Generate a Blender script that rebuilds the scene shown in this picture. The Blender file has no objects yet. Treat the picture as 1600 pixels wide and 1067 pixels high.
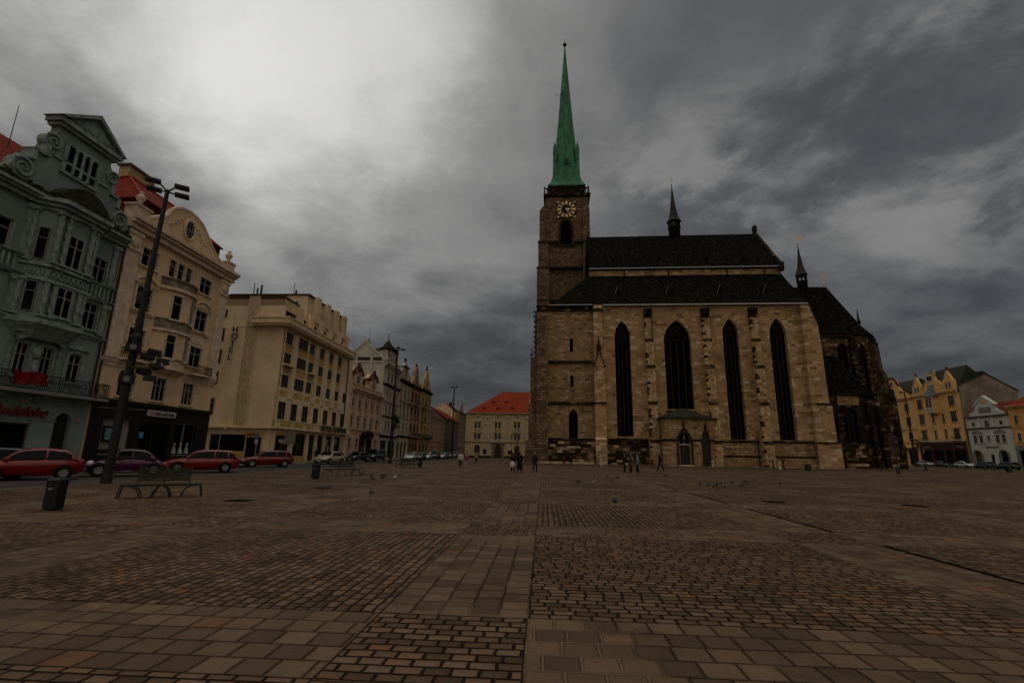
import bpy, bmesh, math, random
from mathutils import Matrix, Vector
R = math.radians
rnd = random.Random(7)
SC = bpy.context.scene
COL = SC.collection
sin, cos, pi = math.sin, math.cos, math.pi

# ---------------------------------------------------------------- mesh collector
class MB:
    def __init__(s): s.v = []; s.f = []
    def add(s, vs, fs):
        b = len(s.v); s.v += [tuple(p) for p in vs]; s.f += [tuple(i + b for i in f) for f in fs]; return s
    def box(s, x0, x1, y0, y1, z0, z1):
        return s.add([(x0,y0,z0),(x1,y0,z0),(x1,y1,z0),(x0,y1,z0),(x0,y0,z1),(x1,y0,z1),(x1,y1,z1),(x0,y1,z1)],
                     [(0,3,2,1),(4,5,6,7),(0,1,5,4),(1,2,6,5),(2,3,7,6),(3,0,4,7)])
    def prism(s, pts, y0, y1):                      # outline in x,z extruded along y
        n = len(pts)
        return s.add([(x,y0,z) for x,z in pts] + [(x,y1,z) for x,z in pts],
                     [tuple(range(n)), tuple(range(2*n-1, n-1, -1))] + [(i,(i+1)%n,(i+1)%n+n,i+n) for i in range(n)])
    def plan(s, pts, z0, z1, top=None):             # outline in x,y extruded along z
        n = len(pts); top = top or pts
        return s.add([(x,y,z0) for x,y in pts] + [(x,y,z1) for x,y in top],
                     [tuple(range(n)), tuple(range(2*n-1, n-1, -1))] + [(i,(i+1)%n,(i+1)%n+n,i+n) for i in range(n)])
    def side(s, pts, x0, x1):                       # outline in y,z extruded along x
        n = len(pts)
        return s.add([(x0,y,z) for y,z in pts] + [(x1,y,z) for y,z in pts],
                     [tuple(range(n)), tuple(range(2*n-1, n-1, -1))] + [(i,(i+1)%n,(i+1)%n+n,i+n) for i in range(n)])
    def loft(s, rings, cap=True):
        n = len(rings[0]); vs = [p for r in rings for p in r]; fs = []
        for k in range(len(rings)-1):
            for i in range(n):
                j = (i+1) % n; fs.append((k*n+i, k*n+j, (k+1)*n+j, (k+1)*n+i))
        if cap: fs += [tuple(range(n-1,-1,-1)), tuple(range((len(rings)-1)*n, len(rings)*n))]
        return s.add(vs, fs)
    def tube(s, p, q, r0, r1=None, n=8):
        r1 = r0 if r1 is None else r1
        p, q = Vector(p), Vector(q); d = (q-p).normalized()
        a = d.orthogonal().normalized(); b = d.cross(a)
        rg = lambda c, r: [tuple(c + a*(r*cos(2*pi*i/n+pi/n)) + b*(r*sin(2*pi*i/n+pi/n))) for i in range(n)]
        return s.loft([rg(p, r0), rg(q, r1)])
    def path(s, pts, r, n=6):
        for i in range(len(pts)-1): s.tube(pts[i], pts[i+1], r, r, n)
        return s
    def lathe(s, cx, cy, prof, n=12, ph=0.0, cap=True):
        return s.loft([[(cx+r*cos(ph+2*pi*i/n), cy+r*sin(ph+2*pi*i/n), z) for i in range(n)] for r, z in prof], cap)
    def ball(s, c, rx, ry=None, rz=None, n=10, m=6):
        ry = rx if ry is None else ry; rz = rx if rz is None else rz
        return s.loft([[(c[0]+rx*sin(pi*(k+.02)/(m+.04))*cos(2*pi*i/n), c[1]+ry*sin(pi*(k+.02)/(m+.04))*sin(2*pi*i/n), c[2]-rz*cos(pi*(k+.02)/(m+.04))) for i in range(n)] for k in range(m+1)])
    def xf(s, M):
        s.v = [tuple(M @ Vector(p)) for p in s.v]; return s
    def mesh(s, name, mat, smooth=False):
        me = bpy.data.meshes.new(name); me.from_pydata(s.v, [], s.f)
        bm = bmesh.new(); bm.from_mesh(me); bmesh.ops.recalc_face_normals(bm, faces=bm.faces[:]); bm.to_mesh(me); bm.free()
        if mat: me.materials.append(mat)
        if smooth:
            for p in me.polygons: p.use_smooth = True
        return me
    def build(s, name, mat, parent=None, loc=(0,0,0), rot=0, smooth=False):
        return obj(name, s.mesh(name, mat, smooth), parent, loc, rot)

def obj(name, me, parent=None, loc=(0,0,0), rot=0):
    o = bpy.data.objects.new(name, me); COL.objects.link(o)
    if parent: o.parent = parent
    o.location = loc; o.rotation_euler = (0,0,rot); return o
def tag(o, label=None, cat=None, group=None, kind=None):
    for k, v in (('label',label),('category',cat),('group',group),('kind',kind)):
        if v: o[k] = v
    return o
def thing(name, label, cat, loc=(0,0,0), rot=0, group=None):
    o = obj(name, None, None, loc, rot); o.empty_display_size = .3
    return tag(o, label, cat, group)
def copy_tree(o, parent=None):
    c = o.copy(); COL.objects.link(c); c.parent = parent
    for ch in list(o.children): copy_tree(ch, c)
    return c
_cache = {}
def cached(key, fn):
    if key not in _cache: _cache[key] = fn()
    return _cache[key]
def text_mesh(txt, size, mat, ext=.02, shear=0, sx=1.0, bold=0.0):
    cu = bpy.data.curves.new('lettering', 'FONT'); cu.body = txt; cu.size = size; cu.extrude = ext; cu.shear = shear; cu.offset = bold
    o = bpy.data.objects.new('lettering', cu); COL.objects.link(o)
    me = bpy.data.meshes.new_from_object(o.evaluated_get(bpy.context.evaluated_depsgraph_get()))
    bpy.data.objects.remove(o); bpy.data.curves.remove(cu)
    for v in me.vertices:                            # stand upright: text y -> z, front towards -y
        x, y, z = v.co; v.co = (x*sx, -z, y)
    me.materials.clear(); me.materials.append(mat); return me

# ---------------------------------------------------------------- materials
class NT:
    def __init__(s, tree): s.t = tree
    def n(s, typ, **kw):
        nd = s.t.nodes.new(typ)
        for k, v in kw.items(): setattr(nd, k, v)
        return nd
    def put(s, sock, v):
        if hasattr(v, 'is_output'): s.t.links.new(v, sock)
        elif v is not None: sock.default_value = v
    def m(s, op, a, b=None, c=None, clamp=False):
        nd = s.n('ShaderNodeMath', operation=op); nd.use_clamp = clamp
        for i, v in enumerate((a, b, c)):
            if v is not None: s.put(nd.inputs[i], v)
        return nd.outputs[0]
    def mix(s, f, a, b):                             # colours
        nd = s.n('ShaderNodeMix', data_type='RGBA'); s.put(nd.inputs[0], f)
        for i, v in ((6, a), (7, b)): s.put(nd.inputs[i], v if hasattr(v, 'is_output') else (*v[:3], 1))
        return nd.outputs[2]
    def mulc(s, f, a, b):
        nd = s.n('ShaderNodeMix', data_type='RGBA', blend_type='MULTIPLY'); s.put(nd.inputs[0], f)
        for i, v in ((6, a), (7, b)): s.put(nd.inputs[i], v if hasattr(v, 'is_output') else (*v[:3], 1))
        return nd.outputs[2]
    def lerp(s, f, a, b):
        nd = s.n('ShaderNodeMix', data_type='FLOAT'); s.put(nd.inputs[0], f); s.put(nd.inputs[2], a); s.put(nd.inputs[3], b); return nd.outputs[0]
    def noise(s, vec, scale, detail=4, rough=.55, out='Fac'):
        nd = s.n('ShaderNodeTexNoise'); s.put(nd.inputs['Vector'], vec); nd.inputs['Scale'].default_value = scale
        nd.inputs['Detail'].default_value = detail; nd.inputs['Roughness'].default_value = rough; return nd.outputs[out]
    def ramp(s, f, stops, interp='LINEAR'):
        nd = s.n('ShaderNodeValToRGB'); cr = nd.color_ramp; cr.interpolation = interp
        while len(cr.elements) < len(stops): cr.elements.new(.5)
        for e, (p, c) in zip(cr.elements, stops): e.position = p; e.color = (*c[:3], 1) if not isinstance(c, float) else (c,c,c,1)
        s.put(nd.inputs[0], f); return nd.outputs[0]
    def white(s, vec):
        nd = s.n('ShaderNodeTexWhiteNoise', noise_dimensions='3D'); s.put(nd.inputs['Vector'], vec); return nd.outputs['Value']
    def comb(s, x, y, z=0.0):
        nd = s.n('ShaderNodeCombineXYZ'); s.put(nd.inputs[0], x); s.put(nd.inputs[1], y); s.put(nd.inputs[2], z); return nd.outputs[0]
    def smooth(s, v, a, b):
        nd = s.n('ShaderNodeMapRange', interpolation_type='SMOOTHSTEP'); s.put(nd.inputs[0], v); nd.inputs[1].default_value = a; nd.inputs[2].default_value = b; return nd.outputs[0]
    def obj(s):
        c = s.n('ShaderNodeTexCoord').outputs['Object']; sp = s.n('ShaderNodeSeparateXYZ'); s.put(sp.inputs[0], c)
        return c, sp.outputs[0], sp.outputs[1], sp.outputs[2]
    def bump(s, h, strength=.5, dist=.02):
        nd = s.n('ShaderNodeBump'); nd.inputs['Strength'].default_value = strength; nd.inputs['Distance'].default_value = dist
        s.put(nd.inputs['Height'], h); return nd.outputs[0]
def new_mat(name):
    m = bpy.data.materials.new(name); m.use_nodes = True; t = NT(m.node_tree)
    return m, t, m.node_tree.nodes['Principled BSDF']
def plain(name, col, rough=.65, metal=0, var=.15, scale=6.0, spec=.14, coat=0, bump=0):
    m, t, b = new_mat(name); c, x, y, z = t.obj()
    f = t.noise(c, scale, 5)
    col2 = [min(1, v*(1-var)) for v in col]; col1 = [min(1, v*(1+var)) for v in col]
    t.put(b.inputs['Base Color'], t.mix(t.smooth(f, .3, .7), col2, col1))
    b.inputs['Roughness'].default_value = rough; b.inputs['Metallic'].default_value = metal
    b.inputs['Specular IOR Level'].default_value = spec; b.inputs['Coat Weight'].default_value = coat
    if bump: t.put(b.inputs['Normal'], t.bump(f, bump, .02))
    return m
def plaster(name, col, dirt=.5, dcol=(.05,.045,.04), rough=.85):
    m, t, b = new_mat(name); c, x, y, z = t.obj()
    big = t.noise(c, .35, 4, .6); fine = t.noise(c, 9, 4, .6)
    st = t.noise(t.comb(t.m('MULTIPLY', t.m('ADD', x, y), 2.2), 0.0, t.m('MULTIPLY', z, .22)), 1.0, 5, .65)
    base = t.mix(t.smooth(big, .3, .7), [v*.82 for v in col], [min(1, v*1.12) for v in col])
    base = t.mix(t.m('MULTIPLY', t.smooth(st, .52, .8), dirt), base, [v*.45+d*.4 for v, d in zip(col, dcol)])
    base = t.mix(t.m('MULTIPLY', t.smooth(fine, .45, .75), .18), base, [v*.6 for v in col])
    t.put(b.inputs['Base Color'], base); b.inputs['Roughness'].default_value = rough; b.inputs['Specular IOR Level'].default_value = .08
    t.put(b.inputs['Normal'], t.bump(fine, .25, .02)); return m
def bricks(t, u, v, w, h, mort, seed=0.0, stagger=.5):
    """returns (mask 1 on stone 0 in joint, random value per stone, second random)"""
    row = t.m('FLOOR', t.m('DIVIDE', v, h))
    jr = t.white(t.comb(row, seed, 3.7))
    uu = t.m('ADD', t.m('MULTIPLY', t.m('DIVIDE', u, w), t.m('ADD', .97, t.m('MULTIPLY', jr, .06))), t.m('ADD', t.m('MULTIPLY', row, stagger), t.m('MULTIPLY', jr, .3)))
    colm = t.m('FLOOR', uu)
    fu = t.m('FRACT', uu); fv = t.m('FRACT', t.m('DIVIDE', v, h))
    du = t.m('MULTIPLY', t.m('MINIMUM', fu, t.m('SUBTRACT', 1.0, fu)), w)
    dv = t.m('MULTIPLY', t.m('MINIMUM', fv, t.m('SUBTRACT', 1.0, fv)), h)
    d = t.m('MINIMUM', du, dv)
    return d, t.white(t.comb(colm, row, seed)), t.white(t.comb(row, colm, t.m('ADD', seed, 11.3) if hasattr(seed,'is_output') else seed+11.3))
def stone(name, w, h, mort, stops, mcol, rough=.85, jit=.06, stain=.5, stcol=(.02,.016,.012), bump=.6, seed=1.0, pale=None):
    m, t, b = new_mat(name); c, x, y, z = t.obj()
    nz = t.noise(c, 1.6, 3, .6, 'Color'); sp = t.n('ShaderNodeSeparateXYZ'); t.put(sp.inputs[0], nz)
    u = t.m('ADD', t.m('ADD', x, t.m('MULTIPLY', y, .93)), t.m('MULTIPLY', t.m('SUBTRACT', sp.outputs[0], .5), jit*2))
    v = t.m('ADD', z, t.m('MULTIPLY', t.m('SUBTRACT', sp.outputs[1], .5), jit))
    d, r1, r2 = bricks(t, u, v, w, h, mort, seed)
    mask = t.smooth(d, mort*.35, mort)
    col = t.ramp(r1, stops)
    fine = t.noise(c, 5.5, 5, .65)
    col = t.mix(t.m('MULTIPLY', t.smooth(fine, .35, .75), .45), col, [v_*.5 for v_ in stops[0][1]])
    if pale: col = t.mix(t.m('MULTIPLY', t.smooth(r2, .93, .96), t.smooth(fine, .2, .6)), col, pale)
    big = t.noise(c, .22, 6, .62); st2 = t.noise(t.comb(t.m('ADD', x, y), 3.0, t.m('MULTIPLY', z, .3)), .7, 5, .65)
    col = t.mix(t.m('MULTIPLY', t.m('MAXIMUM', t.smooth(big, .52, .74), t.smooth(st2, .56, .76)), stain), col, stcol)
    col = t.mix(mask, mcol, col)
    t.put(b.inputs['Base Color'], col); b.inputs['Roughness'].default_value = rough; b.inputs['Specular IOR Level'].default_value = .06
    t.put(b.inputs['Normal'], t.bump(t.m('ADD', mask, t.m('MULTIPLY', fine, .6)), bump, .04)); return m
def tiles(name, w, h, c1, c2, rough=.8, mort=.02, moss=None, seed=2.0, spec=.06):
    m, t, b = new_mat(name); c, x, y, z = t.obj()
    d, r1, r2 = bricks(t, t.m('ADD', x, t.m('MULTIPLY', y, .31)), t.m('ADD', z, t.m('MULTIPLY', y, .02)), w, h, mort, seed)
    col = t.mix(r1, c1, c2); big = t.noise(c, .5, 5, .65); fine = t.noise(c, 3.0, 4, .7)
    col = t.mix(t.m('MULTIPLY', t.smooth(big, .45, .75), .5), col, [v*.5 for v in c1])
    if moss: col = t.mix(t.m('MULTIPLY', t.smooth(t.m('MULTIPLY', fine, t.m('ADD', r2, .5)), .55, .8), .7), col, moss)
    mask = t.smooth(d, mort*.3, mort)
    col = t.mix(mask, [v*.35 for v in c1], col)
    t.put(b.inputs['Base Color'], col); b.inputs['Roughness'].default_value = rough; b.inputs['Specular IOR Level'].default_value = spec
    t.put(b.inputs['Normal'], t.bump(t.m('ADD', mask, t.m('MULTIPLY', r2, .5)), .5, .03)); return m
def seams(name, pitch, c1, c2, axis='x'):            # sheet metal roof with standing seams
    m, t, b = new_mat(name); c, x, y, z = t.obj()
    q = t.m('FRACT', t.m('DIVIDE', x if axis == 'x' else t.m('ADD', x, y), pitch))
    line = t.smooth(t.m('ABSOLUTE', t.m('SUBTRACT', q, .5)), .42, .48)
    q2 = t.m('FRACT', t.m('DIVIDE', z, pitch*3)); l2 = t.smooth(t.m('ABSOLUTE', t.m('SUBTRACT', q2, .5)), .46, .49)
    st = t.noise(t.comb(t.m('MULTIPLY', t.m('ADD', x, y), 1.6), 0.0, t.m('MULTIPLY', z, .25)), 1.0, 6, .65)
    col = t.mix(t.smooth(st, .3, .72), c1, c2)
    col = t.mix(t.m('MULTIPLY', t.m('MAXIMUM', line, l2), .5), col, [v*.4 for v in c1])
    t.put(b.inputs['Base Color'], col); b.inputs['Roughness'].default_value = .7; b.inputs['Specular IOR Level'].default_value = .12
    t.put(b.inputs['Normal'], t.bump(line, .5, .04)); return m
def glassy(name, col, rough=.12, spec=.5, curtain=None):
    m, t, b = new_mat(name); c, x, y, z = t.obj(); f = t.noise(c, 1.3, 3)
    base = t.mix(t.smooth(f, .35, .7), col, [v*1.6 for v in col])
    if curtain:
        w = t.m('FRACT', t.m('MULTIPLY', x, 5.0)); base = t.mix(t.m('MULTIPLY', t.smooth(t.noise(c, .9, 2), .4, .55), t.m('ADD', .55, t.m('MULTIPLY', w, .3))), base, curtain)
    t.put(b.inputs['Base Color'], base); b.inputs['Roughness'].default_value = rough; b.inputs['Specular IOR Level'].default_value = spec
    t.put(b.inputs['Normal'], t.bump(f, .04, .05)); return m
def spiral(name, col):
    m, t, b = new_mat(name); c, x, y, z = t.obj()
    f = t.noise(c, 5, 3); t.put(b.inputs['Base Color'], t.mix(f, [v*.75 for v in col], [v*1.2 for v in col])); b.inputs['Roughness'].default_value = .85
    return m

M = {}
def setup_mats():
    g = M
    g['glass'] = glassy('window_glass', (.003,.0028,.0025), .2, .03)
    g['glassb'] = glassy('window_glass_blind', (.004,.004,.0035), .2, .05, (.085,.072,.052))
    g['hotelglass'] = glassy('hotel_glass', (.006,.0055,.005), .12, .16, (.045,.038,.028))
    g['glassc'] = glassy('church_glass', (.0016,.0015,.0014), .5, .02)
    g['shopglass'] = glassy('shop_glass', (.002,.002,.002), .15, .1)
    g['carglass'] = glassy('car_glass', (.002,.002,.002), .1, .12)
    g['white'] = plain('white_joinery', (.30,.275,.23), .7, var=.15, spec=.15)
    g['brownj'] = plain('brown_joinery', (.07,.045,.03), .6)
    g['black'] = plain('black_paint', (.012,.012,.012), .5, spec=.3)
    g['iron'] = plain('black_iron', (.012,.012,.011), .55, spec=.35)
    g['lampmetal'] = plain('lamp_metal', (.015,.0135,.011), .6, var=.3, scale=2, spec=.2)
    g['benchwood'] = plain('bench_slat', (.022,.018,.012), .6, var=.35, scale=8, spec=.25)
    g['binmat'] = plain('bin_steel', (.007,.0085,.0085), .5, spec=.25)
    g['steel'] = plain('galvanised_steel', (.3,.3,.29), .45, metal=.6)
    g['gold'] = plain('gold_leaf', (.80,.56,.24), .4, metal=.0, var=.2, spec=.6)
    g['palestone'] = plain('pale_stone', (.42,.37,.29), .8, var=.25, scale=2, bump=.3)
    S = [(0,(.20,.118,.055)),(.1,(.34,.210,.100)),(.45,(.42,.264,.127)),(.8,(.48,.308,.152)),(.93,(.54,.365,.198)),(1,(.60,.44,.27))]
    g['ashlar'] = stone('sandstone_ashlar', .95, .42, .024, S, (.19,.118,.056), stain=.55, stcol=(.06,.037,.018), pale=(.58,.46,.33))
    g['ashlar2'] = stone('sandstone_rubble', .72, .36, .045, [(p,[v*.78 for v in c]) for p,c in S], (.12,.075,.037), stain=.6, stcol=(.04,.025,.013), seed=5.0, jit=.1, pale=(.40,.31,.22))
    g['plinthst'] = stone('stained_plinth_stone', .9, .44, .035, [(0,(.015,.010,.006)),(.42,(.04,.025,.014)),(.6,(.12,.075,.04)),(.85,(.26,.16,.085)),(1,(.45,.31,.19))], (.02,.013,.007), stain=.8, stcol=(.012,.009,.007), seed=9.0, pale=(.5,.36,.24))
    g['towerst'] = stone('tower_sandstone', .78, .42, .05, [(0,(.10,.063,.038)),(.4,(.155,.098,.058)),(.8,(.21,.135,.082)),(1,(.28,.19,.12))], (.05,.03,.016), stain=.4, seed=13.0)
    g['darkst'] = stone('blackened_stone', .8, .42, .04, [(0,(.014,.010,.006)),(.5,(.028,.019,.012)),(.87,(.05,.034,.021)),(1,(.20,.14,.085))], (.009,.006,.004), stain=.8, stcol=(.012,.01,.008), seed=17.0)
    g['apsest'] = stone('sooty_choir_stone', .75, .4, .045, [(0,(.04,.025,.014)),(.4,(.095,.06,.034)),(.8,(.16,.103,.058)),(1,(.34,.235,.14))], (.025,.015,.008), stain=.62, stcol=(.012,.009,.006), seed=21.0)
    g['trimst'] = plain('carved_sandstone', (.035,.024,.015), .85, var=.45, scale=1.5, bump=.4)
    g['slate'] = tiles('slate_roof', .34, .22, (.0045,.0042,.003), (.0085,.0078,.0055), .95, .03, moss=(.032,.029,.021), spec=.015)
    g['copper'] = seams('green_copper', .55, (.026,.105,.055), (.085,.245,.135), 'xy')
    g['redtile'] = tiles('red_roof_tiles', .24, .2, (.17,.018,.006), (.25,.030,.010), .85, .035)
    g['redtile2'] = tiles('orange_roof_tiles', .24, .2, (.24,.030,.009), (.33,.045,.013), .7, .035, seed=4.0)
    g['darktile'] = tiles('dark_red_roof_tiles', .24, .2, (.10,.03,.018), (.17,.045,.025), .75, .035, seed=6.0)
    g['browntile'] = tiles('brown_roof_tiles', .24, .2, (.06,.035,.022), (.10,.05,.03), .8, .035, seed=8.0)
    g['greenroof'] = seams('green_sheet_roof', .6, (.022,.021,.013), (.042,.041,.026), 'x')
    g['darkroof'] = seams('dark_green_sheet_roof', .6, (.014,.018,.012), (.03,.036,.024), 'xy')
    g['mossledge'] = plain('mossy_ledge', (.026,.028,.014), .95, var=.5, scale=4, bump=.6)

# ---------------------------------------------------------------- facades
def arch(ua, ub, spring, top, n=7):
    w = ub-ua; mid = (ua+ub)/2; rise = top-spring; pts = []
    if rise <= 1e-4: return [(ub, spring), (ua, spring)]
    if rise < w/2-1e-4:
        r = (w*w/4+rise*rise)/(2*rise); a = math.asin(min(1, w/2/r))
        return [(mid+r*sin(a-2*a*i/(2*n)), top-r+r*cos(a-2*a*i/(2*n))) for i in range(2*n+1)]
    r = (rise*rise+w*w/4)/w; a = math.atan2(rise, r-w/2 if r > w/2 else 1e-9)
    if r-w/2 < 1e-9: a = pi/2
    half = [(ub-r+r*cos(a*i/n), spring+r*sin(a*i/n)) for i in range(n+1)]
    half[-1] = (mid, top)
    return half + [(2*mid-x, z) for x, z in half[-2::-1]]
def hole_loop(h):
    ua, ub, za, zb, rise = h
    return [(ua, za), (ub, za)] + arch(ua, ub, zb-rise, zb)
def wall_grid(mb, u0, u1, z0, z1, holes, y=0.0, t=.3):
    """front face of a wall at depth y with openings cut through it and reveals t deep"""
    us = sorted({u0, u1, *[h[0] for h in holes], *[h[1] for h in holes]}); zs = sorted({z0, z1, *[h[2] for h in holes], *[h[3] for h in holes]})
    us = [u for u in us if u0 <= u <= u1]; zs = [z for z in zs if z0 <= z <= z1]
    for j in range(len(zs)-1):
        i = 0
        while i < len(us)-1:
            inside = lambda i: any(h[0]-1e-6 <= us[i] and us[i+1] <= h[1]+1e-6 and h[2]-1e-6 <= zs[j] and zs[j+1] <= h[3]+1e-6 for h in holes)
            if inside(i): i += 1; continue
            k = i+1
            while k < len(us)-1 and not inside(k): k += 1
            mb.add([(us[i],y,zs[j]),(us[k],y,zs[j]),(us[k],y,zs[j+1]),(us[i],y,zs[j+1])], [(0,1,2,3)]); i = k
    for h in holes:
        lp = hole_loop(h); n = len(lp)
        mb.add([(x,y,z) for x,z in lp]+[(x,y+t,z) for x,z in lp], [(i,(i+1)%n,(i+1)%n+n,i+n) for i in range(n)])
        if h[4] > 1e-4:
            ar = lp[2:]; mid = (h[0]+h[1])/2
            rt = [p for p in ar if p[0] >= mid-1e-6]; lt = [p for p in ar if p[0] <= mid+1e-6]
            for c, ps in (((h[1], h[3]), rt), ((h[0], h[3]), lt)):
                for a, b in zip(ps, ps[1:]):
                    mb.add([(c[0],y,c[1]),(a[0],y,a[1]),(b[0],y,b[1])], [(0,1,2)])
    return mb

def window(parent, x, y, z, w, h, nv=2, tr=(.66,), rise=0, sur=.14, head=None, sill=True, frame='white', pane=None, trim=None, rot=0, rec=.1, name='window', bar=.045):
    """one window: frame mesh with a pane and (if given) a surround as sub-parts"""
    w = round(w, 2); h = round(h, 2)
    pane = pane or ('glassb' if rnd.random() < .24 else 'glass')
    def fr():
        mb = MB(); s = h-rise; a, b = rec-.06, rec
        mb.box(0, bar, a, b, 0, s); mb.box(w-bar, w, a, b, 0, s); mb.box(bar, w-bar, a, b, 0, bar)
        if rise < 1e-4: mb.box(bar, w-bar, a, b, h-bar, h)
        else:
            ar = arch(bar*.4, w-bar*.4, s, h-bar*.4, 5)
            for p, q in zip(ar, ar[1:]): mb.tube((p[0],rec-.03,p[1]),(q[0],rec-.03,q[1]), bar*.6, bar*.6, 4)
        for k in range(1, nv):
            c = w*k/nv; top = h-bar if rise < 1e-4 else s+rise*(1-abs(2*k/nv-1))*.9
            mb.box(c-bar*.55, c+bar*.55, a-.012, b, bar, top)
        for f in tr:
            mb.box(bar, w-bar, a-.018, b, h*f-bar*.55, h*f+bar*.55)
        return mb.mesh('window', M[frame])
    def pn():
        pts = hole_loop((.01, w-.01, .01, h-.005, rise)) if rise > 1e-4 else [(0,0),(w,0),(w,h),(0,h)]
        return MB().prism(pts, rec+.005, rec+.05).mesh('pane', M[pane])
    key = (w, h, nv, tuple(tr), rise, frame, rec, bar)
    o = obj(name, cached(('wf',)+key, fr), parent, (x, y, z), rot)
    obj('pane', cached(('wp',)+key+(pane,), pn), o)
    if trim:
        def su():
            mb = MB(); s = h-rise
            if sur:
                mb.box(-sur, 0, -.07, .02, 0, s); mb.box(w, w+sur, -.07, .02, 0, s)
                if rise < 1e-4: mb.box(-sur, w+sur, -.075, .02, h, h+sur)
                else:
                    a = arch(0, w, s, h, 5); b = arch(-sur, w+sur, s, h+sur, 5)
                    for i in range(len(a)-1): mb.prism([a[i], b[i], b[i+1], a[i+1]], -.07, .02)
            if sill: mb.box(-sur-.06, w+sur+.06, -.16, .02, -.12, 0)
            tp = h+sur
            if head == 'tri': mb.box(-sur-.12, w+sur+.12, -.2, .0, tp, tp+.1); mb.prism([(-sur-.15, tp+.1), (w+sur+.15, tp+.1), (w/2, tp+.1+.26*w)], -.17, 0)
            if head == 'seg':
                mb.box(-sur-.12, w+sur+.12, -.2, .0, tp, tp+.09); mb.prism([(-sur-.15, tp+.09)]+[(w+sur+.15, tp+.09)]+arch(-sur-.15, w+sur+.15, tp+.09, tp+.09+.22*w, 5)[1:-1], -.18, 0)
            if head == 'hood': mb.box(-sur-.14, w+sur+.14, -.22, 0, tp+.06, tp+.18)
            if head == 'scroll':
                mb.box(-sur-.05, w+sur+.05, -.16, 0, tp, tp+.08); a = arch(-sur-.1, w+sur+.1, tp+.2, tp+.2+.3*w, 6)
                for p, q in zip(a, a[1:]): mb.tube((p[0],-.1,p[1]),(q[0],-.1,q[1]), .08, .08, 5)
                mb.ball((w/2, -.06, tp+.26), .22, .12, .16, 8, 5); mb.ball((-sur-.1, -.06, tp+.1), .13, .12, .16, 8, 5); mb.ball((w+sur+.1, -.06, tp+.1), .13, .12, .16, 8, 5)
            return mb.mesh('surround', M[trim])
        obj('surround', cached(('ws',)+key+(sur, head, sill, trim), su), o)
    return o

class Frame:
    def __init__(s, x, y, az): s.x, s.y, s.rot = x, y, R(90-az)
    def at(s, u, v=0, z=0): return (s.x+u*cos(s.rot)-v*sin(s.rot), s.y+u*sin(s.rot)+v*cos(s.rot), z)
LEFT = Frame(-30, 0, 3); RIGHT = Frame(97, 0, 184)
MID = Frame(-14, 150, 94); CH = Frame(78*sin(R(5)), 78*cos(R(5)), 95); PAVE = Frame(0, 0, 93.8)

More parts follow.
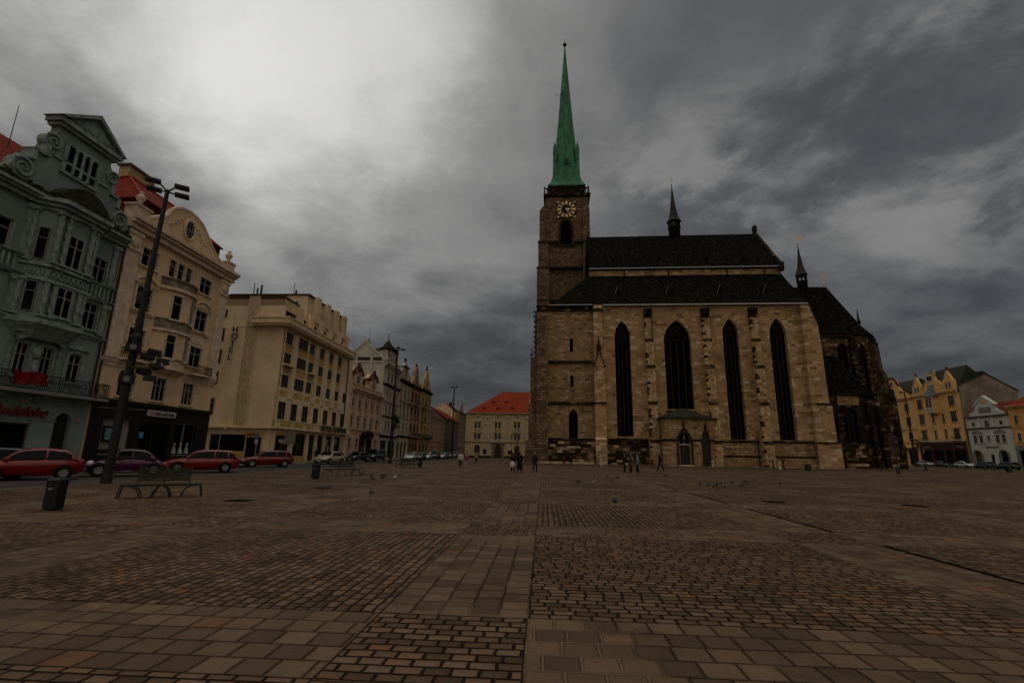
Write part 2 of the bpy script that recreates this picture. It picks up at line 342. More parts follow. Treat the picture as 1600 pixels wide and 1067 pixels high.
class House:
    def __init__(s, name, label, cat, fr, u0, u1, depth, H, wall, trim, z0=.0):
        s.u0, s.u1, s.D, s.H, s.wm, s.tm, s.holes, s.fr, s.z0 = u0, u1, depth, H, wall, trim, [], fr, z0
        s.root = thing(name, label, cat, fr.at(u0), fr.rot)
    def win(s, ua, ub, za, zb, **kw):
        kw.setdefault('trim', s.tm); rise = kw.get('rise', 0)
        s.holes.append((ua-s.u0, ub-s.u0, za, zb, rise))
        return window(s.root, ua-s.u0, 0, za, ub-ua, zb-za, **kw)
    def rows(s, cols, zrows, **kw):
        for za, zb in zrows:
            for ua, ub in cols: s.win(ua, ub, za, zb, **kw)
    def hole(s, ua, ub, za, zb, rise=0): s.holes.append((ua-s.u0, ub-s.u0, za, zb, rise))
    def wall(s, z0=0, u0=None, u1=None):
        mb = MB(); W = s.u1-s.u0
        wall_grid(mb, 0, W, z0, s.H, s.holes, 0, .34)
        mb.add([(0,0,z0),(0,s.D,z0),(0,s.D,s.H),(0,0,s.H)], [(0,1,2,3)]); mb.add([(W,0,z0),(W,s.D,z0),(W,s.D,s.H),(W,0,s.H)], [(0,1,2,3)])
        mb.add([(0,s.D,z0),(W,s.D,z0),(W,s.D,s.H),(0,s.D,s.H)], [(0,1,2,3)]); mb.add([(0,0,s.H),(W,0,s.H),(W,s.D,s.H),(0,s.D,s.H)], [(0,1,2,3)])
        return mb.build('wall', s.wm, s.root)
    def part(s, name, mb, mat, smooth=False):
        return mb.xf(Matrix.Translation((-s.u0,0,0))).build(name, M[mat] if isinstance(mat, str) else mat, s.root, smooth=smooth)
    def band(s, z0, z1, proj, mat=None, name='string_course', u0=None, u1=None):
        u0 = s.u0 if u0 is None else u0; u1 = s.u1 if u1 is None else u1; h = z1-z0
        mb = MB().box(u0-.0, u1+.0, -proj*.45, .02, z0, z0+h*.45).box(u0-.02, u1+.02, -proj*.75, .02, z0+h*.45, z0+h*.7).box(u0-.04, u1+.04, -proj, .02, z0+h*.7, z1)
        return s.part(name, mb, mat or s.tm)
    def pil(s, u, w, z0, z1, proj=.14, mat=None):
        mb = MB().box(u-w/2, u+w/2, -proj, .02, z0+.35, z1-.3).box(u-w/2-.07, u+w/2+.07, -proj-.06, .02, z0, z0+.35).box(u-w/2-.08, u+w/2+.08, -proj-.08, .02, z1-.3, z1)
        return s.part('pilaster', mb, mat or s.tm)
    def roof(s, zr, mat, hip0=0, hip1=0, over=.3, z0=None, yr=None, u0=None, u1=None, D=None, y0=0):
        u0 = s.u0 if u0 is None else u0; u1 = s.u1 if u1 is None else u1; D = D or s.D; z0 = (s.H if z0 is None else z0)+.004
        yr = D/2 if yr is None else yr
        v = [(u0,y0-over,z0),(u1,y0-over,z0),(u1,D,z0),(u0,D,z0),(u0+hip0,yr,zr),(u1-hip1,yr,zr)]
        mb = MB().add(v, [(0,1,5,4),(1,2,5),(2,3,4,5),(3,0,4),(0,3,2,1)])
        return s.part('roof', mb, mat)
    def sign(s, txt, u, z, size, mat, y=-.12, ext=.02, shear=0, sx=1, bold=0, name='lettering', parent=None):
        return obj(name, text_mesh(txt, size, M[mat], ext, shear, sx, bold), parent or s.root, (u-s.u0, y, z))
# ---------------------------------------------------------------- paving of the square
def paving_mat():
    m, t, b = new_mat('square_stone_paving'); c, x, y, z = t.obj()
    nz = t.noise(c, 3.1, 3, .6, 'Color'); sp = t.n('ShaderNodeSeparateXYZ'); t.put(sp.inputs[0], nz)
    jx = t.m('MULTIPLY', t.m('SUBTRACT', sp.outputs[0], .5), .06); jy = t.m('MULTIPLY', t.m('SUBTRACT', sp.outputs[1], .5), .038)
    P, S = 6.5, 1.5
    gx = t.m('ADD', x, 1.65+P*20); gy = t.m('ADD', y, -3.87+P*20)
    px = t.m('FLOOR', t.m('DIVIDE', gx, P)); py = t.m('FLOOR', t.m('DIVIDE', gy, P))
    mr = t.m('SUBTRACT', gx, t.m('MULTIPLY', px, P)); mf = t.m('SUBTRACT', gy, t.m('MULTIPLY', py, P))
    ins = t.m('LESS_THAN', mr, S); inb = t.m('LESS_THAN', mf, S)
    flag = t.m('ABSOLUTE', t.m('SUBTRACT', ins, inb))
    panel = t.m('MULTIPLY', t.m('SUBTRACT', 1.0, ins), t.m('SUBTRACT', 1.0, inb))
    par = t.m('MODULO', t.m('ADD', px, py), 2.0)
    swap = t.m('MAXIMUM', t.m('MULTIPLY', ins, t.m('SUBTRACT', 1.0, inb)), t.m('MULTIPLY', panel, par))
    jf = t.lerp(flag, 1.0, .45); a = t.m('ADD', mr, t.m('MULTIPLY', jx, jf)); bb = t.m('ADD', mf, t.m('MULTIPLY', jy, jf))
    u = t.lerp(swap, a, bb); v = t.lerp(swap, bb, a)
    w = t.lerp(flag, .215, .30); h = t.lerp(flag, S/11, S/5); mort = t.lerp(flag, .0205, .008)
    seed = t.m('ADD', t.m('MULTIPLY', px, 7.0), t.m('MULTIPLY', py, 3.0))
    d, r1, r2 = bricks(t, u, v, w, h, .01, seed)
    eb = t.m('MINIMUM', t.m('MINIMUM', t.m('ABSOLUTE', mr), t.m('ABSOLUTE', t.m('SUBTRACT', mr, S))), t.m('MINIMUM', t.m('ABSOLUTE', mf), t.m('ABSOLUTE', t.m('SUBTRACT', mf, S))))
    eb = t.m('MINIMUM', eb, t.m('MINIMUM', t.m('SUBTRACT', P, mr), t.m('SUBTRACT', P, mf)))
    d = t.m('MINIMUM', d, t.m('ADD', eb, .002))
    rel = t.m('DIVIDE', d, mort)
    mask = t.smooth(rel, .5, 1.05)
    sett = t.ramp(r1, [(0,(.065,.038,.022)),(.3,(.105,.064,.037)),(.6,(.138,.084,.049)),(.88,(.172,.108,.065)),(.95,(.17,.089,.044)),(1,(.17,.069,.03))])
    flg = t.ramp(r1, [(0,(.072,.045,.027)),(.35,(.104,.066,.039)),(.7,(.128,.082,.049)),(.9,(.150,.098,.060)),(.94,(.140,.078,.040)),(1,(.15,.067,.031))])
    col = t.mix(flag, sett, flg)
    fine = t.noise(c, 16.0, 6, .7); mid = t.noise(c, 1.1, 5, .65); big = t.noise(c, .11, 5, .6)
    col = t.mix(t.m('MULTIPLY', t.smooth(fine, .4, .75), .5), col, (.055,.043,.034))
    col = t.mix(t.m('MULTIPLY', t.smooth(mid, .48, .72), .6), col, (.038,.026,.018))
    col = t.mix(t.m('MULTIPLY', t.smooth(big, .45, .65), .45), col, (.05,.034,.023))
    grit = t.smooth(t.noise(c, 31.0, 2, .5), .78, .82)
    col = t.mix(t.m('MULTIPLY', grit, .5), col, (.35,.32,.28))
    gap = t.mix(t.m('MULTIPLY', flag, t.smooth(t.noise(c, .35, 3), .47, .55)), (.010,.0042,.0006), (.15,.105,.07))
    col = t.mix(mask, gap, col)
    t.put(b.inputs['Base Color'], col)
    t.put(b.inputs['Roughness'], t.lerp(t.smooth(mid, .3, .7), .62, .85)); b.inputs['Specular IOR Level'].default_value = .06
    dome = t.smooth(rel, .2, 3.2)
    hgt = t.m('ADD', t.m('MULTIPLY', dome, 1.0), t.m('ADD', t.m('MULTIPLY', fine, .35), t.m('MULTIPLY', r2, .25)))
    t.put(b.inputs['Normal'], t.bump(hgt, 1.0, .02)); return m
def asphalt_mat(name, col, var=.3):
    m, t, b = new_mat(name); c, x, y, z = t.obj()
    f = t.noise(c, 40, 4, .7); g = t.noise(c, .5, 6, .6)
    k = t.mix(t.smooth(g, .35, .7), [v*(1-var) for v in col], [v*(1+var) for v in col])
    t.put(b.inputs['Base Color'], t.mix(t.m('MULTIPLY', t.smooth(f, .5, .8), .4), k, [v*1.8 for v in col]))
    b.inputs['Roughness'].default_value = .9; b.inputs['Specular IOR Level'].default_value = .08; t.put(b.inputs['Normal'], t.bump(f, .4, .01)); return m
def slabs_mat():
    m, t, b = new_mat('pavement_slabs'); c, x, y, z = t.obj()
    d, r1, r2 = bricks(t, y, x, .5, .5, .01, 3.0); g = t.noise(c, .7, 5, .6)
    col = t.ramp(r1, [(0,(.085,.072,.06)),(1,(.14,.12,.1))]); col = t.mix(t.m('MULTIPLY', t.smooth(g,.45,.7),.5), col, (.06,.05,.04))
    t.put(b.inputs['Base Color'], t.mix(t.smooth(d, .004, .012), (.03,.024,.02), col)); b.inputs['Roughness'].default_value = .85; return m

def sheet(name, x0, x1, y0, y1, z, mat):
    o = MB().add([(x0,y0,z),(x1,y0,z),(x1,y1,z),(x0,y1,z)], [(0,1,2,3)]).build(name, mat, None, (0,0,0), PAVE.rot); return tag(o, kind='structure')
def build_ground():
    tag(MB().add([(-1500,-800,-.03),(1500,-800,-.03),(1500,2200,-.03),(-1500,2200,-.03)], [(0,1,2,3)]).build('ground', asphalt_mat('town_ground', (.06,.05,.042))), kind='structure')
    asp = asphalt_mat('asphalt', (.05,.043,.037)); slab = slabs_mat()
    # PAVE frame: x along r (to the east), y forwards; rot = 90-93.8
    sheet('square_paving', -19.6, 86, -30, 143, 0.0, paving_mat())
    sheet('road', -27.2, -19.75, -40, 143, -.02, asp)
    sheet('road', 86.15, 92.3, -40, 143, -.02, asp)
    sheet('road', -27.2, 92.3, 143.1, 147.0, -.018, asp)
    kerbm = plain('kerb_granite', (.16,.14,.12), .8, var=.3, scale=3)
    for nm, x0, x1, y0, y1 in (('pavement', -33, -27.3, -40, 260), ('pavement', 92.4, 100, -40, 150), ('pavement', -27, 92, 147.1, 152)):
        tag(MB().box(x0, x1, y0, y1, -.02, .11).build(nm, slab, None, (0,0,0), PAVE.rot), kind='structure')
    for x0, x1 in ((-27.29, -27.1), (92.2, 92.39)):
        tag(MB().box(x0, x1, -40, 143, -.02, .118).build('kerb', kerbm, None, (0,0,0), PAVE.rot), kind='structure')
    tag(MB().box(-19.74, -19.6, -40, 143, -.06, .012).build('kerb', kerbm, None, (0,0,0), PAVE.rot), kind='structure')
    tag(MB().box(86.01, 86.14, -40, 143, -.06, .012).build('kerb', kerbm, None, (0,0,0), PAVE.rot), kind='structure')
    # slot drains: a run of slots set beside a flag strip
    dm = plain('drain_iron', (.003,.002,.0015), 1.0, spec=0)
    drains = ((6.44, 5.4, 10.35, 'nearest slot drain, a long black line at the edge of the flagstone strip'), (6.44, 12.0, 16.8, 'second slot drain of the row, beyond the flagstone crossing'),
              (6.44, 18.5, 23.3, 'third slot drain of the row, short thin black line in the paving'), (6.44, 25, 29.8, 'farthest slot drain of the row, thin black line towards the pigeons'))
    for x, y0, y1, lb in drains:
        mb = MB().box(x-.05, x+.05, y0, y1, .0, .004); o = mb.build('slot_drain', dm, None, (0,0,0), PAVE.rot)
        tag(o, lb, 'drain', 'slot drains in the paving')
    mh = plain('manhole_iron', (.012,.009,.007), .9, spec=.05)
    for i, (x, y, lb) in enumerate(((-8.53,16.17,'round iron manhole cover in the paving between the bin and the lone pigeon'),(-8.05,22.09,'round iron manhole cover in front of the middle bench'),(9.75,18.88,'dark manhole cover beyond the slot drain, below the flock of pigeons'),(14.45,18.26,'dark manhole cover farthest from the lone pigeons, out beyond the slot drain'))):
        mb = MB().lathe(0, 0, [(.42,0),(.42,.006),(.36,.006),(.36,.004),(.34,.004),(.34,.007),(.001,.007)], 24)
        for k in range(-3, 4): mb.box(-.28, .28, k*.08-.012, k*.08+.012, .006, .011)
        tag(mb.build('manhole_cover', mh, None, (x, y, .001)), lb, 'manhole cover', 'manhole covers in the paving')

# ---------------------------------------------------------------- sky, sun, camera
def build_light():
    w = bpy.data.worlds.new('World'); SC.world = w; w.use_nodes = True; w.node_tree.nodes.clear(); t = NT(w.node_tree)
    out = t.n('ShaderNodeOutputWorld'); bg = t.n('ShaderNodeBackground'); t.t.links.new(bg.outputs[0], out.inputs[0])
    az, el = SUN
    sky = t.n('ShaderNodeTexSky', sky_type='NISHITA'); sky.sun_disc = False; sky.sun_elevation = R(el); sky.sun_rotation = R(az); sky.dust_density = 3; sky.air_density = 1.2
    co = t.n('ShaderNodeTexCoord').outputs['Generated']; sp = t.n('ShaderNodeSeparateXYZ'); t.put(sp.inputs[0], co); x, y, z = sp.outputs
    zz = t.m('ADD', t.m('MAXIMUM', z, 0.0), .24)
    p = t.comb(t.m('DIVIDE', x, zz), t.m('DIVIDE', y, zz), .37)
    # cloud deck: warped fractal noise on a flat layer
    mp = t.n('ShaderNodeVectorMath', operation='ADD'); wn = t.n('ShaderNodeVectorMath', operation='SCALE'); t.put(wn.inputs[0], t.noise(p, .75, 4, .6, 'Color')); wn.inputs['Scale'].default_value = .42
    t.put(mp.inputs[0], p); t.put(mp.inputs[1], wn.outputs[0]); q = mp.outputs[0]
    n1 = t.noise(q, .9, 9, .57); n2 = t.noise(q, 2.6, 9, .6); n3 = t.noise(p, .28, 3, .5)
    wv = t.n('ShaderNodeVectorMath', operation='MULTIPLY_ADD'); t.put(wv.inputs[0], t.noise(p, 1.5, 6, .62, 'Color')); wv.inputs[1].default_value = (.46,)*3; t.put(wv.inputs[2], co); ws = t.n('ShaderNodeVectorMath', operation='SUBTRACT'); t.put(ws.inputs[0], wv.outputs[0]); ws.inputs[1].default_value = (.23,)*3
    wz = t.n('ShaderNodeVectorMath', operation='NORMALIZE'); t.put(wz.inputs[0], ws.outputs[0]); cow = wz.outputs[0]   # ragged edges for the bright part of the deck
    def dirdot(a, e):
        co = cow
        d = (sin(R(a))*cos(R(e)), cos(R(a))*cos(R(e)), sin(R(e))); nd = t.n('ShaderNodeVectorMath', operation='DOT_PRODUCT'); t.put(nd.inputs[0], co); nd.inputs[1].default_value = d; return nd.outputs['Value']
    cl = t.m('ADD', t.m('MULTIPLY', n1, .62), t.m('MULTIPLY', n2, .38))
    dens = t.smooth(cl, .38, .62)                                     # 0 thick dark cloud ... 1 thin bright cloud
    glow = t.smooth(dirdot(-27, 42), .925, 1.0)                        # the thin part of the deck, towards the south-west
    glow2 = t.smooth(dirdot(-31, 43), .74, 1.0)
    hor = t.smooth(z, .02, .55)
    base = t.lerp(hor, SKYV['hor'], SKYV['mid'])
    base = t.m('ADD', base, t.m('ADD', t.m('MULTIPLY', glow, SKYV['glow']), t.m('MULTIPLY', glow2, SKYV['glow2'])))
    base = t.m('ADD', base, t.m('MULTIPLY', t.smooth(dirdot(-52, 27), .84, 1.0), SKYV['left']))
    back = t.smooth(dirdot(168, 38), .05, 1.0); base = t.m('ADD', base, t.m('MULTIPLY', back, SKYV['back'])); base = t.m('ADD', base, t.m('MULTIPLY', t.smooth(z, .74, 1.0), SKYV['zen']))   # unseen sky lobes behind (warm) and overhead, added to light walls and ground
    patch = t.m('MULTIPLY', t.m('MAXIMUM', t.smooth(dirdot(43, 27), .97, .998), t.smooth(dirdot(22, 27), .96, .999)), t.smooth(n2, .44, .62))
    amp = t.lerp(glow, SKYV['amp'], SKYV['amp2'])
    lum = t.m('MULTIPLY', base, t.m('ADD', t.m('SUBTRACT', 1.0, t.m('MULTIPLY', amp, .5)), t.m('MULTIPLY', dens, amp)))
    lum = t.m('ADD', lum, t.m('MULTIPLY', patch, SKYV['patch']))
    tint = t.mix(t.smooth(lum, SKYV['hor']*.7, SKYV['mid']*2.2), (.95,1.0,1.065), (1.0,.992,.975))
    tint = t.mix(back, tint, (1.0,.89,.74))
    sc = t.n('ShaderNodeVectorMath', operation='SCALE'); t.put(sc.inputs[0], tint); t.put(sc.inputs['Scale'], lum)
    below = t.smooth(z, -.02, .01)
    skyc = t.mix(.94, sky.outputs[0], sc.outputs[0])                  # the clear sky barely shows through the deck
    t.put(bg.inputs[0], t.mix(below, (SKYV['hor']*.3,)*3, skyc)); bg.inputs[1].default_value = .1
    w.cycles.sampling_method = 'MANUAL'; w.cycles.sample_map_resolution = 1024
    l = bpy.data.lights.new('sun', 'SUN'); l.energy = .5; l.angle = R(28); l.color = (1, .94, .85)
    o = bpy.data.objects.new('sun', l); COL.objects.link(o)
    d = Vector((sin(R(az))*cos(R(el)), cos(R(az))*cos(R(el)), sin(R(el)))); o.rotation_euler = d.to_track_quat('Z', 'Y').to_euler(); o.location = d*200
def build_camera():
    cam = bpy.data.cameras.new('camera'); o = bpy.data.objects.new('camera', cam); COL.objects.link(o)
    P, r = R(12.8), R(.95); U = Vector((0,-sin(P),cos(P))); F = Vector((0,cos(P),sin(P))); X = Vector((1,0,0))
    rt = X*cos(r)+U*sin(r); up = U*cos(r)-X*sin(r); bk = -F
    m = Matrix(((rt.x,up.x,bk.x,0),(rt.y,up.y,bk.y,0),(rt.z,up.z,bk.z,1.6),(0,0,0,1)))
    o.matrix_world = m; cam.sensor_width = 36; cam.lens = 36*766/1600; cam.clip_end = 5000; cam.clip_start = .1; SC.camera = o
SUN = (-105, 36)
SKYV = dict(hor=2.15, mid=2.05, glow=8.5, glow2=3.6, amp=.95, amp2=.42, patch=2.6, back=8.0, zen=27, left=2.4)
def settings():
    vs = SC.view_settings; vs.view_transform = 'Standard'; vs.look = 'None'; vs.gamma = 1; vs.exposure = EXPO; vs.use_curve_mapping = False
    SC.cycles.max_bounces = 6; SC.cycles.diffuse_bounces = 3; SC.cycles.use_denoising = True; SC.cycles.sample_clamp_indirect = 4
EXPO = -1.3
# ---------------------------------------------------------------- the church
def church_window(root, u, za, zb, w, rise, y, n, dep=.7, tracery=True, mat='glassc'):
    """pointed window set deep in the wall; stone tracery is a sub-part"""
    x0, x1 = u-w/2, u+w/2; s = zb-rise
    g = MB().prism(hole_loop((x0-.02, x1+.02, za-.02, zb+.02, rise)), y+dep, y+dep+.08).build('window', M[mat], root)
    if tracery:
        mb = MB(); yt = y+dep-.1
        for k in range(1, n):
            c = x0+w*k/n; mb.box(c-.055, c+.055, yt-.1, yt+.08, za, s+.05)
        mb.box(x0, x1, yt-.03, yt+.06, za+(s-za)*.42, za+(s-za)*.42+.07); mb.box(x0, x1, yt-.03, yt+.06, za+(s-za)*.74, za+(s-za)*.74+.07)
        pw = w/n
        for k in range(n):
            ar = arch(x0+pw*k+.03, x0+pw*(k+1)-.03, s-.1, s+pw*.75, 5)
            for p, q in zip(ar, ar[1:]): mb.tube((p[0],yt,p[1]),(q[0],yt,q[1]), .05, .05, 5)
        def ring(cx, cz, r, k=12):
            for i in range(k): mb.tube((cx+r*cos(2*pi*i/k),yt,cz+r*sin(2*pi*i/k)),(cx+r*cos(2*pi*(i+1)/k),yt,cz+r*sin(2*pi*(i+1)/k)), .05, .05, 5)
        ring(u, s+rise*.52, w*.19)
        for a in range(3 if n < 4 else 4): ring(u+w*.09*cos(a*2*pi/(3 if n<4 else 4)+pi/2), s+rise*.52+w*.09*sin(a*2*pi/(3 if n<4 else 4)+pi/2), w*.085, 8)
        if n > 2:
            ring(u-w*.24, s+rise*.18, w*.13, 10); ring(u+w*.24, s+rise*.18, w*.13, 10)
        mb.build('tracery', M['trimst'], g)
    return g
def pinnacle(mb, x, y, z, r, h):
    mb.plan([(x-r,y-r),(x+r,y-r),(x+r,y+r),(x-r,y+r)], z, z+h*.42)
    mb.plan([(x-r*1.35,y-r*1.35),(x+r*1.35,y-r*1.35),(x+r*1.35,y+r*1.35),(x-r*1.35,y+r*1.35)], z+h*.42, z+h*.47)
    mb.loft([[(x-r*k,y-r*k,zz),(x+r*k,y-r*k,zz),(x+r*k,y+r*k,zz),(x-r*k,y+r*k,zz)] for k, zz in ((1,z+h*.47),(.16,z+h*.9))])
    for k in (.58,.68,.78): mb.ball((x, y, z+h*k), r*(1.5-1.25*k), None, h*.02, 6, 4)
    mb.ball((x, y, z+h*.93), r*.42, None, h*.04, 6, 4)
def buttress(root, u, w, steps, top, y0=0.0, mat='ashlar', drop=True):
    """stepped buttress on the south wall; steps = [(z of set-off, projection below it)] from the ground up"""
    mb = MB(); z = 0
    for k, (zt, pr) in enumerate(steps):
        nxt = steps[k+1][1] if k+1 < len(steps) else 0.05; ww = w*(1-.05*k)
        mb.side([(y0+.0,z),(y0-pr,z),(y0-pr,zt-(pr-nxt)*.9),(y0-nxt,zt),(y0,zt)], u-ww/2, u+ww/2); z = zt
    o = mb.build('buttress', M[mat], root)
    for k, (zt, pr) in enumerate(steps[:-1]):
        lb = MB()
        nxt = steps[k+1][1]; e = .09
        lb.side([(y0-pr-e,zt-(pr-nxt)*.9-.16),(y0-pr-e,zt-(pr-nxt)*.9+.0),(y0-nxt-.002,zt+.05),(y0-nxt-.002,zt-.16)], u-w*(1-.05*k)/2-e, u+w*(1-.05*k)/2+e)
        lb.build('set_off', M['darkst'], o)
    qb = MB(); db = MB()                              # corner stones, long and short: pale colour paints the lit east edges, dark ones sit west
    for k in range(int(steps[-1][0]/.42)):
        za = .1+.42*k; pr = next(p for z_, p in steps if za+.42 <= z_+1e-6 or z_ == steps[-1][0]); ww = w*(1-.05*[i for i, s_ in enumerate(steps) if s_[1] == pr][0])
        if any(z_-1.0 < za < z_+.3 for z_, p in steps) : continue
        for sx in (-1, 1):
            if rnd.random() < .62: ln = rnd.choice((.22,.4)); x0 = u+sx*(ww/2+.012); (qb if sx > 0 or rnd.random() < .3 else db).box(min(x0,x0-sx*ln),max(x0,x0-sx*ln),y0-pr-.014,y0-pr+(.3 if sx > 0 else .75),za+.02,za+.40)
    qb.build('pale_quoins', M['palequoin'], o); db.build('dark_quoins', M['darkst'], o)
    if drop:                                          # small dark stone canopy that caps the buttress under the eaves
        pr = steps[-1][1]; d = MB()
        d.side([(y0-.04,top-1.9),(y0-pr-.1,top-1.5),(y0-pr-.55,top-.25),(y0-pr-.45,top),(y0-.04,top)], u-w*.42, u+w*.42)
        for k in range(4): d.ball((u-w*.3+w*.2*k, y0-pr-.35, top-.55-.25*(k%2)), .16, .16, .22, 6, 4)
        d.build('gargoyle_cap', M['darkst'], o)
    return o

def build_church():
    T = thing('cathedral', 'huge brown sandstone gothic cathedral with black slate roofs and a green copper spire', 'cathedral', CH.at(0), CH.rot)
    A = lambda name, mb, mat, parent=T, smooth=False: mb.build(name, M[mat], parent, smooth=smooth)
    # --- south wall of the nave
    wins = [(11.0, 4.35, 22.7, 2.5, 2.6, 4), (19.6, 8.6, 22.8, 4.2, 3.4, 4), (27.85, 4.1, 23.0, 2.5, 2.6, 4), (35.05, 4.1, 23.0, 2.6, 2.6, 4)]
    holes = [(u-w/2, u+w/2, za, zb, rise) for u, za, zb, w, rise, n in wins]
    mb = wall_grid(MB(), 7.2, 39.6, 0, 25.3, holes, 0, 1.0); mb.box(7.2, 39.6, 1.05, 2.0, 0, 25.3); A('nave_wall', mb, 'ashlar')
    for u, za, zb, w, rise, n in wins:
        church_window(T, u, za, zb, w, rise, 0, n, .88)
        mb = MB(); lo = hole_loop((u-w/2-.28, u+w/2+.28, za-.1, zb+.34, rise+.2)); li = hole_loop((u-w/2, u+w/2, za, zb, rise)); 
        for i in range(1, len(li)-0):
            j = (i+1) % len(li)
            if j == 0: j = 0
            mb.prism([li[i], lo[i], lo[j], li[j]], -.05, .02)
        A('window_surround', mb, 'ashlar')
        A('window_sill', MB().side([(-.22,za-.45),(-.22,za-.3),(.86,za+.1),(.86,za-.45)], u-w/2-.15, u+w/2+.15), 'darkst')
    # --- base courses
    A('plinth', MB().box(6.0, 16, -.42, .05, 0, 1.5).box(6.0, 16, -.2, .05, 1.5, 3.7), 'plinthst'); A('plinth', MB().box(24.2, 39.7, -.42, .05, 0, 1.5).box(24.2, 39.7, -.2, .05, 1.5, 3.7), 'ashlar2')
    A('plinth_moulding', MB().side([(-.44,1.5),(-.44,1.62),(-.2,1.8),(-.2,1.5)], 6.0, 39.7).side([(-.34,3.7),(-.34,3.86),(.02,4.08),(.02,3.7)], 6.0, 39.7), 'darkst')
    # --- unbuilt south tower stub
    W0, W1 = -2.7, 6.5; hs = [(2.55,3.1,17.6,19.8,0),(2.6,3.1,12.0,13.8,0),(2.3,3.7,2.9,8.5,1.3)]
    mb = wall_grid(MB(), W0, W1, 0, 24.6, hs, -.15, .8)
    mb.box(W0, W1, .9, 1.6, 0, 24.6); mb.add([(W0,-.15,0),(W0,10,0),(W0,10,25.4),(W0,-.15,25.4)], [(0,1,2,3)])
    A('west_tower_stub', mb, 'ashlar2')
    A('stub_cornice', MB().box(W0-.15, W1, -.4, .6, 24.4, 24.65).box(W0-.05, W1, -.12, .6, 24.65, 25.3).box(W0-.2, W1, -.3, .6, 25.3, 25.45), 'darkst')
    for h in hs:
        if h[4]: church_window(T, 3.0, 2.9, 8.5, 1.4, 1.3, -.15, 2, .55)
        else: A('slit_window', MB().box(h[0], h[1], .3, .4, h[2], h[3]), 'glassc')
    for z in (15.9, 9.35, 3.75): A('string_course', MB().side([(-.42,z-.2),(-.42,z),(-.14,z+.28),(-.14,z-.2)], W0-.1, W1), 'darkst')
    A('stub_plinth', MB().box(W0-.6, W1, -.8, -.1, 0, 1.25).box(W0-.3, W1, -.42, -.1, 1.25, 3.6), 'plinthst')
    A('stone_ledge', MB().box(W0-.2, 6.0, -1.4, -.81, 0, .46), 'palequoin'); A('arch_sill', MB().box(2.0, 4.0, -.6, .0, 2.5, 2.75), 'palestone')
    # corner buttress at the west end, stepping in twice, with its cross finial
    b = MB().box(-2.7,-.9,-1.3,-.16,0,15.6).box(-2.7,-1.3,-.9,-.16,15.6,23.4)
    b.side([(-1.3,15.6),(-.9,16.4),(-.16,16.4),(-.16,15.6)], -2.69, -.91); b.side([(-.9,23.4),(-.16,24.3),(-.16,23.4)], -2.69, -1.31)
    co = A('corner_buttress', b, 'towerst')
    b2 = MB().box(-4.0,-2.71,-.6,1.5,0,9.2).box(-3.75,-2.71,-.5,1.4,9.2,15.8).box(-3.1,-2.71,-.4,1.2,15.8,24.2); b2.box(-4.5,-2.71,-1.0,1.9,0,3.5)
    b2.prism([(-3.75,15.8),(-2.72,17.6),(-2.72,15.8)], -.5, 1.4)
    A('corner_buttress', b2, 'towerst')
    k = MB(); k.box(-3.66,-3.5,.3,.46,15.8,18.1).box(-3.95,-3.2,.32,.44,17.2,17.38); k.ball((-3.58,.38,18.15),.14); k.ball((-3.58,.38,16.6),.22,None,.16); A('cross_finial', k, 'darkst', co)
    cro = MB()
    for i in range(9): cro.ball((-3.12, -.45, 17.5+i*.85), .2, .2, .17, 6, 4)
    A('crockets', cro, 'darkst', co)
    # buttress between stub and nave
    b = MB(); u0, u1 = 6.35, 7.85
    b.side([(-.1,0),(-1.9,0),(-1.9,3.8),(-1.65,4.1),(-1.65,9.2),(-1.5,9.5),(-1.5,15.0),(-.1,15.0)], u0-.05, u1+.1); b.side([(-.1,15.0),(-.75,15.0),(-.75,25.3),(-.1,25.3)], u0+.05, u1-.05)
    b.prism([(u0,15.0),(u1+.05,15.0),((u0+u1)/2,17.5)], -1.5, -.75)
    tb = A('buttress', b, 'ashlar')
    b = MB()
    for z in (9.3,): b.box(u0-.15, u1+.2, -1.75, -.1, z-.12, z+.16)
    b.box(u0-.1, u1+.1, -.95, -.1, 24.3, 24.6)
    for i in range(5):
        for s in (-1, 1): b.ball(((u0+u1)/2+s*(.8-.16*i), -1.55, 15.05+.5*i), .17, .16, .17, 6, 4)
    A('set_off', b, 'darkst', tb)
    b = MB(); pinnacle(b, (u0+u1)/2, -1.1, 16.6, .28, 3.4); A('pinnacle', b, 'darkst', tb)
    # --- south buttresses
    st = [(3.85,1.95),(9.6,1.65),(15.3,1.35),(19.6,1.0),(24.7,.6)]
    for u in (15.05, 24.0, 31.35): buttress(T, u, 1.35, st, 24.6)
    # corner buttress at the east end, leaning profile
    cb = A('corner_buttress', MB().prism([(38.5,0),(41.75,0),(41.7,3.7),(41.45,4.0),(41.35,9.4),(41.0,9.7),(40.85,19.4),(40.75,21.8),(39.75,24.9),(38.5,24.9)], -.85, 1.2).prism([(38.5,0),(41.9,0),(41.8,3.65),(38.5,3.65)], -1.05, 1.4), 'ashlar')
    A('set_off', MB().box(39.2,41.6,-1.0,1.25,9.35,9.6).box(38.5,41.95,-1.15,1.45,3.65,3.9).prism([(40.75,21.8),(40.95,21.9),(39.85,25.1),(39.72,24.9)], -.9, 1.25), 'darkst', cb)
    # east wall of the nave
    A('east_wall', MB().box(38.6,39.6,2.0,29.5,0,25.3).prism([(38.9,25.3),(39.5,25.3),(39.5,33),(38.9,33)], 6.6, 24.4), 'ashlar2')
    # --- portal porch
    ap = [(15.7,-.05),(15.7,-3.1),(16.3,-4.0),(20.9,-4.0),(23.9,-1.7),(24.2,-.05)]
    hd = (18.05,19.45,.35,4.95,.95)
    mb = wall_grid(MB(), 16.3, 20.9, 0, 6.85, [hd], -4.0, .5)
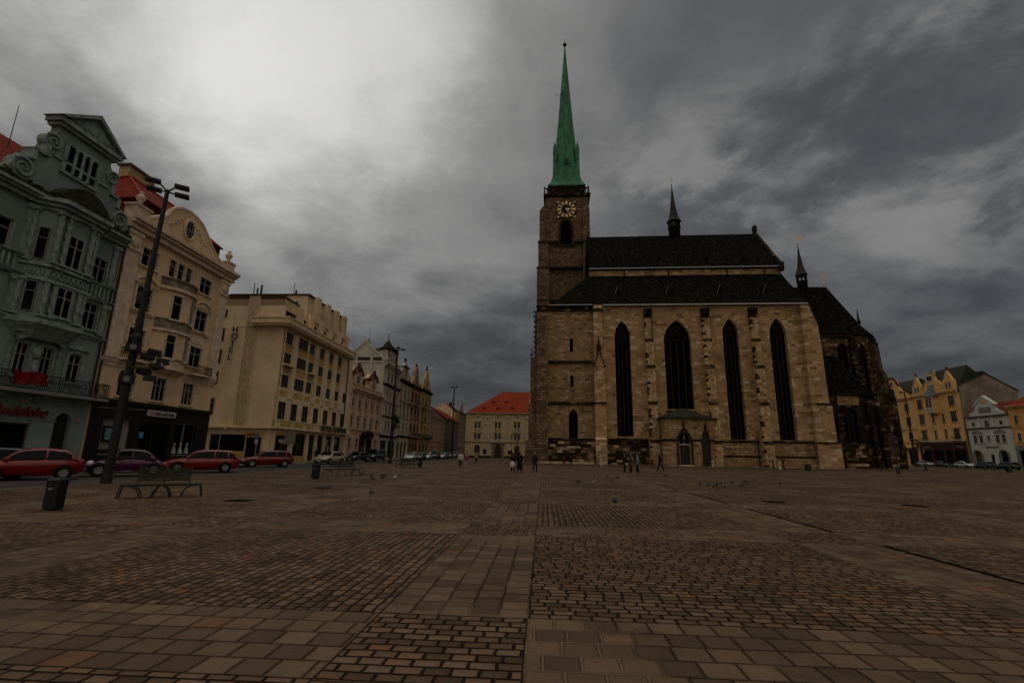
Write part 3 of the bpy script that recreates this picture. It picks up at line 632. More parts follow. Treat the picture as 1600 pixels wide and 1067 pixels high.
    mb.add([(15.7,-.05,0),(15.7,-3.1,0),(16.3,-4.0,0),(16.3,-4.0,6.85),(15.7,-3.1,6.85),(15.7,-.05,6.85)], [(0,1,4,5),(1,2,3,4)])
    mb.add([(20.9,-4.0,0),(23.9,-1.7,0),(24.2,-.05,0),(24.2,-.05,6.85),(23.9,-1.7,6.85),(20.9,-4.0,6.85)], [(0,1,4,5),(1,2,3,4)])
    po = A('portal', mb, 'ashlar2')
    A('door', MB().box(18.05,19.45,-3.55,-3.45,.35,3.1), 'black', po); A('fanlight', MB().prism(hole_loop((18.08,19.42,3.25,4.93,.95)), -3.6,-3.5), 'glassc', po)
    A('door_lintel', MB().box(17.95,19.55,-3.85,-3.4,3.1,3.3).box(18.7,18.8,-3.8,-3.55,3.3,4.6).box(17.7,19.8,-4.35,-3.6,0,.33), 'palestone', po)
    d = MB(); ar = arch(17.75,19.75,3.3,5.45,7)
    for p, q in zip(ar, ar[1:]): d.tube((p[0],-4.08,p[1]),(q[0],-4.08,q[1]), .16, .16, 6)
    d.box(17.6,17.9,-4.15,-4.0,.3,3.3).box(19.6,19.9,-4.15,-4.0,.3,3.3); pinnacle(d, 18.75, -4.12, 5.35, .14, 1.4)
    for i in range(5):
        for s in (-1, 1): d.ball((18.75+s*(.95-.2*i), -4.15, 4.2+.3*i), .13, .12, .12, 6, 4)
    A('door_arch', d, 'trimst', po)
    ex, ey = 3.0/3.78, 2.3/3.78                    # second blind door on the slanting face
    n2 = MB(); n2.box(.8,1.8,-.12,.02,.3,3.6); ar = arch(.75,1.85,3.6,4.9,5); n2.prism([(.75,3.6),(1.85,3.6)]+ar[1:-1], -.12, .02); 
    n2.build('blind_door', M['black'], po, (20.9,-4.0,0), math.atan2(2.3,3.0))
    d = MB(); ar = arch(.55,2.05,3.5,5.4,6)
    for p, q in zip(ar, ar[1:]): d.tube((p[0],-.12,p[1]),(q[0],-.12,q[1]), .15, .15, 6)
    d.box(.42,.7,-.16,0,.2,3.5).box(1.9,2.18,-.16,0,.2,3.5); pinnacle(d, 1.3, -.14, 5.3, .15, 1.2); d.build('blind_arch', M['trimst'], po, (20.9,-4.0,0), math.atan2(2.3,3.0))
    A('porch_moulding', MB().plan([(x+(-.12 if x<16 else .12 if x>21 else 0), y-.14) for x,y in ap], 3.7, 3.95), 'darkst', po)
    e = [(15.45,-.06),(15.4,-3.25),(16.1,-4.3),(21.0,-4.3),(24.25,-1.85),(24.55,-.06)]
    top = [(19.2,-.07),(19.2,-.15),(19.3,-.2),(19.7,-.2),(19.8,-.15),(19.8,-.07)]
    A('porch_roof', MB().plan(e, 6.86, 7.1).plan(e, 7.1, 8.75, top), 'greenroof', po)
    A('downpipe', MB().tube((15.55,-.9,0),(15.55,-.9,25.2), .09, .09, 8).tube((15.55,-3.3,0),(15.55,-3.3,6.8), .07), 'iron')
    A('downpipe', MB().tube((30.3,-.55,0),(30.3,-.55,4.2), .07), 'iron')
    # --- roofs
    lr = MB(); E0, E1 = 25.42, 33.05
    lr.add([(-.6,-.45,E0),(39.75,-.45,E0),(39.75,6.9,E1),(6.4,6.9,E1),(-.6,10,E0)], [(0,1,2,3),(0,3,4)])
    lr.add([(39.75,-.45,E0),(39.75,6.9,E1),(39.75,6.9,E0)], [(0,1,2)])
    lr.add([(6.4,24.1,E1),(39.75,24.1,E1),(39.75,31.5,E0),(6.4,31.5,E0)], [(0,1,2,3)])
    A('aisle_roof', lr, 'slate'); A('gutter', MB().box(7.9,39.85,-.62,-.38,25.2,25.4).box(-.75,6.3,-.62,-.38,25.3,25.44), 'steel')
    A('clerestory_band', MB().box(6.5,39.3,6.85,7.6,32.6,34.0), 'ashlar')
    cs = MB()
    for u in (12.7, 20.5, 30.6, 37.0): cs.box(u-.1,u+.1,6.72,6.9,32.9,34.0)
    A('band_pilasters', cs, 'trimst')
    A('nave_gutter', MB().box(6.4,39.6,6.2,6.6,34.15,34.3), 'steel')
    up = MB().side([(6.3,34.2),(15.5,44.6),(24.7,34.2)], 6.6, 39.4); A('nave_roof', up, 'slate')
    gv = MB().side([(6.0,33.6),(5.95,34.6),(15.5,45.2),(25.05,34.6),(25.0,33.6),(24.6,33.6),(15.5,44.2),(6.4,33.6)], 39.41, 39.85).box(39.35,40.0,15.1,15.9,44.9,46.2).side([(5.9,33.3),(5.7,34.8),(6.5,34.8),(6.5,33.3)], 39.38, 39.95)
    A('gable_coping', gv, 'darkst'); A('gable_wall', MB().side([(6.9,33.0),(6.9,34.6),(15.5,44.3),(24.1,34.6),(24.1,33.0)], 39.42, 39.8), 'ashlar2')
    for u in (10.8, 19.2, 27.5, 34.8):
        d = MB().add([(u-.5,2.0,27.9),(u+.5,2.0,27.9),(u,2.0,29.3),(u,3.65,29.7)], [(0,1,2),(0,2,3),(1,3,2)])
        x = A('roof_dormer', d, 'slate'); A('dormer_edge', MB().tube((u-.53,1.95,27.85),(u-.02,1.95,29.3),.025,.025,5), 'steel', x)
    for u in (10.8, 19.3, 27.7, 34.4):
        d = MB().add([(u-.45,8.1,36.05),(u+.45,8.1,36.05),(u,8.1,37.1),(u,9.4,37.7)], [(0,1,2),(0,2,3),(1,3,2)])
        A('roof_dormer', d, 'slate')
    # --- ridge turret over the nave
    def turret(u, v, zb, ze, zt, r, metal='slate', vane='cross'):
        n = 8; ring = lambda rr: [(rr, 0)]
        t = A('ridge_turret', MB().lathe(u, v, [(r*.92,zb),(r*.92,ze-1.35)], n, pi/8), metal)
        lt = MB().lathe(u, v, [(r*1.06,ze-1.4),(r*1.06,ze-1.28)], n, pi/8)
        for i in range(8):
            a = pi/8+2*pi*i/8; lt.tube((u+r*.86*cos(a),v+r*.86*sin(a),ze-1.3),(u+r*.86*cos(a),v+r*.86*sin(a),ze+.02), .12*r, .12*r, 5)
        lt.lathe(u, v, [(r*1.0,ze-.18),(r*1.0,ze)], n, pi/8); A('lantern', lt, 'darkst', t)
        if vane != 'cross': pass
        else: A('louvres', MB().lathe(u, v, [(r*.72,ze-1.3),(r*.72,ze-.1)], n, pi/8), 'black', t)
        sp = MB().lathe(u, v, [(r*1.22,ze),(r*1.1,ze+.12),(r*.78,ze+1.0),(r*.5,ze+(zt-ze)*.33),(r*.22,ze+(zt-ze)*.7),(.05,zt)], n, pi/8); A('turret_spire', sp, 'slatespire', t)
        f = MB(); f.tube((u,v,zt-.3),(u,v,zt+1.9),.045,.03,6); f.ball((u,v,zt+.3),.2,None,.2,8,6)
        if vane == 'cross':
            f.box(u-.35,u+.35,v-.04,v+.04,zt+1.25,zt+1.35); f.box(u-.24,u+.24,v-.04,v+.04,zt+.85,zt+.93)
        else:
            f.prism([(u,zt+1.1),(u+1.0,zt+1.35),(u+.8,zt+1.55),(u+1.0,zt+1.75),(u,zt+1.7)], v-.03, v+.03); f.ball((u,v,zt+1.95),.1)
        A('finial', f, 'gold', t)
    turret(24.2, 15.5, 42.2, 47.5, 55.6, 1.22); turret(47.5, 15.5, 32.0, 35.8, 42.0, .95, vane='flag')
    # --- north tower
    V = 22.0; tw = [(1.5,3.95,45.95,52.0,2.3)]
    A('tower', wall_grid(MB(), -1.75, 7.75, 25, 57.4, tw, V, .8).add([(-1.75,V,25),(-1.75,V+9.5,25),(-1.75,V+9.5,57.4),(-1.75,V,57.4)],[(0,1,2,3)]).add([(7.75,V,25),(7.75,V+9.5,25),(7.75,V+9.5,57.4),(7.75,V,57.4)],[(0,1,2,3)]).add([(-1.75,V+9.5,25),(7.75,V+9.5,25),(7.75,V+9.5,57.4),(-1.75,V+9.5,57.4)],[(0,1,2,3)]).add([(-1.75,V,57.4),(7.75,V,57.4),(7.75,V+9.5,57.4),(-1.75,V+9.5,57.4)],[(0,1,2,3)]).box(-3.4,7.8,V+.9,V+9.5,0,25), 'towerst')
    bw = A('bell_window', MB().prism(hole_loop((1.48,3.97,45.9,52.02,2.3)), V+.6, V+.7), 'glassc')
    d = MB(); ar = arch(1.25,4.2,49.7,52.45,8)
    for p, q in zip(ar, ar[1:]): d.tube((p[0],V-.06,p[1]),(q[0],V-.06,q[1]), .2, .2, 6)
    d.box(1.05,1.45,V-.16,V+.02,46,49.7).box(4.0,4.4,V-.16,V+.02,46,49.7).box(.7,4.75,V-.34,V+.05,45.55,45.9); d.build('window_surround', M['trimst'], bw)
    tb = A('tower_buttress', MB().prism([(-3.05,46.6),(-1.74,46.6),(-1.74,55.4),(-1.9,55.4),(-3.05,53.9)], V-.5, V+1.6).box(-3.3,-1.0,V-.65,V+1.7,40.6,46.6).box(-3.55,-.9,V-.8,V+1.8,10,40.6), 'towerst')
    A('tower_buttress', MB().box(6.35,7.9,V-.5,V+1.4,46.6,54.0).box(6.3,7.95,V-.65,V+1.6,40.6,46.6).box(6.25,8.0,V-.8,V+1.7,20,40.6).prism([(6.35,54.0),(7.9,54.0),(7.2,55.6)], V-.5, V+.3), 'towerst')
    for z, a, b in ((46.45,-3.4,.9),(46.45,4.6,8.0),(40.5,-3.65,8.1),(33.2,-3.6,6.0)): A('string_course', MB().box(a,b,V-.85,V+.1,z-.22,z+.2), 'trimst')
    A('gallery_cornice', MB().box(-2.05,8.05,V-.35,V+9.9,57.4,57.75).box(-2.2,8.2,V-.5,V+10,57.75,58.05), 'darkst')
    ga = MB(); g0, g1 = -1.95, 7.75
    for x in [g0+i*(g1-g0)/16 for i in range(17)]: ga.box(x-.09,x+.09,V-.4,V-.22,58.05,59.2)
    for y in [V-.3+i*9.6/12 for i in range(13)]: ga.box(g0-.05,g0+.1,y-.07,y+.07,58.05,59.2); ga.box(g1-.1,g1+.05,y-.07,y+.07,58.05,59.2)
    ga.box(g0-.1,g1+.1,V-.46,V-.18,59.2,59.42).box(g0-.1,g0+.14,V-.17,V+9.4,59.2,59.42).box(g1-.14,g1+.1,V-.17,V+9.4,59.2,59.42)
    for x in (g0, g1): ga.box(x-.16,x+.16,V-.5,V-.12,58.05,59.7)
    A('gallery_balustrade', ga, 'darkst')
    A('spire_base', MB().box(-1.15,7.05,V+.6,V+9.0,58.06,60.45).box(-1.3,7.2,V+.45,V+9.15,60.2,60.55), 'darkst')
    ci = MB()
    for i in range(7):
        for z in (58.7, 59.6):
            for k in range(8):
                a = 2*pi*k/8; b_ = 2*pi*(k+1)/8; cx = -.5+i*1.15
                ci.tube((cx+.36*cos(a),V+.55,z+.32*sin(a)),(cx+.36*cos(b_),V+.55,z+.32*sin(b_)),.05,.05,5)
    A('parapet_lattice', ci, 'trimst')
    # copper spire: square skirt running into an octagon
    cx, cy = 2.95, V+4.75
    def octa(r, c, z):                                 # c = corner cut (0 square .. .41 octagon)
        k = r*(1-c*1.414/ (1+.0)); q = r-r*c*1.0
        return [(cx-r,cy-q,z),(cx-q,cy-r,z),(cx+q,cy-r,z),(cx+r,cy-q,z),(cx+r,cy+q,z),(cx+q,cy+r,z),(cx-q,cy+r,z),(cx-r,cy+q,z)]
    rings = [octa(4.2,.02,60.56),octa(4.15,.03,60.9),octa(3.55,.08,62.0),octa(3.15,.16,63.6),octa(2.95,.25,65.6),octa(2.75,.36,68),octa(2.38,.5,72.2),octa(1.7,.586,80),octa(1.08,.586,88.5),octa(.42,.586,97),octa(.1,.586,101.8)]
    sp = A('spire', MB().loft(rings), 'copper')
    for sx in (-1, 1):
        for sy in (-1, 1):
            x, y = cx+sx*2.62, cy+sy*2.62
            d = MB(); d.loft([[(x-.42*k,y-.42*k,z),(x+.42*k,y-.42*k,z),(x+.42*k,y+.42*k,z),(x-.42*k,y+.42*k,z)] for k, z in ((1.15,63.4),(1,66),(.95,70.6),(.62,71.6),(.08,72.6))]); d.ball((x,y,72.7),.12)
            A('corner_pinnacle', d, 'copper', sp)
    A('spire_dormer', MB().add([(cx-.75,cy-3.35,66.8),(cx+.75,cy-3.35,66.8),(cx,cy-3.35,68.6),(cx,cy-2.3,68.9)],[(0,1,2),(0,2,3),(1,3,2)]), 'copper', sp)
    A('dormer_opening', MB().prism([(cx-.38,66.95),(cx+.38,66.95),(cx+.38,67.5),(cx,68.05),(cx-.38,67.5)], cy-3.42, cy-3.36), 'black', sp)
    f = MB(); f.tube((cx,cy,101.5),(cx,cy,103.9),.07,.04,6); f.ball((cx,cy,102.2),.5,None,.5,12,8); f.tube((cx-2.4,cy,87.6),(cx-1.0,cy,87.6),.04,.04,5).tube((cx-2.4,cy,87.6),(cx-2.4,cy,88),.04); A('finial', f, 'iron', sp)
    # clock
    cu, cz, r = 2.85, 54.3, 2.05
    ck = A('clock', MB().box(cu-r-.05,cu+r+.05,V-.12,V-.02,cz-r-.05,cz+r+.05), 'clockface')
    cn = MB()
    for sx in (-1, 1):
        for sz in (-1, 1): cn.box(cu+sx*(r-.25)-.24,cu+sx*(r-.25)+.24,V-.17,V-.12,cz+sz*(r-.25)-.24,cz+sz*(r-.25)+.24)
    A('corner_plates', cn, 'palestone', ck)
    nm = MB()
    for k in range(12):
        a = k*pi/6; ca, sa = cos(a), sin(a); w = .2 if k % 3 else .27
        q = lambda rr, s_: (cu+rr*sa+s_*ca, cz+rr*ca-s_*sa)
        nm.prism([q(1.22,-w*.8),q(1.22,w*.8),q(1.92,w),q(1.92,-w)], V-.19, V-.13)
    for k in range(48):
        a, b_ = 2*pi*k/48, 2*pi*(k+1)/48
        for rr in (1.98, 1.16): nm.tube((cu+rr*sin(a),V-.16,cz+rr*cos(a)),(cu+rr*sin(b_),V-.16,cz+rr*cos(b_)),.035,.035,4)
    A('numerals', nm, 'gold', ck)
    hd = MB()
    for ang, L, w in ((R(24.5*6), 1.05, .15), (R(132), 0, 0)):
        if L:
            sa, ca = sin(ang), cos(ang); q = lambda rr, s_: (cu+rr*sa+s_*ca, cz+rr*ca-s_*sa); hd.prism([q(-.3,-.08),q(.6,-w),q(L,0),q(.6,w),q(-.3,.08)], V-.24, V-.2)
    ang = R(92); sa, ca = sin(ang), cos(ang); q = lambda rr, s_: (cu+rr*sa+s_*ca, cz+rr*ca-s_*sa); hd.prism([q(-.2,-.1),q(.5,-.24),q(1.0,0),q(.5,.24),q(-.2,.1)], V-.29, V-.25)
    A('clock_hands', hd, 'gold', ck)
    # --- choir and apse
    cv, rr, ux = 15.5, 6.75, 51.0
    vt = [(ux+rr*cos(R(a)), cv+rr*sin(R(a))) for a in (-90,-54,-18,18,54,90)]
    mb = wall_grid(MB(), 39.7, ux, 0, 22.4, [(48.5,50.1,13.0,21.0,1.4),(43.4,45.0,13.0,21.0,1.4)], cv-rr, .5)
    A('choir_north_wall', MB().box(39.7,ux,cv+rr,cv+rr+.4,0,22.4), 'apsest')
    A('choir_wall', mb, 'apsest')
    church_window(T, 49.3, 13.0, 21.0, 1.6, 1.4, cv-rr, 2, .4)
    for i in range(5):
        a, b_ = vt[i], vt[i+1]; L = math.hypot(b_[0]-a[0], b_[1]-a[1]); an = math.atan2(b_[1]-a[1], b_[0]-a[0])
        fw = wall_grid(MB(), 0, L, 0, 22.4, [(L/2-.8,L/2+.8,7.0,21.0,1.4)], 0, .5).build('apse_wall', M['apsest'], T, (a[0],a[1],0), an)
        church_window(fw, L/2, 7.0, 21.0, 1.6, 1.4, 0, 2, .4, True)
    for i in range(6):
        p = vt[i]; ra = (-90,-54,-18,18,54,90)[i]
        bt = MB().side([(.1,0),(-2.2,0),(-2.2,3.8),(-2.0,4.1),(-1.95,10.2),(-1.5,10.9),(-1.1,16.2),(-.7,16.9),(-.55,20.6),(.1,21.8)], -.6, .6)
        bo = bt.build('apse_buttress', M['apsest' if i % 2 else 'darkst'], T, (p[0],p[1],0), R(ra+90))
        
        for py_, pz_, ph_ in ((-1.7,10.5,3.2),(-.3,20.9,1.8)): pn = MB(); pinnacle(pn, 0, py_, pz_, .3, ph_); pn.build('pinnacle', M['darkst'], bo)
    A('choir_plinth', MB().box(41.9,ux,cv-rr-.3,cv-rr+.1,0,3.7), 'darkst')
    rz, ez = 33.4, 22.45
    ev = [(ux+(rr+.5)*cos(R(a)), cv+(rr+.5)*sin(R(a))) for a in (-90,-54,-18,18,54,90)]
    cr = MB(); md = [(ux+(rr-1.2)*cos(R(a)), cv+(rr-1.2)*sin(R(a))) for a in (-90,-54,-18,18,54,90)]
    zz = 24.6; V_ = [(39.8,cv-rr-.5,ez),(39.8,cv-rr+1.2,zz),(39.8,cv,rz),(51.7,cv,rz)]+[(x,y,ez) for x,y in ev]+[(x,y,zz) for x,y in md]+[(39.8,cv+rr+.5,ez),(39.8,cv+rr-1.2,zz)]
    F_ = [(0,4,10,1),(1,10,3,2),(2,3,15,17),(17,15,9,16)]
    for i in range(5): F_ += [(4+i,5+i,11+i,10+i),(10+i,11+i,3)]
    A('choir_roof', cr.add(V_, F_), 'slate')
    A('choir_cornice', MB().box(39.7,ux,cv-rr-.35,cv-rr,22.0,22.45), 'trimst')
    f = MB(); f.tube((51.4,cv,33.2),(51.4,cv,36.2),.05,.04,6); f.ball((51.4,cv,34.0),.2); f.box(51.0,51.8,cv-.04,cv+.04,35.3,35.42).box(51.15,51.65,cv-.04,cv+.04,34.8,34.9); A('roof_cross', f, 'gold')
    f = MB(); f.tube((55.2,13.0,25.4),(55.2,13.0,28.4),.25,.03,6); f.ball((55.2,13,25.7),.35); A('roof_spike', f, 'slate')
    # --- side chapel with its steep concave roof
    c0, c1, v0 = 42.7, 49.8, 3.0
    ch = A('side_chapel', wall_grid(MB(), c0, c1, 0, 11.2, [(44.9,46.9,4.0,9.5,1.5)], v0, .5).add([(c1,v0,0),(c1,8.6,0),(c1,8.6,11.2),(c1,v0,11.2)],[(0,1,2,3)]).add([(c0,v0,0),(c0,8.6,0),(c0,8.6,11.2),(c0,v0,11.2)],[(0,1,2,3)]).box(c0-1.5,c0,v0+.5,9,0,11), 'darkst')
    church_window(ch, 45.9, 4.0, 9.5, 2.0, 1.5, v0, 3, .4)
    A('chapel_plinth', MB().box(c0-1.0,c1+.3,v0-.5,v0+.02,0,1.0).box(c0,c1+.15,v0-.25,v0+.02,1.0,3.6), 'plinthst', ch); A('chapel_moulding', MB().box(c0,c1+.2,v0-.35,v0+.03,3.6,3.85), 'darkst', ch)
    A('gable_panel', MB().box(44.2,47.4,v0-.1,v0+.02,9.75,11.1), 'ashlar2', ch)
    rg = []
    for k, z in ((0,11.2),(.18,12.3),(.42,14.2),(.7,16.6),(1,18.6)):
        rg.append([(c0-1.6+.0*k,v0-.4+5.7*k,z),(c1+.4-2.4*k**.6,v0-.4+5.7*k,z),(c1+.4-2.4*k**.6,8.7,z),(c0-1.6,8.7,z)])
    A('chapel_roof', MB().loft(rg), 'slate', ch)
    for u in (43.6, 48.6, 50.0):
        cb = MB().side([(.1,0),(-1.1,0),(-1.0,5.8),(-.5,6.6),(-.5,9.6),(.1,10.4)], u-.32, u+.32); A('chapel_buttress', cb.xf(Matrix.Translation((0,v0,0))), 'darkst', ch)
    for u in (43.6, 48.6, 50.0): pn = MB(); pinnacle(pn, u, v0-.75, 6.2, .2, 3.0); pn.build('pinnacle', M['darkst'], ch)
    # low annex at the foot of the apse, with its hood roof
    an = A('annex', MB().box(49.9,52.6,3.4,9.4,0,5.7), 'apsest'); A('annex_roof', MB().loft([[(49.3,2.7,5.7),(53.2,2.7,5.7),(53.2,9.5,5.7),(49.3,9.5,5.7)],[(49.9,3.3,6.0),(52.7,3.3,6.0),(52.7,9.4,6.0),(49.9,9.4,6.0)],[(50.9,5.2,7.4),(51.6,5.2,7.4),(51.6,9.2,7.4),(50.9,9.2,7.4)]]), 'slate', an)
    A('annex_plinth', MB().box(49.82,53.0,3.1,9.3,0,1.2), 'plinthst', an)
    pn = MB(); pinnacle(pn, 52.5, 2.9, 5.4, .22, 3.4); A('pinnacle', pn, 'darkst', an); pn = MB(); pinnacle(pn, 53.6, 4.6, 3.0, .25, 3.6); pn.box(53.3,53.9,4.3,4.9,0,3.0); A('pinnacle', pn, 'darkst', an)
    # step round the foot of the church
    tag(MB().box(-6.0,42.6,-5.2,.2,-.02,.16).box(42.6,54.5,1.8,8,-.02,.16).build('church_step', M['stepst'], None, CH.at(0), CH.rot), kind='structure')
def twisted(h, r=.13):
    mb = MB(); n = 10; k = int(h/.05); rings = []
    for i in range(k+1):
        z = h*i/k; rings.append([((r*(1+.22*cos(3*(2*pi*j/n)+z*9)))*cos(2*pi*j/n), (r*(1+.22*cos(3*(2*pi*j/n)+z*9)))*sin(2*pi*j/n), z) for j in range(n)])
    mb.loft(rings); mb.box(-r*1.4,r*1.4,-r*1.4,r*1.4,-.12,0); mb.box(-r*1.5,r*1.5,-r*1.5,r*1.5,h,h+.14); return mb
def spiral_scroll(cx, cz, r, sgn=1, turns=1.6, th=.09, y=-.14):
    mb = MB(); n = int(26*turns); prev = None
    for i in range(n+1):
        a = 2*pi*turns*i/n; rr = r*(1-.8*i/n); p = (cx+sgn*rr*cos(a+.6), y, cz+rr*sin(a+.6))
        if prev: mb.tube(prev, p, th*(1.15-.5*i/n), th*(1.15-.5*i/n), 6)
        prev = p
    return mb
def moss_band(u0, u1, y, z, h):
    mb = MB().box(u0,u1,y-.1,y+.6,z,z+h*.6); n = int((u1-u0)*6)
    for k in range(n): mb.ball((u0+(u1-u0)*(k+.5)/n, y+rnd.uniform(-.1,.25), z+h*rnd.uniform(.4,.9)), rnd.uniform(.1,.2), rnd.uniform(.1,.2), rnd.uniform(.06,.16), 6, 4)
    return mb
def railing(u0, u1, y, z0, h, pitch=.14, posts=True, ends=True):
    mb = MB(); mb.box(u0,u1,y-.025,y+.025,z0+h-.05,z0+h); mb.box(u0,u1,y-.02,y+.02,z0+.06,z0+.1)
    n = max(2, int((u1-u0)/pitch))
    for i in range(n+1):
        u = u0+(u1-u0)*i/n; mb.box(u-.012,u+.012,y-.012,y+.012,z0,z0+h-.05)
    if ends:
        for u in (u0, u1):
            mb.box(u-.02,u+.02,y,-.0,z0+h-.05,z0+h)
            for k in range(1, int(abs(y)/.15)): mb.box(u-.012,u+.012,y+k*.15-.012,y+k*.15+.012,z0,z0+h-.05)
    return mb
def urn(mb, x, y, z, s=1.0):
    return mb.lathe(x, y, [(.28*s,z),(.28*s,z+.12*s),(.1*s,z+.25*s),(.3*s,z+.6*s),(.36*s,z+.8*s),(.2*s,z+.95*s),(.14*s,z+1.05*s),(.17*s,z+1.2*s),(.02,z+1.3*s)], 12)
def dormer_face(h, outline, mat, y=0, th=.5, name='gable', cope=None, cw=.14):
    g = h.part(name, MB().prism(outline, y, y+th), mat)
    if cope:
        c = MB()
        for p, q in zip(outline[1:], outline[2:]+outline[:1]):
            if p[1] <= outline[0][1]+.05 and q[1] <= outline[0][1]+.05: continue
            c.tube((p[0],y+.1,p[1]),(q[0],y+.1,q[1]), cw, cw, 6)
        c.xf(Matrix.Translation((-h.u0,0,0))).build('coping', M[cope], g)
    return g
def shop(h, u0, u1, z0, z1, mat='shopglass', y=.2, frame='black', n=2):
    """glazed shop opening: hole in the wall, glass behind, frame"""
    h.hole(u0, u1, z0, z1)
    mb = MB(); mb.box(u0,u1,y-.08,y,z0,z0+.1); mb.box(u0,u1,y-.08,y,z1-.1,z1)
    for k in range(n+1):
        c = u0+(u1-u0)*k/n; mb.box(max(u0,c-.05),min(u1,c+.05),y-.08,y,z0+.1,z1-.1)
    f = h.part('shop_window', mb, frame)
    MB().box(u0,u1,y+.005,y+.05,z0,z1).xf(Matrix.Translation((-h.u0,0,0))).build('pane', M[mat], f); return f
def sidewin(h, x, y, w, z0, z1, **kw):               # window on the side wall that faces down the row
    kw.setdefault('trim', None); return window(h.root, x-h.u0, y, z0, w, z1-z0, rot=R(-90), rec=-.02, **kw)

def green_house():
    wm = plaster('sea_green_plaster', (.19,.232,.208), .8); M['greentrim'] = plain('sea_green_trim', (.195,.237,.212), .85, var=.3, scale=2.5, bump=.3)
    h = House('gabled_townhouse', 'sea-green gabled townhouse with scroll gable, bay window and twisted columns, red script over its shop', 'townhouse', LEFT, 21.0, 33.15, 14, 15.6, wm, 'greentrim')
    P = lambda n, mb, m, **k: h.part(n, mb, m, **k)
    for za, zb, kw in ((12.45,14.1,{}),(9.2,10.95,dict(head='hood'))):
        [h.win(a_,b_,za,zb,pane='glass',**kw) for a_, b_ in ((24.55,25.95),(31.25,32.3),(22.1,23.4))]
    for a, b in ((22.2,23.2),(24.6,25.6),(27.75,28.45),(29.25,29.95)): h.win(a,b,5.55,7.4,sur=.16)
    h.win(31.0,31.9,5.55,7.4,rise=.18,sur=.26,head='seg')
    h.hole(31.0,32.1,0,3.6,.55); shop(h,23.6,29.55,.55,2.85,n=3,frame='brownj')
    h.wall()
    P('door', MB().prism(hole_loop((31.0,32.1,0,3.6,.55)), .25, .33), 'black')
    h.band(15.6,16.15,.75,name='main_cornice'); P('gutter_ledge', moss_band(21,33.2,-.45,16.2,.42), 'mossledge')
    h.band(11.15,11.35,.3); h.band(8.55,8.8,.25); h.band(12.2,12.4,.26); h.band(3.0,3.1,.08,u0=23,u1=31)
    for u0, u1 in ((24.3,26.6),(30.9,33.0)):
        b = MB()
        for k in range(int((u1-u0)/.32)): b.tube((u0+.16+k*.32,-.16,11.42),(u0+.16+k*.32,-.16,12.16),.09,.06,7)
        P('balustrade', b, 'greentrim')
    for u in (24.2,26.75,32.75): h.pil(u,.5,12.45,15.5,.16); h.pil(u,.5,8.9,11.1,.16)
    # canted bay over two storeys
    bp = [(26.85,-.0),(27.65,-1.0),(30.05,-1.0),(30.85,-.0)]
    bay = P('bay', MB().plan(bp, 8.7, 15.95), wm)
    x = Matrix.Translation((-h.u0,0,0))
    sub = lambda n, mb, m: mb.xf(x).build(n, M[m], bay)
    ex = lambda e: [(26.85-e,0),(27.65-e*.6,-1.0-e),(30.05+e*.6,-1.0-e),(30.85+e,0)]
    for z, e, t in ((8.45,.35,.3),(11.05,.14,.14),(11.9,.2,.16)): sub('bay_moulding', MB().plan(ex(e), z, z+t), 'greentrim')
    sub('bay_cornice', MB().plan(ex(.2),15.4,15.6).plan(ex(.45),15.6,15.82).plan(ex(.7),15.82,16.07), 'greentrim')
    sub('bay_corbel', MB().plan(ex(-.45), 7.7, 8.1, ex(-.1)).plan(ex(-.1), 8.1, 8.45, ex(.3)), 'greentrim')
    bl = MB()
    for k in range(8):
        cx = 27.75+k*.315; 
        for i in range(8): bl.tube((cx+.13*cos(2*pi*i/8),-1.06,11.55+.22*sin(2*pi*i/8)),(cx+.13*cos(2*pi*(i+1)/8),-1.06,11.55+.22*sin(2*pi*(i+1)/8)),.045,.045,5)
    for i in range(6): bl.ball((27.0+i*.12,-.22-i*.15,11.55),.09,.09,.24,6,4)
    sub('bay_balustrade', bl, 'greentrim')
    for za, zb in ((12.3,14.3),(9.15,10.95)):
        window(bay, 28.35-h.u0, -1.0, za, 1.0, zb-za, rec=-.03, trim='greentrim', sur=.13, pane='glass')
        window(bay, 27.12-h.u0, -.36, za, .5, zb-za, nv=1, rec=-.03, rot=math.atan2(-1.0,.8), trim=None, frame='greyt', pane='glass')
    tw = {}
    for z0, hh in ((12.25,3.0),(9.0,1.95)):
        for u, y in ((27.62,-1.12),(28.12,-1.16),(29.75,-1.16),(30.08,-1.1),(26.9,-.2)):
            me = cached(('tw',hh), lambda: twisted(hh).mesh('twisted_column', M['greentrim'])); obj('twisted_column', me, bay, (u-h.u0,y,z0))
    # ornate hood over the first-floor windows, with a shield
    d = MB().plan([(27.2,0),(27.2,-.55),(30.4,-.55),(30.4,0)],7.95,8.1); a = arch(27.4,30.3,7.55,7.95,6)
    for p, q in zip(a, a[1:]): d.tube((p[0],-.35,p[1]),(q[0],-.35,q[1]),.12,.12,6)
    d.ball((28.85,-.2,7.0),.3,.16,.4,8,6).box(28.55,29.15,-.14,0,5.5,6.6).ball((28.85,-.22,6.1),.2,.14,.45,8,6)
    for u in (27.35,28.6,29.1,30.3): d.box(u-.1,u+.1,-.12,0,5.4,7.6)
    P('window_hood', d, 'greentrim')
    # roof behind, then scroll gable
    h.roof(21.9,'redtile',over=.1,yr=6,z0=16.4)
    og = [(24.9,16.2),(33.1,16.2),(33.1,16.9),(32.75,17.9),(32.0,18.15),(32.0,18.75),(31.4,18.75),(31.4,19.4),(31.3,20.3),(30.95,20.7),(30.95,21.35),(27.15,21.35),(27.15,20.7),(26.8,20.3),(26.7,19.4),(26.7,18.75),(26.05,18.75),(26.05,18.15),(25.3,17.9),(24.9,16.9)]
    g = dormer_face(h, og, wm, -.05, .6)
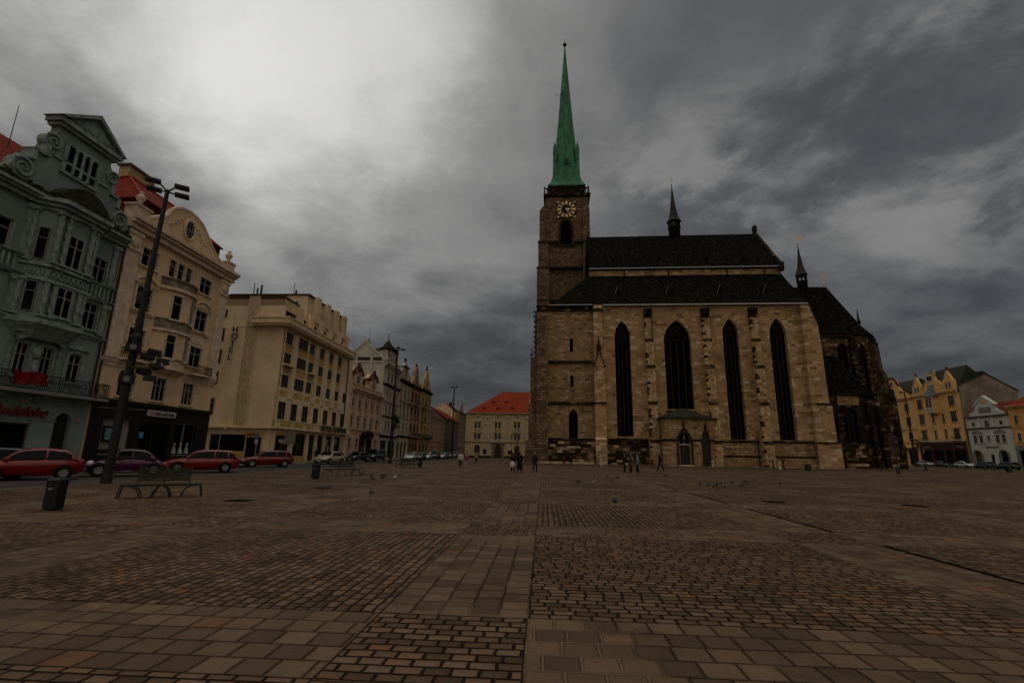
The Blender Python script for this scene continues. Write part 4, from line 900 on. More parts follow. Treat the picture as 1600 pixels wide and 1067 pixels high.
    sg = lambda n, mb, m: mb.xf(x).build(n, M[m], g)
    for pts in ([(33.1,16.9),(32.75,17.9),(32.0,18.15),(32.0,18.75),(31.4,18.75),(31.4,19.4)],[(24.9,16.9),(25.3,17.9),(26.05,18.15),(26.05,18.75),(26.7,18.75),(26.7,19.4)]):
        mb = MB()
        for p, q in zip(pts, pts[1:]): mb.box(min(p[0],q[0])-.12,max(p[0],q[0])+.12,-.22,.6,min(p[1],q[1])-.06,max(p[1],q[1])+.1) if abs(p[1]-q[1])<.01 or abs(p[0]-q[0])<.01 else mb.tube((p[0],.0,p[1]),(q[0],.0,q[1]),.15,.15,6)
        sg('gable_steps', mb, 'greentrim')
    for cx, cz, r, s in ((25.65,17.3,.62,1),(32.4,17.35,.62,-1),(26.95,19.85,.5,1),(31.2,19.9,.5,-1)):
        mb = spiral_scroll(cx, cz, r, -s); mb.tube((cx,-.08,cz),(cx,.5,cz),r*1.02,r*1.02,14); sg('scroll', mb, 'greentrim')
    sg('gable_entablature', MB().box(26.9,31.2,-.3,.6,21.1,21.3).box(26.75,31.35,-.5,.65,21.3,21.6).box(27.1,31.0,-.18,0,19.0,19.15), 'greentrim')
    sg('pediment', MB().prism([(26.95,21.6),(31.15,21.6),(29.05,22.95)],-.3,.6), 'greentrim')
    rk = MB().prism([(26.6,21.6),(26.9,21.6),(29.05,22.98),(31.2,21.6),(31.5,21.6),(29.05,23.3)],-.62,.7)
    sg('pediment_cornice', rk, 'greentrim')
    rl = MB().ball((29.05,-.34,22.05),.34,.14,.42,8,6)
    for k in range(7):
        for s in (-1, 1): rl.ball((29.05+s*(.5+.2*k),-.32,21.85+.05*(k%2)),.13,.08,.2-.02*k,6,4)
    sg('pediment_relief', rl, 'greentrim')
    fr = MB().box(27.65,30.25,-.2,-.05,18.3,18.5).box(27.65,30.25,-.2,-.05,20.25,20.42).box(27.65,27.9,-.18,-.05,18.5,20.25).box(30.0,30.25,-.18,-.05,18.5,20.25)
    w = sg('gable_window', fr, 'greentrim'); MB().box(27.9,30.0,-.075,-.06,18.5,20.25).xf(x).build('pane', M['glass'], w)
    cl = MB()
    for k in range(1, 4): cl.lathe(27.9+k*.525,-.14,[(.13,18.5),(.13,18.6),(.09,18.66),(.1,19.5),(.08,20.0),(.13,20.1),(.13,20.25)],10)
    cl.xf(x).build('colonnettes', M['greentrim'], w)
    dm = MB().prism([(26.7,16.1),(31.0,16.1)]+arch(27.2,30.6,16.45,17.5,8),-1.2,-.1)
    for k in range(60): q = rnd.random(); u_ = 27.0+3.8*q; dm.ball((u_,-.2-.95*rnd.random(),16.3+1.15*sin(pi*q)*rnd.uniform(.8,1.05)),rnd.uniform(.12,.26),rnd.uniform(.12,.26),rnd.uniform(.08,.16),6,4)
    P('bay_roof', dm, 'mossledge')
    # balcony
    bc = P('balcony', MB().box(23,33.3,-1.15,0,4.5,4.68), 'steel')
    rr = railing(23,33.3,-1.1,4.68,.95,.13)
    for k in range(14):
        cx = 23.6+k*.7
        for i in range(10): rr.tube((cx+.24*cos(2*pi*i/10),-1.1,5.15+.28*sin(2*pi*i/10)),(cx+.24*cos(2*pi*(i+1)/10),-1.1,5.15+.28*sin(2*pi*(i+1)/10)),.025,.025,4)
    rr.xf(x).build('railing', M['iron'], bc)
    for u in (24.5,27,29.5,32): MB().side([(-1.0,4.5),(0,4.5),(0,3.95)], u-.12, u+.12).xf(x).build('bracket', M['greentrim'], bc)
    # shop sign in red script, small plate by the door
    s = h.sign('Andeleho', 27.05, 3.25, .82, 'neonred', -.16, .03, .45, 1.0, .006, 'shop_sign')
    P('number_plate', MB().box(32.35,32.62,-.06,-.01,3.05,3.35), 'white'); P('plate_mark', MB().box(32.41,32.56,-.075,-.062,3.08,3.2), 'redpaint')
    rd = MB()
    for k in range(6): rd.box(25.2+k*.7,25.5+k*.7,.3,.42,.6,1.3+.5*rnd.random())
    a = MB().tube((28.6-.6,4.2,19.5),(28.6-.6,4.2,23.4),.03,.02,5); P('roof_mast', a, 'iron')
    P('downpipe', MB().tube((32.95,-.12,4.8),(32.95,-.12,15.5),.06).tube((24.0,-.12,4.8),(24.0,-.12,15.5),.06), 'iron')
    # banner
    bn = MB(); rows = []
    for j in range(4):
        rows.append([(26.9+1.95*i/12, -1.19-.05*sin(i*1.3+j)-.02*j, 5.66-.24*j-.05*sin(i*.6)) for i in range(13)])
    v = [p for r_ in rows for p in r_]; f = [(j*13+i,j*13+i+1,(j+1)*13+i+1,(j+1)*13+i) for j in range(3) for i in range(12)]
    o = obj('banner', MB().add(v+[(a_[0],a_[1]+.01,a_[2]) for a_ in v], f+[tuple(k+52 for k in q) for q in f]).mesh('banner', M['redcloth']), None, LEFT.at(0), LEFT.rot)
    tag(o, 'red cloth banner hung over the iron balcony railing of the sea-green townhouse', 'banner')
    return h

def yellow_house():
    wm = plaster('cream_yellow_plaster', (.63,.445,.265), .7); M['creamtrim'] = plain('cream_stucco', (.54,.42,.30), .85, var=.2, scale=2, bump=.25); M['balcst'] = plain('weathered_balcony', (.19,.15,.105), .85, var=.4, scale=2)
    h = House('corner_townhouse', 'cream yellow townhouse with curved gable, oval window, red tiled roof and black ground-floor bank front', 'townhouse', LEFT, 33.18, 45.35, 13, 17.3, wm, 'creamtrim')
    P = lambda n, mb, m, **k: h.part(n, mb, m, **k); x = Matrix.Translation((-h.u0,0,0))
    kw = dict(sur=.16)
    h.win(34.95,36.5,15.05,16.45,**kw); h.win(41.5,43.0,15.05,16.45,**kw)
    for u in (37.75,38.7,39.65): h.win(u,u+.72,15.15,16.6,nv=1,sur=.12,**{})
    for a, b in ((35.1,36.6),(41.6,43.1)): h.win(a,b,11.65,13.45,sur=.18,head='scroll'); h.win(a,b,8.45,10.2,sur=.2)
    for a, b in ((35.0,36.4),(38.2,39.6),(41.5,42.85)): h.win(a,b,5.15,6.95,nv=3,sur=.1)
    # black bank front on the ground floor
    shop(h,34.3,36.9,1.0,3.5,'bankglass',.12,'steel',1); shop(h,37.6,40.8,.1,3.4,n=2); shop(h,41.2,43.9,.9,3.6,'shopglass',.15,'steel',2)
    h.wall()
    bf = MB(); wall_grid(bf, 33.25, 45.4, 0, 4.85, [(34.35,36.85,1.02,3.48,0),(37.65,40.75,.12,3.38,0),(41.25,43.85,.92,3.58,0)], -.12, .36); bf.box(33.25,45.4,-.3,-.0,4.6,4.85)
    P('shopfront', bf, 'blackstone')
    sc = P('cash_machine', MB().box(34.65,36.1,.02,.1,1.9,3.0).box(34.35,36.85,.08,.115,1.02,1.4), 'binmat'); MB().box(34.8,35.95,.0,.018,2.05,2.85).xf(x).build('screen', M['tealscreen'], sc)
    P('poster', MB().box(37.75,38.25,.04,.1,2.25,2.7), 'bluepaper')
    fg = MB()
    for k in range(3): fg.tube((41.75+k*.75,.1,1.1),(41.75+k*.75,.1,1.7),.2,.08,8); fg.ball((41.75+k*.75,.1,1.85),.12)
    P('window_display', fg, 'white')
    sg = P('shop_sign', MB().box(38.0,40.9,-.3,-.13,3.92,4.38), 'signwhite')
    obj('lettering', text_mesh('UniCredit Bank', .36, M['black'], .01, 0, .92, .006), sg, (38.62-h.u0,-.315,4.03))
    lg = MB()
    lg.tube((38.34,-.31,4.15),(38.34,-.325,4.15),.17,.17,18); lo = lg.xf(x).build('emblem', M['redpaint'], sg)
    MB().prism([(38.2,4.02),(38.27,4.0),(38.47,4.28),(38.42,4.31)],-.34,-.327).xf(x).build('emblem_stroke', M['signwhite'], lo)
    # bow window
    cx, cy, rr = 39.2, 1.55, 2.45
    ang = [-51+20.4*k for k in range(6)]
    ap = lambda e: [(cx+(rr+e)*sin(R(a)), cy-(rr+e)*cos(R(a))) for a in ang]
    bp = [(ap(0)[0][0],.02)]+ap(0)+[(ap(0)[-1][0],.02)]
    bay = P('bow_window', MB().plan(bp,8.15,14.2), wm)
    def ring(e, z0, z1, e2=None):
        a = [(ap(e)[0][0]-.05,.0)]+ap(e)+[(ap(e)[-1][0]+.05,.0)]; b = None
        if e2 is not None: b = [(ap(e2)[0][0]-.05,.0)]+ap(e2)+[(ap(e2)[-1][0]+.05,.0)]
        return MB().plan(a,z0,z1,b)
    for nm, mb, mt in (('bow_base',ring(-.5,7.3,7.6,.1).add(*[ring(.15,7.6,7.75).v,ring(.15,7.6,7.75).f]),'creamtrim'),('bow_parapet',ring(.05,7.75,8.4),'creamtrim'),('bow_sill',ring(.16,8.4,8.5),'balcst'),('bow_band',ring(.06,10.75,11.5),'balcst'),('bow_moulding',ring(.22,10.55,10.75),'creamtrim'),('bow_sill',ring(.16,11.5,11.6),'balcst'),('bow_cornice',ring(.25,13.95,14.2),'creamtrim'),('bow_top',ring(.04,14.2,14.85),'balcst'),('bow_cap',ring(.16,14.85,14.97),'balcst')):
        mb.xf(x).build(nm, M[mt], bay)
    for a in (-20.4, 0, 20.4):
        if a == 0: continue
        p0 = (cx+rr*cos(R(10.2))*sin(R(a))-.36*cos(R(a)), cy-rr*cos(R(10.2))*cos(R(a))-.36*sin(R(a)))
        for za, zb in ((8.5,10.35),(11.62,13.6)): window(bay, p0[0]-h.u0, p0[1], za, .72, zb-za, nv=2 if a>0 else 1, rec=-.03, rot=R(a), trim='creamtrim', sur=.08)
    # cornice, pilasters, strings
    h.band(17.3,18.15,.85,'creamtrim','main_cornice',33.1,45.7); h.band(7.15,7.65,.22,u0=33.2,u1=36.9); h.band(7.15,7.65,.22,u0=41.3,u1=45.36)
    for u in (33.95,44.65): h.pil(u,1.2,7.7,17.2,.22,'creamtrim'); P('capital', MB().ball((u,-.28,16.4),.42,.12,.45,8,6).box(u-.6,u+.6,-.34,-.2,15.7,15.85), 'creamtrim')
    for a, b in ((35.0,36.7),(41.5,43.3)): h.band(11.3,11.42,.16,u0=a-.4,u1=b+.3)
    for a, b in ((35.1,36.6),(41.6,43.1)): P('panel', MB().box(a,b,-.05,0,10.5,11.1).ball(((a+b)/2,-.06,10.8),.3,.06,.14), 'creamtrim')
    # iron balconies
    for a, b in ((34.4,37.0),(41.2,44.0)):
        bc = P('balcony', MB().plan([(a,0),(a+.1,-.7),((a+b)/2,-.95),(b-.1,-.7),(b,0)],7.66,7.82), 'creamtrim'); railing(a+.1,b-.1,-.75,7.82,.75,.13).xf(x).build('railing', M['iron'], bc)
    # roof, chimney
    UE, ZE = 35.1, 20.7; h.roof(24.8,'redtile',3.7,1.0,.25,ZE,6.0,u0=UE,y0=1.2); P('mansard', MB().box(UE+.3,45.3,1.35,11.5,18.0,ZE), 'darktile'); P('ridge_tiles', MB().tube((UE+3.7,6,24.82),(44.3,6,24.82),.13).tube((UE,.95,ZE),(UE+3.7,6,24.82),.13).tube((UE,11.5,ZE),(UE+3.7,6,24.82),.13), 'redtile2')
    ck = P('chimney', MB().box(39.3,42.2,6.6,7.6,21,26.2), 'chimneybrick'); MB().box(39.15,42.35,6.45,7.75,26.2,26.4).xf(x).build('chimney_cap', M['chimneydark'], ck)
    # curved gable
    og = [(34.4,18.16),(44.6,18.16),(44.2,18.5),(43.4,18.85),(42.6,19.3),(41.9,19.9),(41.3,20.5),(40.6,21.0),(39.8,21.3),(38.9,21.4),(38.0,21.25),(37.3,20.9),(36.9,20.5),(36.7,20.0),(36.1,19.5),(35.4,19.1),(34.8,18.7)]
    g = dormer_face(h, og, wm, -.1, .5, 'gable', 'creamtrim', .17)
    ov = MB()
    for i in range(24):
        a, b = 2*pi*i/24, 2*pi*(i+1)/24; ov.tube((39.1+.62*cos(a),-.14,19.75+.88*sin(a)),(39.1+.62*cos(b),-.14,19.75+.88*sin(b)),.13,.13,6)
    o = ov.xf(x).build('oval_window', M['creamtrim'], g)
    ps = [(39.1+.56*cos(2*pi*i/20),19.75+.82*sin(2*pi*i/20)) for i in range(20)]; MB().prism(ps,-.13,-.105).xf(x).build('pane', M['glass'], o)
    gb = MB()
    for k in (-.3,0,.3): gb.box(39.1+k-.025,39.1+k+.025,-.15,-.132,19.0,20.5)
    gb.box(38.6,39.6,-.15,-.132,19.72,19.78); gb.xf(x).build('glazing_bars', M['white'], o)
    rl = MB()
    for s in (-1, 1):
        for k in range(12): rl.ball((39.1+s*(.95+.11*k),-.12,20.3-.09*k+.12*sin(k*2)),.12,.06,.12,6,4)
        for k in range(7): rl.ball((39.1+s*(1.75+.04*(k%2)),-.12,19.3-.12*k),.09,.05,.09,6,4)
    rl.box(38.85,39.35,-.24,-.1,20.65,21.05); rl.xf(x).build('stucco_garland', M['creamtrim'], g)
    pd = MB().box(33.15,34.5,-.5,.4,18.16,19.0).box(33.05,34.6,-.6,.45,19.0,19.15); urn(pd,33.8,-.1,19.15,.95); P('urn', pd, 'creamtrim')
    pd = MB().box(44.2,45.2,-.5,.4,18.16,18.9).box(44.1,45.3,-.6,.45,18.9,19.05); urn(pd,44.7,-.1,19.05,.95); P('urn', pd, 'creamtrim')
    P('downpipe', MB().tube((33.28,-.12,5),(33.28,-.12,17.2),.07), 'iron')

def hotel():
    wm = plaster('hotel_plaster', (.59,.45,.285), .6); M['hoteltrim'] = plain('hotel_stucco', (.56,.43,.275), .85, var=.15, scale=2); M['spandrel'] = plaster('hotel_spandrel', (.44,.27,.10), .4)
    h = House('hotel_building', 'long pale yellow modernist hotel block with vertical piers and a ribbed blank side wall', 'hotel', LEFT, 56.3, 79.1, 12, 15.7, wm, 'hoteltrim')
    P = lambda n, mb, m, **k: h.part(n, mb, m, **k); x = Matrix.Translation((-h.u0,0,0))
    cols = [(56.75,58.9),(60.4,62.9),(63.45,65.0),(66.55,68.05),(69.65,71.15),(72.75,74.25)]
    for za, zb in ((13.95,15.35),(11.45,12.85),(8.75,10.2)):
        for a, b in cols: h.win(a,b,za,zb,nv=3 if b-a>1.8 else 2,tr=(),trim=None,frame='brownj',rec=.07,pane='hotelglass')
    for a, b in [(57.1,59.0),(60.35,61.9),(63.3,64.9),(66.5,68.0),(69.6,71.1),(72.7,74.2),(75.8,77.4)]: h.win(a,b,5.0,7.05,nv=2,tr=(.75,),trim=None,frame='brownj',rec=.08,pane='hotelglass')
    h.win(75.9,77.4,8.75,10.2,nv=2,tr=(),trim=None,frame='brownj')
    for a, b in ((57.3,61.0),(61.4,65.1),(65.85,67.7),(68.3,70.4),(70.95,73.4),(74.0,76.6)): shop(h,a,b,.75 if a<65 else .15,3.55,n=2,frame='brownj')
    h.holes = [q for q in h.holes]; h.wall()
    for a, b in cols:
        for z in (10.35,12.95): P('spandrel', MB().box(a,b,-.03,.02,z+.1,z+.85).box(a-.1,b+.1,-.1,.02,z+.85,z+.97), 'spandrel')
        P('spandrel', MB().box(a,b,-.03,.02,7.75,8.4), 'spandrel')
    for a, b in ((56.5,59.2),(63.3,65.2)): P('shallow_balcony', MB().box(a,b,-.7,-.04,11.2,11.4), 'hoteltrim')
    for u, w in ((56.45,.35),(59.65,1.15),(63.17,.3),(65.78,1.2),(68.85,1.3),(71.95,1.3),(75.05,1.3)): P('pier', MB().box(u-w/2,u+w/2,-.13,.02,7.5,15.68), wm)
    # main cornice wraps the corner
    cn = MB().box(55.5,77.0,-.95,.5,15.72,15.95).box(55.3,77.2,-1.15,.5,15.95,16.55).box(55.2,77.3,-1.25,.5,16.55,16.72).box(55.5,56.3,.5,3.4,15.72,15.95).box(55.3,56.3,.5,3.4,15.95,16.55).box(55.2,56.3,.5,3.4,16.55,16.72)
    P('main_cornice', cn, 'hoteltrim')
    # seventh floor behind the cornice, then the recessed eighth with stepped piers
    w7 = [(56.6,59.2),(60.4,62.0),(63.6,65.1),(66.7,68.2),(69.8,71.2),(72.8,74.2)]
    z7 = wall_grid(MB(), 56.3, 75.7, 15.71, 18.3, [(a,b,16.95,17.85,0) for a,b in w7], .05, .3); z7.add([(56.3,.05,15.71),(56.3,12,15.71),(56.3,12,19.5),(56.3,.05,19.5)],[(0,1,2,3)]).add([(75.7,.05,15.71),(75.7,12,15.71),(75.7,12,18.6),(75.7,.05,18.6)],[(0,1,2,3)]).add([(56.3,.05,18.3),(75.7,.05,18.3),(75.7,12,18.3),(56.3,12,18.3)],[(0,1,2,3)]).box(56.3,59.6,.06,12,18.31,19.2)
    at = P('attic_storey', z7, wm)
    for a, b in w7: window(at, a-h.u0, .05, 16.95, b-a, .9, nv=2, tr=(), frame='brownj', rec=.2)
    for u in (59.8,62.8,65.9,69.0,72.0,75.1): MB().box(u-.62,u+.62,-.32,.04,16.72,18.9).xf(x).build('attic_pier', wm, at)
    MB().box(56.2,59.7,-.06,12.1,19.2,19.35).xf(x).build('attic_coping', M['trimst'], at)
    up = wall_grid(MB(), 62.5, 74.4, 18.31, 21.6, [(a,b,19.2,20.4,0) for a,b in ((65.7,67.0),(68.8,70.1),(71.8,73.2))], .5, .3); up.add([(62.5,.5,18.31),(62.5,11,18.31),(62.5,11,21.6),(62.5,.5,21.6)],[(0,1,2,3)]).add([(74.4,.5,18.31),(74.4,11,18.31),(74.4,11,21.6),(74.4,.5,21.6)],[(0,1,2,3)]).add([(62.5,.5,21.6),(74.4,.5,21.6),(74.4,11,21.6),(62.5,11,21.6)],[(0,1,2,3)])
    p8 = P('penthouse', up, wm)
    for a, b in ((65.7,67.0),(68.8,70.1),(71.8,73.2)): window(p8, a-h.u0, .5, 19.2, b-a, 1.2, nv=2, tr=(), frame='brownj', rec=.2)
    for u in (64.6,67.8,70.9,73.9): MB().box(u-.65,u+.65,-.2,.49,18.31,21.85).xf(x).build('penthouse_pier', wm, p8)
    MB().box(62.3,74.5,.2,11.1,21.62,21.78).xf(x).build('penthouse_coping', M['trimst'], p8)
    sidewin(h, 62.48, 5.0, 3.2, 19.3, 20.7, nv=4, tr=(), frame='brownj')
    # balcony over the ground floor with raised panels, lettering on it
    bc = P('balcony', MB().box(56.0,78.5,-.75,-.0,3.9,4.1).box(56.2,78.3,-.68,-.5,4.1,4.8).box(56.1,78.4,-.75,-.45,4.8,4.92), 'hoteltrim')
    bp = MB()
    for k in range(3): bp.box(57.0+k*3.2,59.2+k*3.2,-.74,-.68,4.25,4.68)
    bp.xf(x).build('panel', M['spandrel'], bc)
    obj('lettering', text_mesh('HOTEL CENTRAL', 1.05, M['black'], .05, 0, 1.12, .02), bc, (67.2-h.u0,-.95,4.1))
    for u in (57.0,61.2,65.45,68.0,70.7,73.7,76.85): P('ground_pier', MB().box(u-.3,u+.3,-.14,.02,.1,3.9), wm)
    P('stall_riser', MB().box(57.3,65.1,-.03,.02,.1,.72), 'ochre'); P('fascia', MB().box(57.3,61.0,-.1,-.02,3.2,3.55), 'ochre'); P('notice', MB().box(58.6,60.2,.1,.17,2.3,2.75), 'white')
    for u, z in ((71.6,2.2),(72.2,1.4),(74.9,2.4)): P('poster', MB().box(u,u+.5,.08,.115,z,z+.8), 'white')
    # side wall: ribbed strip, vertical letters, stair windows, shop with a yellow fascia
    rb = MB()
    for k in range(9): rb.box(56.16,56.3,3.15+k*.155,3.22+k*.155,4.4,19.5)
    P('ribs', rb, 'hoteltrim'); P('side_coping', MB().box(56.1,56.3,0,8.6,19.5,19.65), 'trimst')
    P('side_wall', MB().box(56.3,58,.1,9.5,18.3,19.49), wm)
    for z0, z1 in ((16.8,17.8),(13.9,15.5),(11.3,12.9),(8.8,10.3),(5.4,7.2)): sidewin(h,56.3,8.3,1.25,z0,z1,nv=2,tr=(.6,),frame='brownj')
    for i, c in enumerate('HOTEL'):
        obj('lettering', text_mesh(c, .95, M['black'], .05, 0, 1.0, .015), h.root, (-.3, 5.95+.03*i, 14.95-i*.83), R(-90))
    st = MB().tube((56.05,3.3,15.6),(56.05,5.4,15.6),.03); P('sign_stay', st, 'iron')
    ssh = P('side_shop', MB().box(56.22,56.29,2.8,6.8,1.35,3.15).box(56.22,56.29,.95,2.6,.2,2.8), 'shopglass')
    P('shop_fascia', MB().box(56.12,56.29,.85,2.75,2.88,3.4), 'ochre')
    obj('lettering', text_mesh('OPTIK', .42, M['brownj'], .02, 0, 1.15, .01), h.root, (-.22, 2.55, 2.98), R(-90))
    P('side_riser', MB().box(56.2,56.29,2.8,6.5,.75,1.3), 'ochre'); P('side_fascia', MB().box(55.8,56.3,-.0,9,3.85,4.05), 'hoteltrim')
    ms = MB().tube((57.5,4,19.2),(57.5,4,21.3),.12,.12,6).tube((57.6,5,19.2),(57.6,5,21.6),.05).tube((57.7,4.6,19.2),(57.7,4.6,21),.1).tube((58.5,3,19.2),(58.5,3,20.5),.06).tube((63.4,3,21.6),(63.4,3,23.6),.04).tube((64,3,21.6),(64,3,22.8),.14,.14,6)
    P('roof_antennas', ms, 'iron'); P('downpipe', MB().tube((56.38,-.42,4.0),(56.38,-.42,15.6),.06), 'hoteltrim'); P('downpipe', MB().tube((76.9,-.12,.1),(76.9,-.12,15.6),.07), 'iron')

def row_houses():
    x_ = lambda h: Matrix.Translation((-h.u0,0,0))
    # baroque palace
    wm = plaster('rose_beige_plaster', (.45,.29,.195), .45); M['rosetrim'] = plain('rose_stucco', (.48,.34,.25), .85, var=.2, scale=2)
    h = House('baroque_palace', 'low rose-beige baroque palace with two curved dormer gables beside the hotel', 'palace', LEFT, 79.15, 95.2, 12, 11.0, wm, 'rosetrim'); P = h.part
    cols = [(79.65+3.18*k, 80.9+3.18*k) for k in range(5)]
    for a, b in cols: h.win(a,b,8.55,9.95,sur=.15); h.win(a,b,5.15,6.95,sur=.16,head='scroll')
    for k in (0,1,3,4): a, b = cols[k]; h.win(a,b,1.65,3.4,sur=.12,head='hood')
    h.hole(85.6,88.2,0,3.7,1.2); h.wall()
    P('portal_door', MB().prism(hole_loop((85.6,88.2,0,3.7,1.2)), .25, .33), 'black')
    pt = MB().box(84.7,85.5,-.7,0,0,3.8).box(88.3,89.1,-.7,0,0,3.8); a = arch(84.6,89.2,3.8,4.75,6); pt.prism([(84.6,3.7),(89.2,3.7)]+a,-.9,-.0)
    for k in range(9): pt.ball((84.8+k*.52,-.8,4.2+.5*sin(pi*k/8)),.36,.3,.4,7,5)
    P('portal', pt, 'darkst')
    h.band(11.0,11.65,.7,name='main_cornice'); h.band(4.8,5.05,.18); 
    for u in [79.3]+[82.05+3.18*k-.1 for k in range(4)]+[95.0]: h.pil(u,.55,5.1,10.9,.16)
    P('parapet', MB().box(79.15,95.2,-.1,.2,11.66,11.85).box(79.15,95.2,-.14,.24,12.3,12.45).add(*(lambda m:(m.v,m.f))(sum_boxes([(79.3+.4*k,79.48+.4*k,-.02,.12,11.85,12.3) for k in range(40)]))), 'rosetrim')
    h.roof(14.6,'darktile',1.5,1.5,.0,11.7,4,D=8)
    for c in (82.5,90.4):
        g = dormer_face(h, [(c-2.6,11.9),(c+2.6,11.9),(c+2.3,12.6),(c+1.75,13.2),(c+1.75,14.3),(c-1.75,14.3),(c-1.75,13.2),(c-2.3,12.6)], wm, .25, .9, 'dormer')
        a = arch(c-2.2,c+2.2,14.3,15.4,6); cv = MB().prism([(c-2.1,14.3),(c+2.1,14.3)]+a[1:-1],.2,1.2)
        cv.xf(x_(h)).build('dormer_pediment', M['rosetrim'], g)
        m = MB()
        for p, q in zip(a, a[1:]): m.tube((p[0],.2,p[1]),(q[0],.2,q[1]),.22,.22,6)
        m.box(c-2.4,c-1.2,0,1.0,14.1,14.35).box(c+1.2,c+2.4,0,1.0,14.1,14.35).ball((c,.2,15.75),.3,.3,.4).box(c-.6,c+.6,.0,.2,14.6,15.0); m.xf(x_(h)).build('dormer_cornice', M['darktile'], g)
        window(g, c-.6-h.u0, .25, 12.3, 1.2, 1.55, rec=-.03, trim='rosetrim', sur=.2)
        m = MB().box(c-1.7,c-1.3,.08,.25,12.2,14.1).box(c+1.3,c+1.7,.08,.25,12.2,14.1); m.xf(x_(h)).build('dormer_pilaster', M['rosetrim'], g)
        MB().side([(1.1,12),(1.1,14.3),(5,14.3),(6,12)],c-1.7,c+1.7).xf(x_(h)).build('dormer_roof', M['darktile'], g)
    # tall white house with a bare side gable
    wm = plaster('grey_white_plaster', (.43,.40,.33), .5); M['greytrim'] = plain('grey_white_stucco', (.41,.385,.32), .85, var=.25, scale=2)
    h = House('tall_townhouse', 'tall grey-white townhouse with a bare side gable, red roof and turreted dormer', 'townhouse', LEFT, 95.3, 106.9, 9, 18.0, wm, 'greytrim'); P = h.part
    for k in range(3):
        h.win(97.9+2.3*k,99.4+2.3*k,15.2,17.2,sur=.15); h.win(97.6+2.3*k,98.9+2.3*k,11.9,13.5,rise=.6,sur=.15); h.win(97.7+2.3*k,99.0+2.3*k,9.0,10.6,rise=.5,sur=.15); h.win(97.7+2.3*k,99.0+2.3*k,5.6,7.4,sur=.15)
    h.win(104.9,106,11.9,13.5); h.win(104.9,106,9.0,10.6); h.win(104.9,106,15.2,17.2); h.win(104.9,106,5.6,7.4)
    shop(h,96.2,100,.3,3.6); shop(h,101,106,.3,3.6,n=3); h.wall()
    h.band(18.0,18.7,.7,name='main_cornice'); h.band(14.2,14.6,.5,'darkst'); h.band(11.0,11.25,.3); h.band(8.1,8.35,.35,'darkst'); h.band(4.2,4.6,.4,'darkst')
    for u in (95.7,97.3,104.3,106.5): h.pil(u,.4,4.7,14.1,.18)
    P('side_gable', MB().side([(.05,18.0),(.05,18.9),(4.1,22.6),(8.6,18.5),(8.6,18.0)],95.3,96.0), wm)
    sd = MB().box(95.18,95.3,2.5,2.85,15,20.6).box(95.18,95.3,5.5,5.85,15,20.6).box(95.16,95.3,.1,8.2,18.55,18.75); P('side_strips', sd, 'greytrim')
    ds = MB().box(95.2,95.3,3.0,5.4,19.0,19.6).box(95.2,95.3,.6,2.3,19.0,19.6).box(95.2,95.3,6.0,7.6,19.0,19.6); P('side_panel', ds, 'trimst')
    P('side_coping', MB().side([(-.05,18.9),(-.05,19.15),(4.1,22.95),(8.7,18.8),(8.7,18.5),(4.1,22.6)],95.15,96.1).box(95.1,96.1,3.6,4.6,22.6,23.1), 'greytrim')
    h.roof(22.7,'redtile',0,0,.0,18.7,4.1,u0=96.1)
    tg = wall_grid(MB(), 98.0, 103.2, 18.7, 21.7, [(98.7+1.5*k,99.6+1.5*k,19.3,21.0,.4) for k in range(3)], -.1, .3).box(98.0,103.2,.3,2.5,18.7,21.7)
    t = P('turret_dormer', tg, 'greytrim')
    for k in range(3): window(t, 98.7+1.5*k-h.u0, -.1, 19.3, .9, 1.7, rise=.4, rec=.15)
    m = MB().box(97.8,103.4,-.4,2.7,21.7,21.95).lathe(100.6,1.2,[(2.2,21.95),(1.9,22.4),(1.2,22.8),(.8,23.3),(.5,23.8),(.12,24.2)],8,pi/8).tube((100.6,1.2,24),(100.6,1.2,25.6),.07).tube((98.3,.2,21.9),(98.3,.2,23.6),.06).ball((98.3,.2,22.4),.35)
    m.xf(x_(h)).build('turret_roof', M['darkst'], t)
    m = MB(); urn(m,96.6,0,18.7,1.2); P('urn', m, 'greytrim'); m = MB(); m.lathe(105.3,.3,[(.6,18.7),(.6,19.6),(.8,19.7),(.4,20.4),(.08,21.3)],8); P('finial', m, 'greytrim')
    P('aerial', MB().tube((97.6,4.1,22.6),(97.6,4.1,25.5),.03).tube((96.8,4.1,22.6),(96.8,4.1,23.8),.06), 'iron')
    # fourth: narrow grey-beige house with a curved gable
    def gabled(nm, lab, u0, u1, wall, trim, H, cols, zrows, outline, gmat, roofm, zr, finial, frame='white', ground='arch', balc=(), kw={}, cope=None):
        h = House(nm, lab, 'townhouse', LEFT, u0, u1, 11, H, wall, trim); P = h.part
        for za, zb in zrows:
            for a, b in cols: h.win(a,b,za,zb,sur=.16,frame=frame,head='hood' if za == zrows[1][0] else None,**kw)
        n = len(cols)
        for k in range(n):
            a = u0+.7+(u1-u0-1.2)*k/n; b = a+(u1-u0-1.2)/n-.7
            if ground == 'arch': h.hole(a,b,.1,3.6,(b-a)/2*.8); P('shop_window', MB().prism(hole_loop((a,b,.1,3.6,(b-a)/2*.8)),.25,.32), 'shopglass')
            else: shop(h,a,b,.3,3.3)
        h.wall(); h.band(H,H+.6,.7,'darkst','main_cornice'); h.band(zrows[-1][0]-1.4,zrows[-1][0]-1.0,.3,'darkst'); h.band(zrows[0][0]-1.3,zrows[0][0]-1.1,.22,'darkst'); h.band(zrows[1][0]-1.0,zrows[1][0]-.8,.2)
        for ua, ub in zip([u0+.25]+[c[1]+.3 for c in cols], [None]*9): h.pil(ua+.12,.36,zrows[-1][0]-1.0,H-.1,.16)
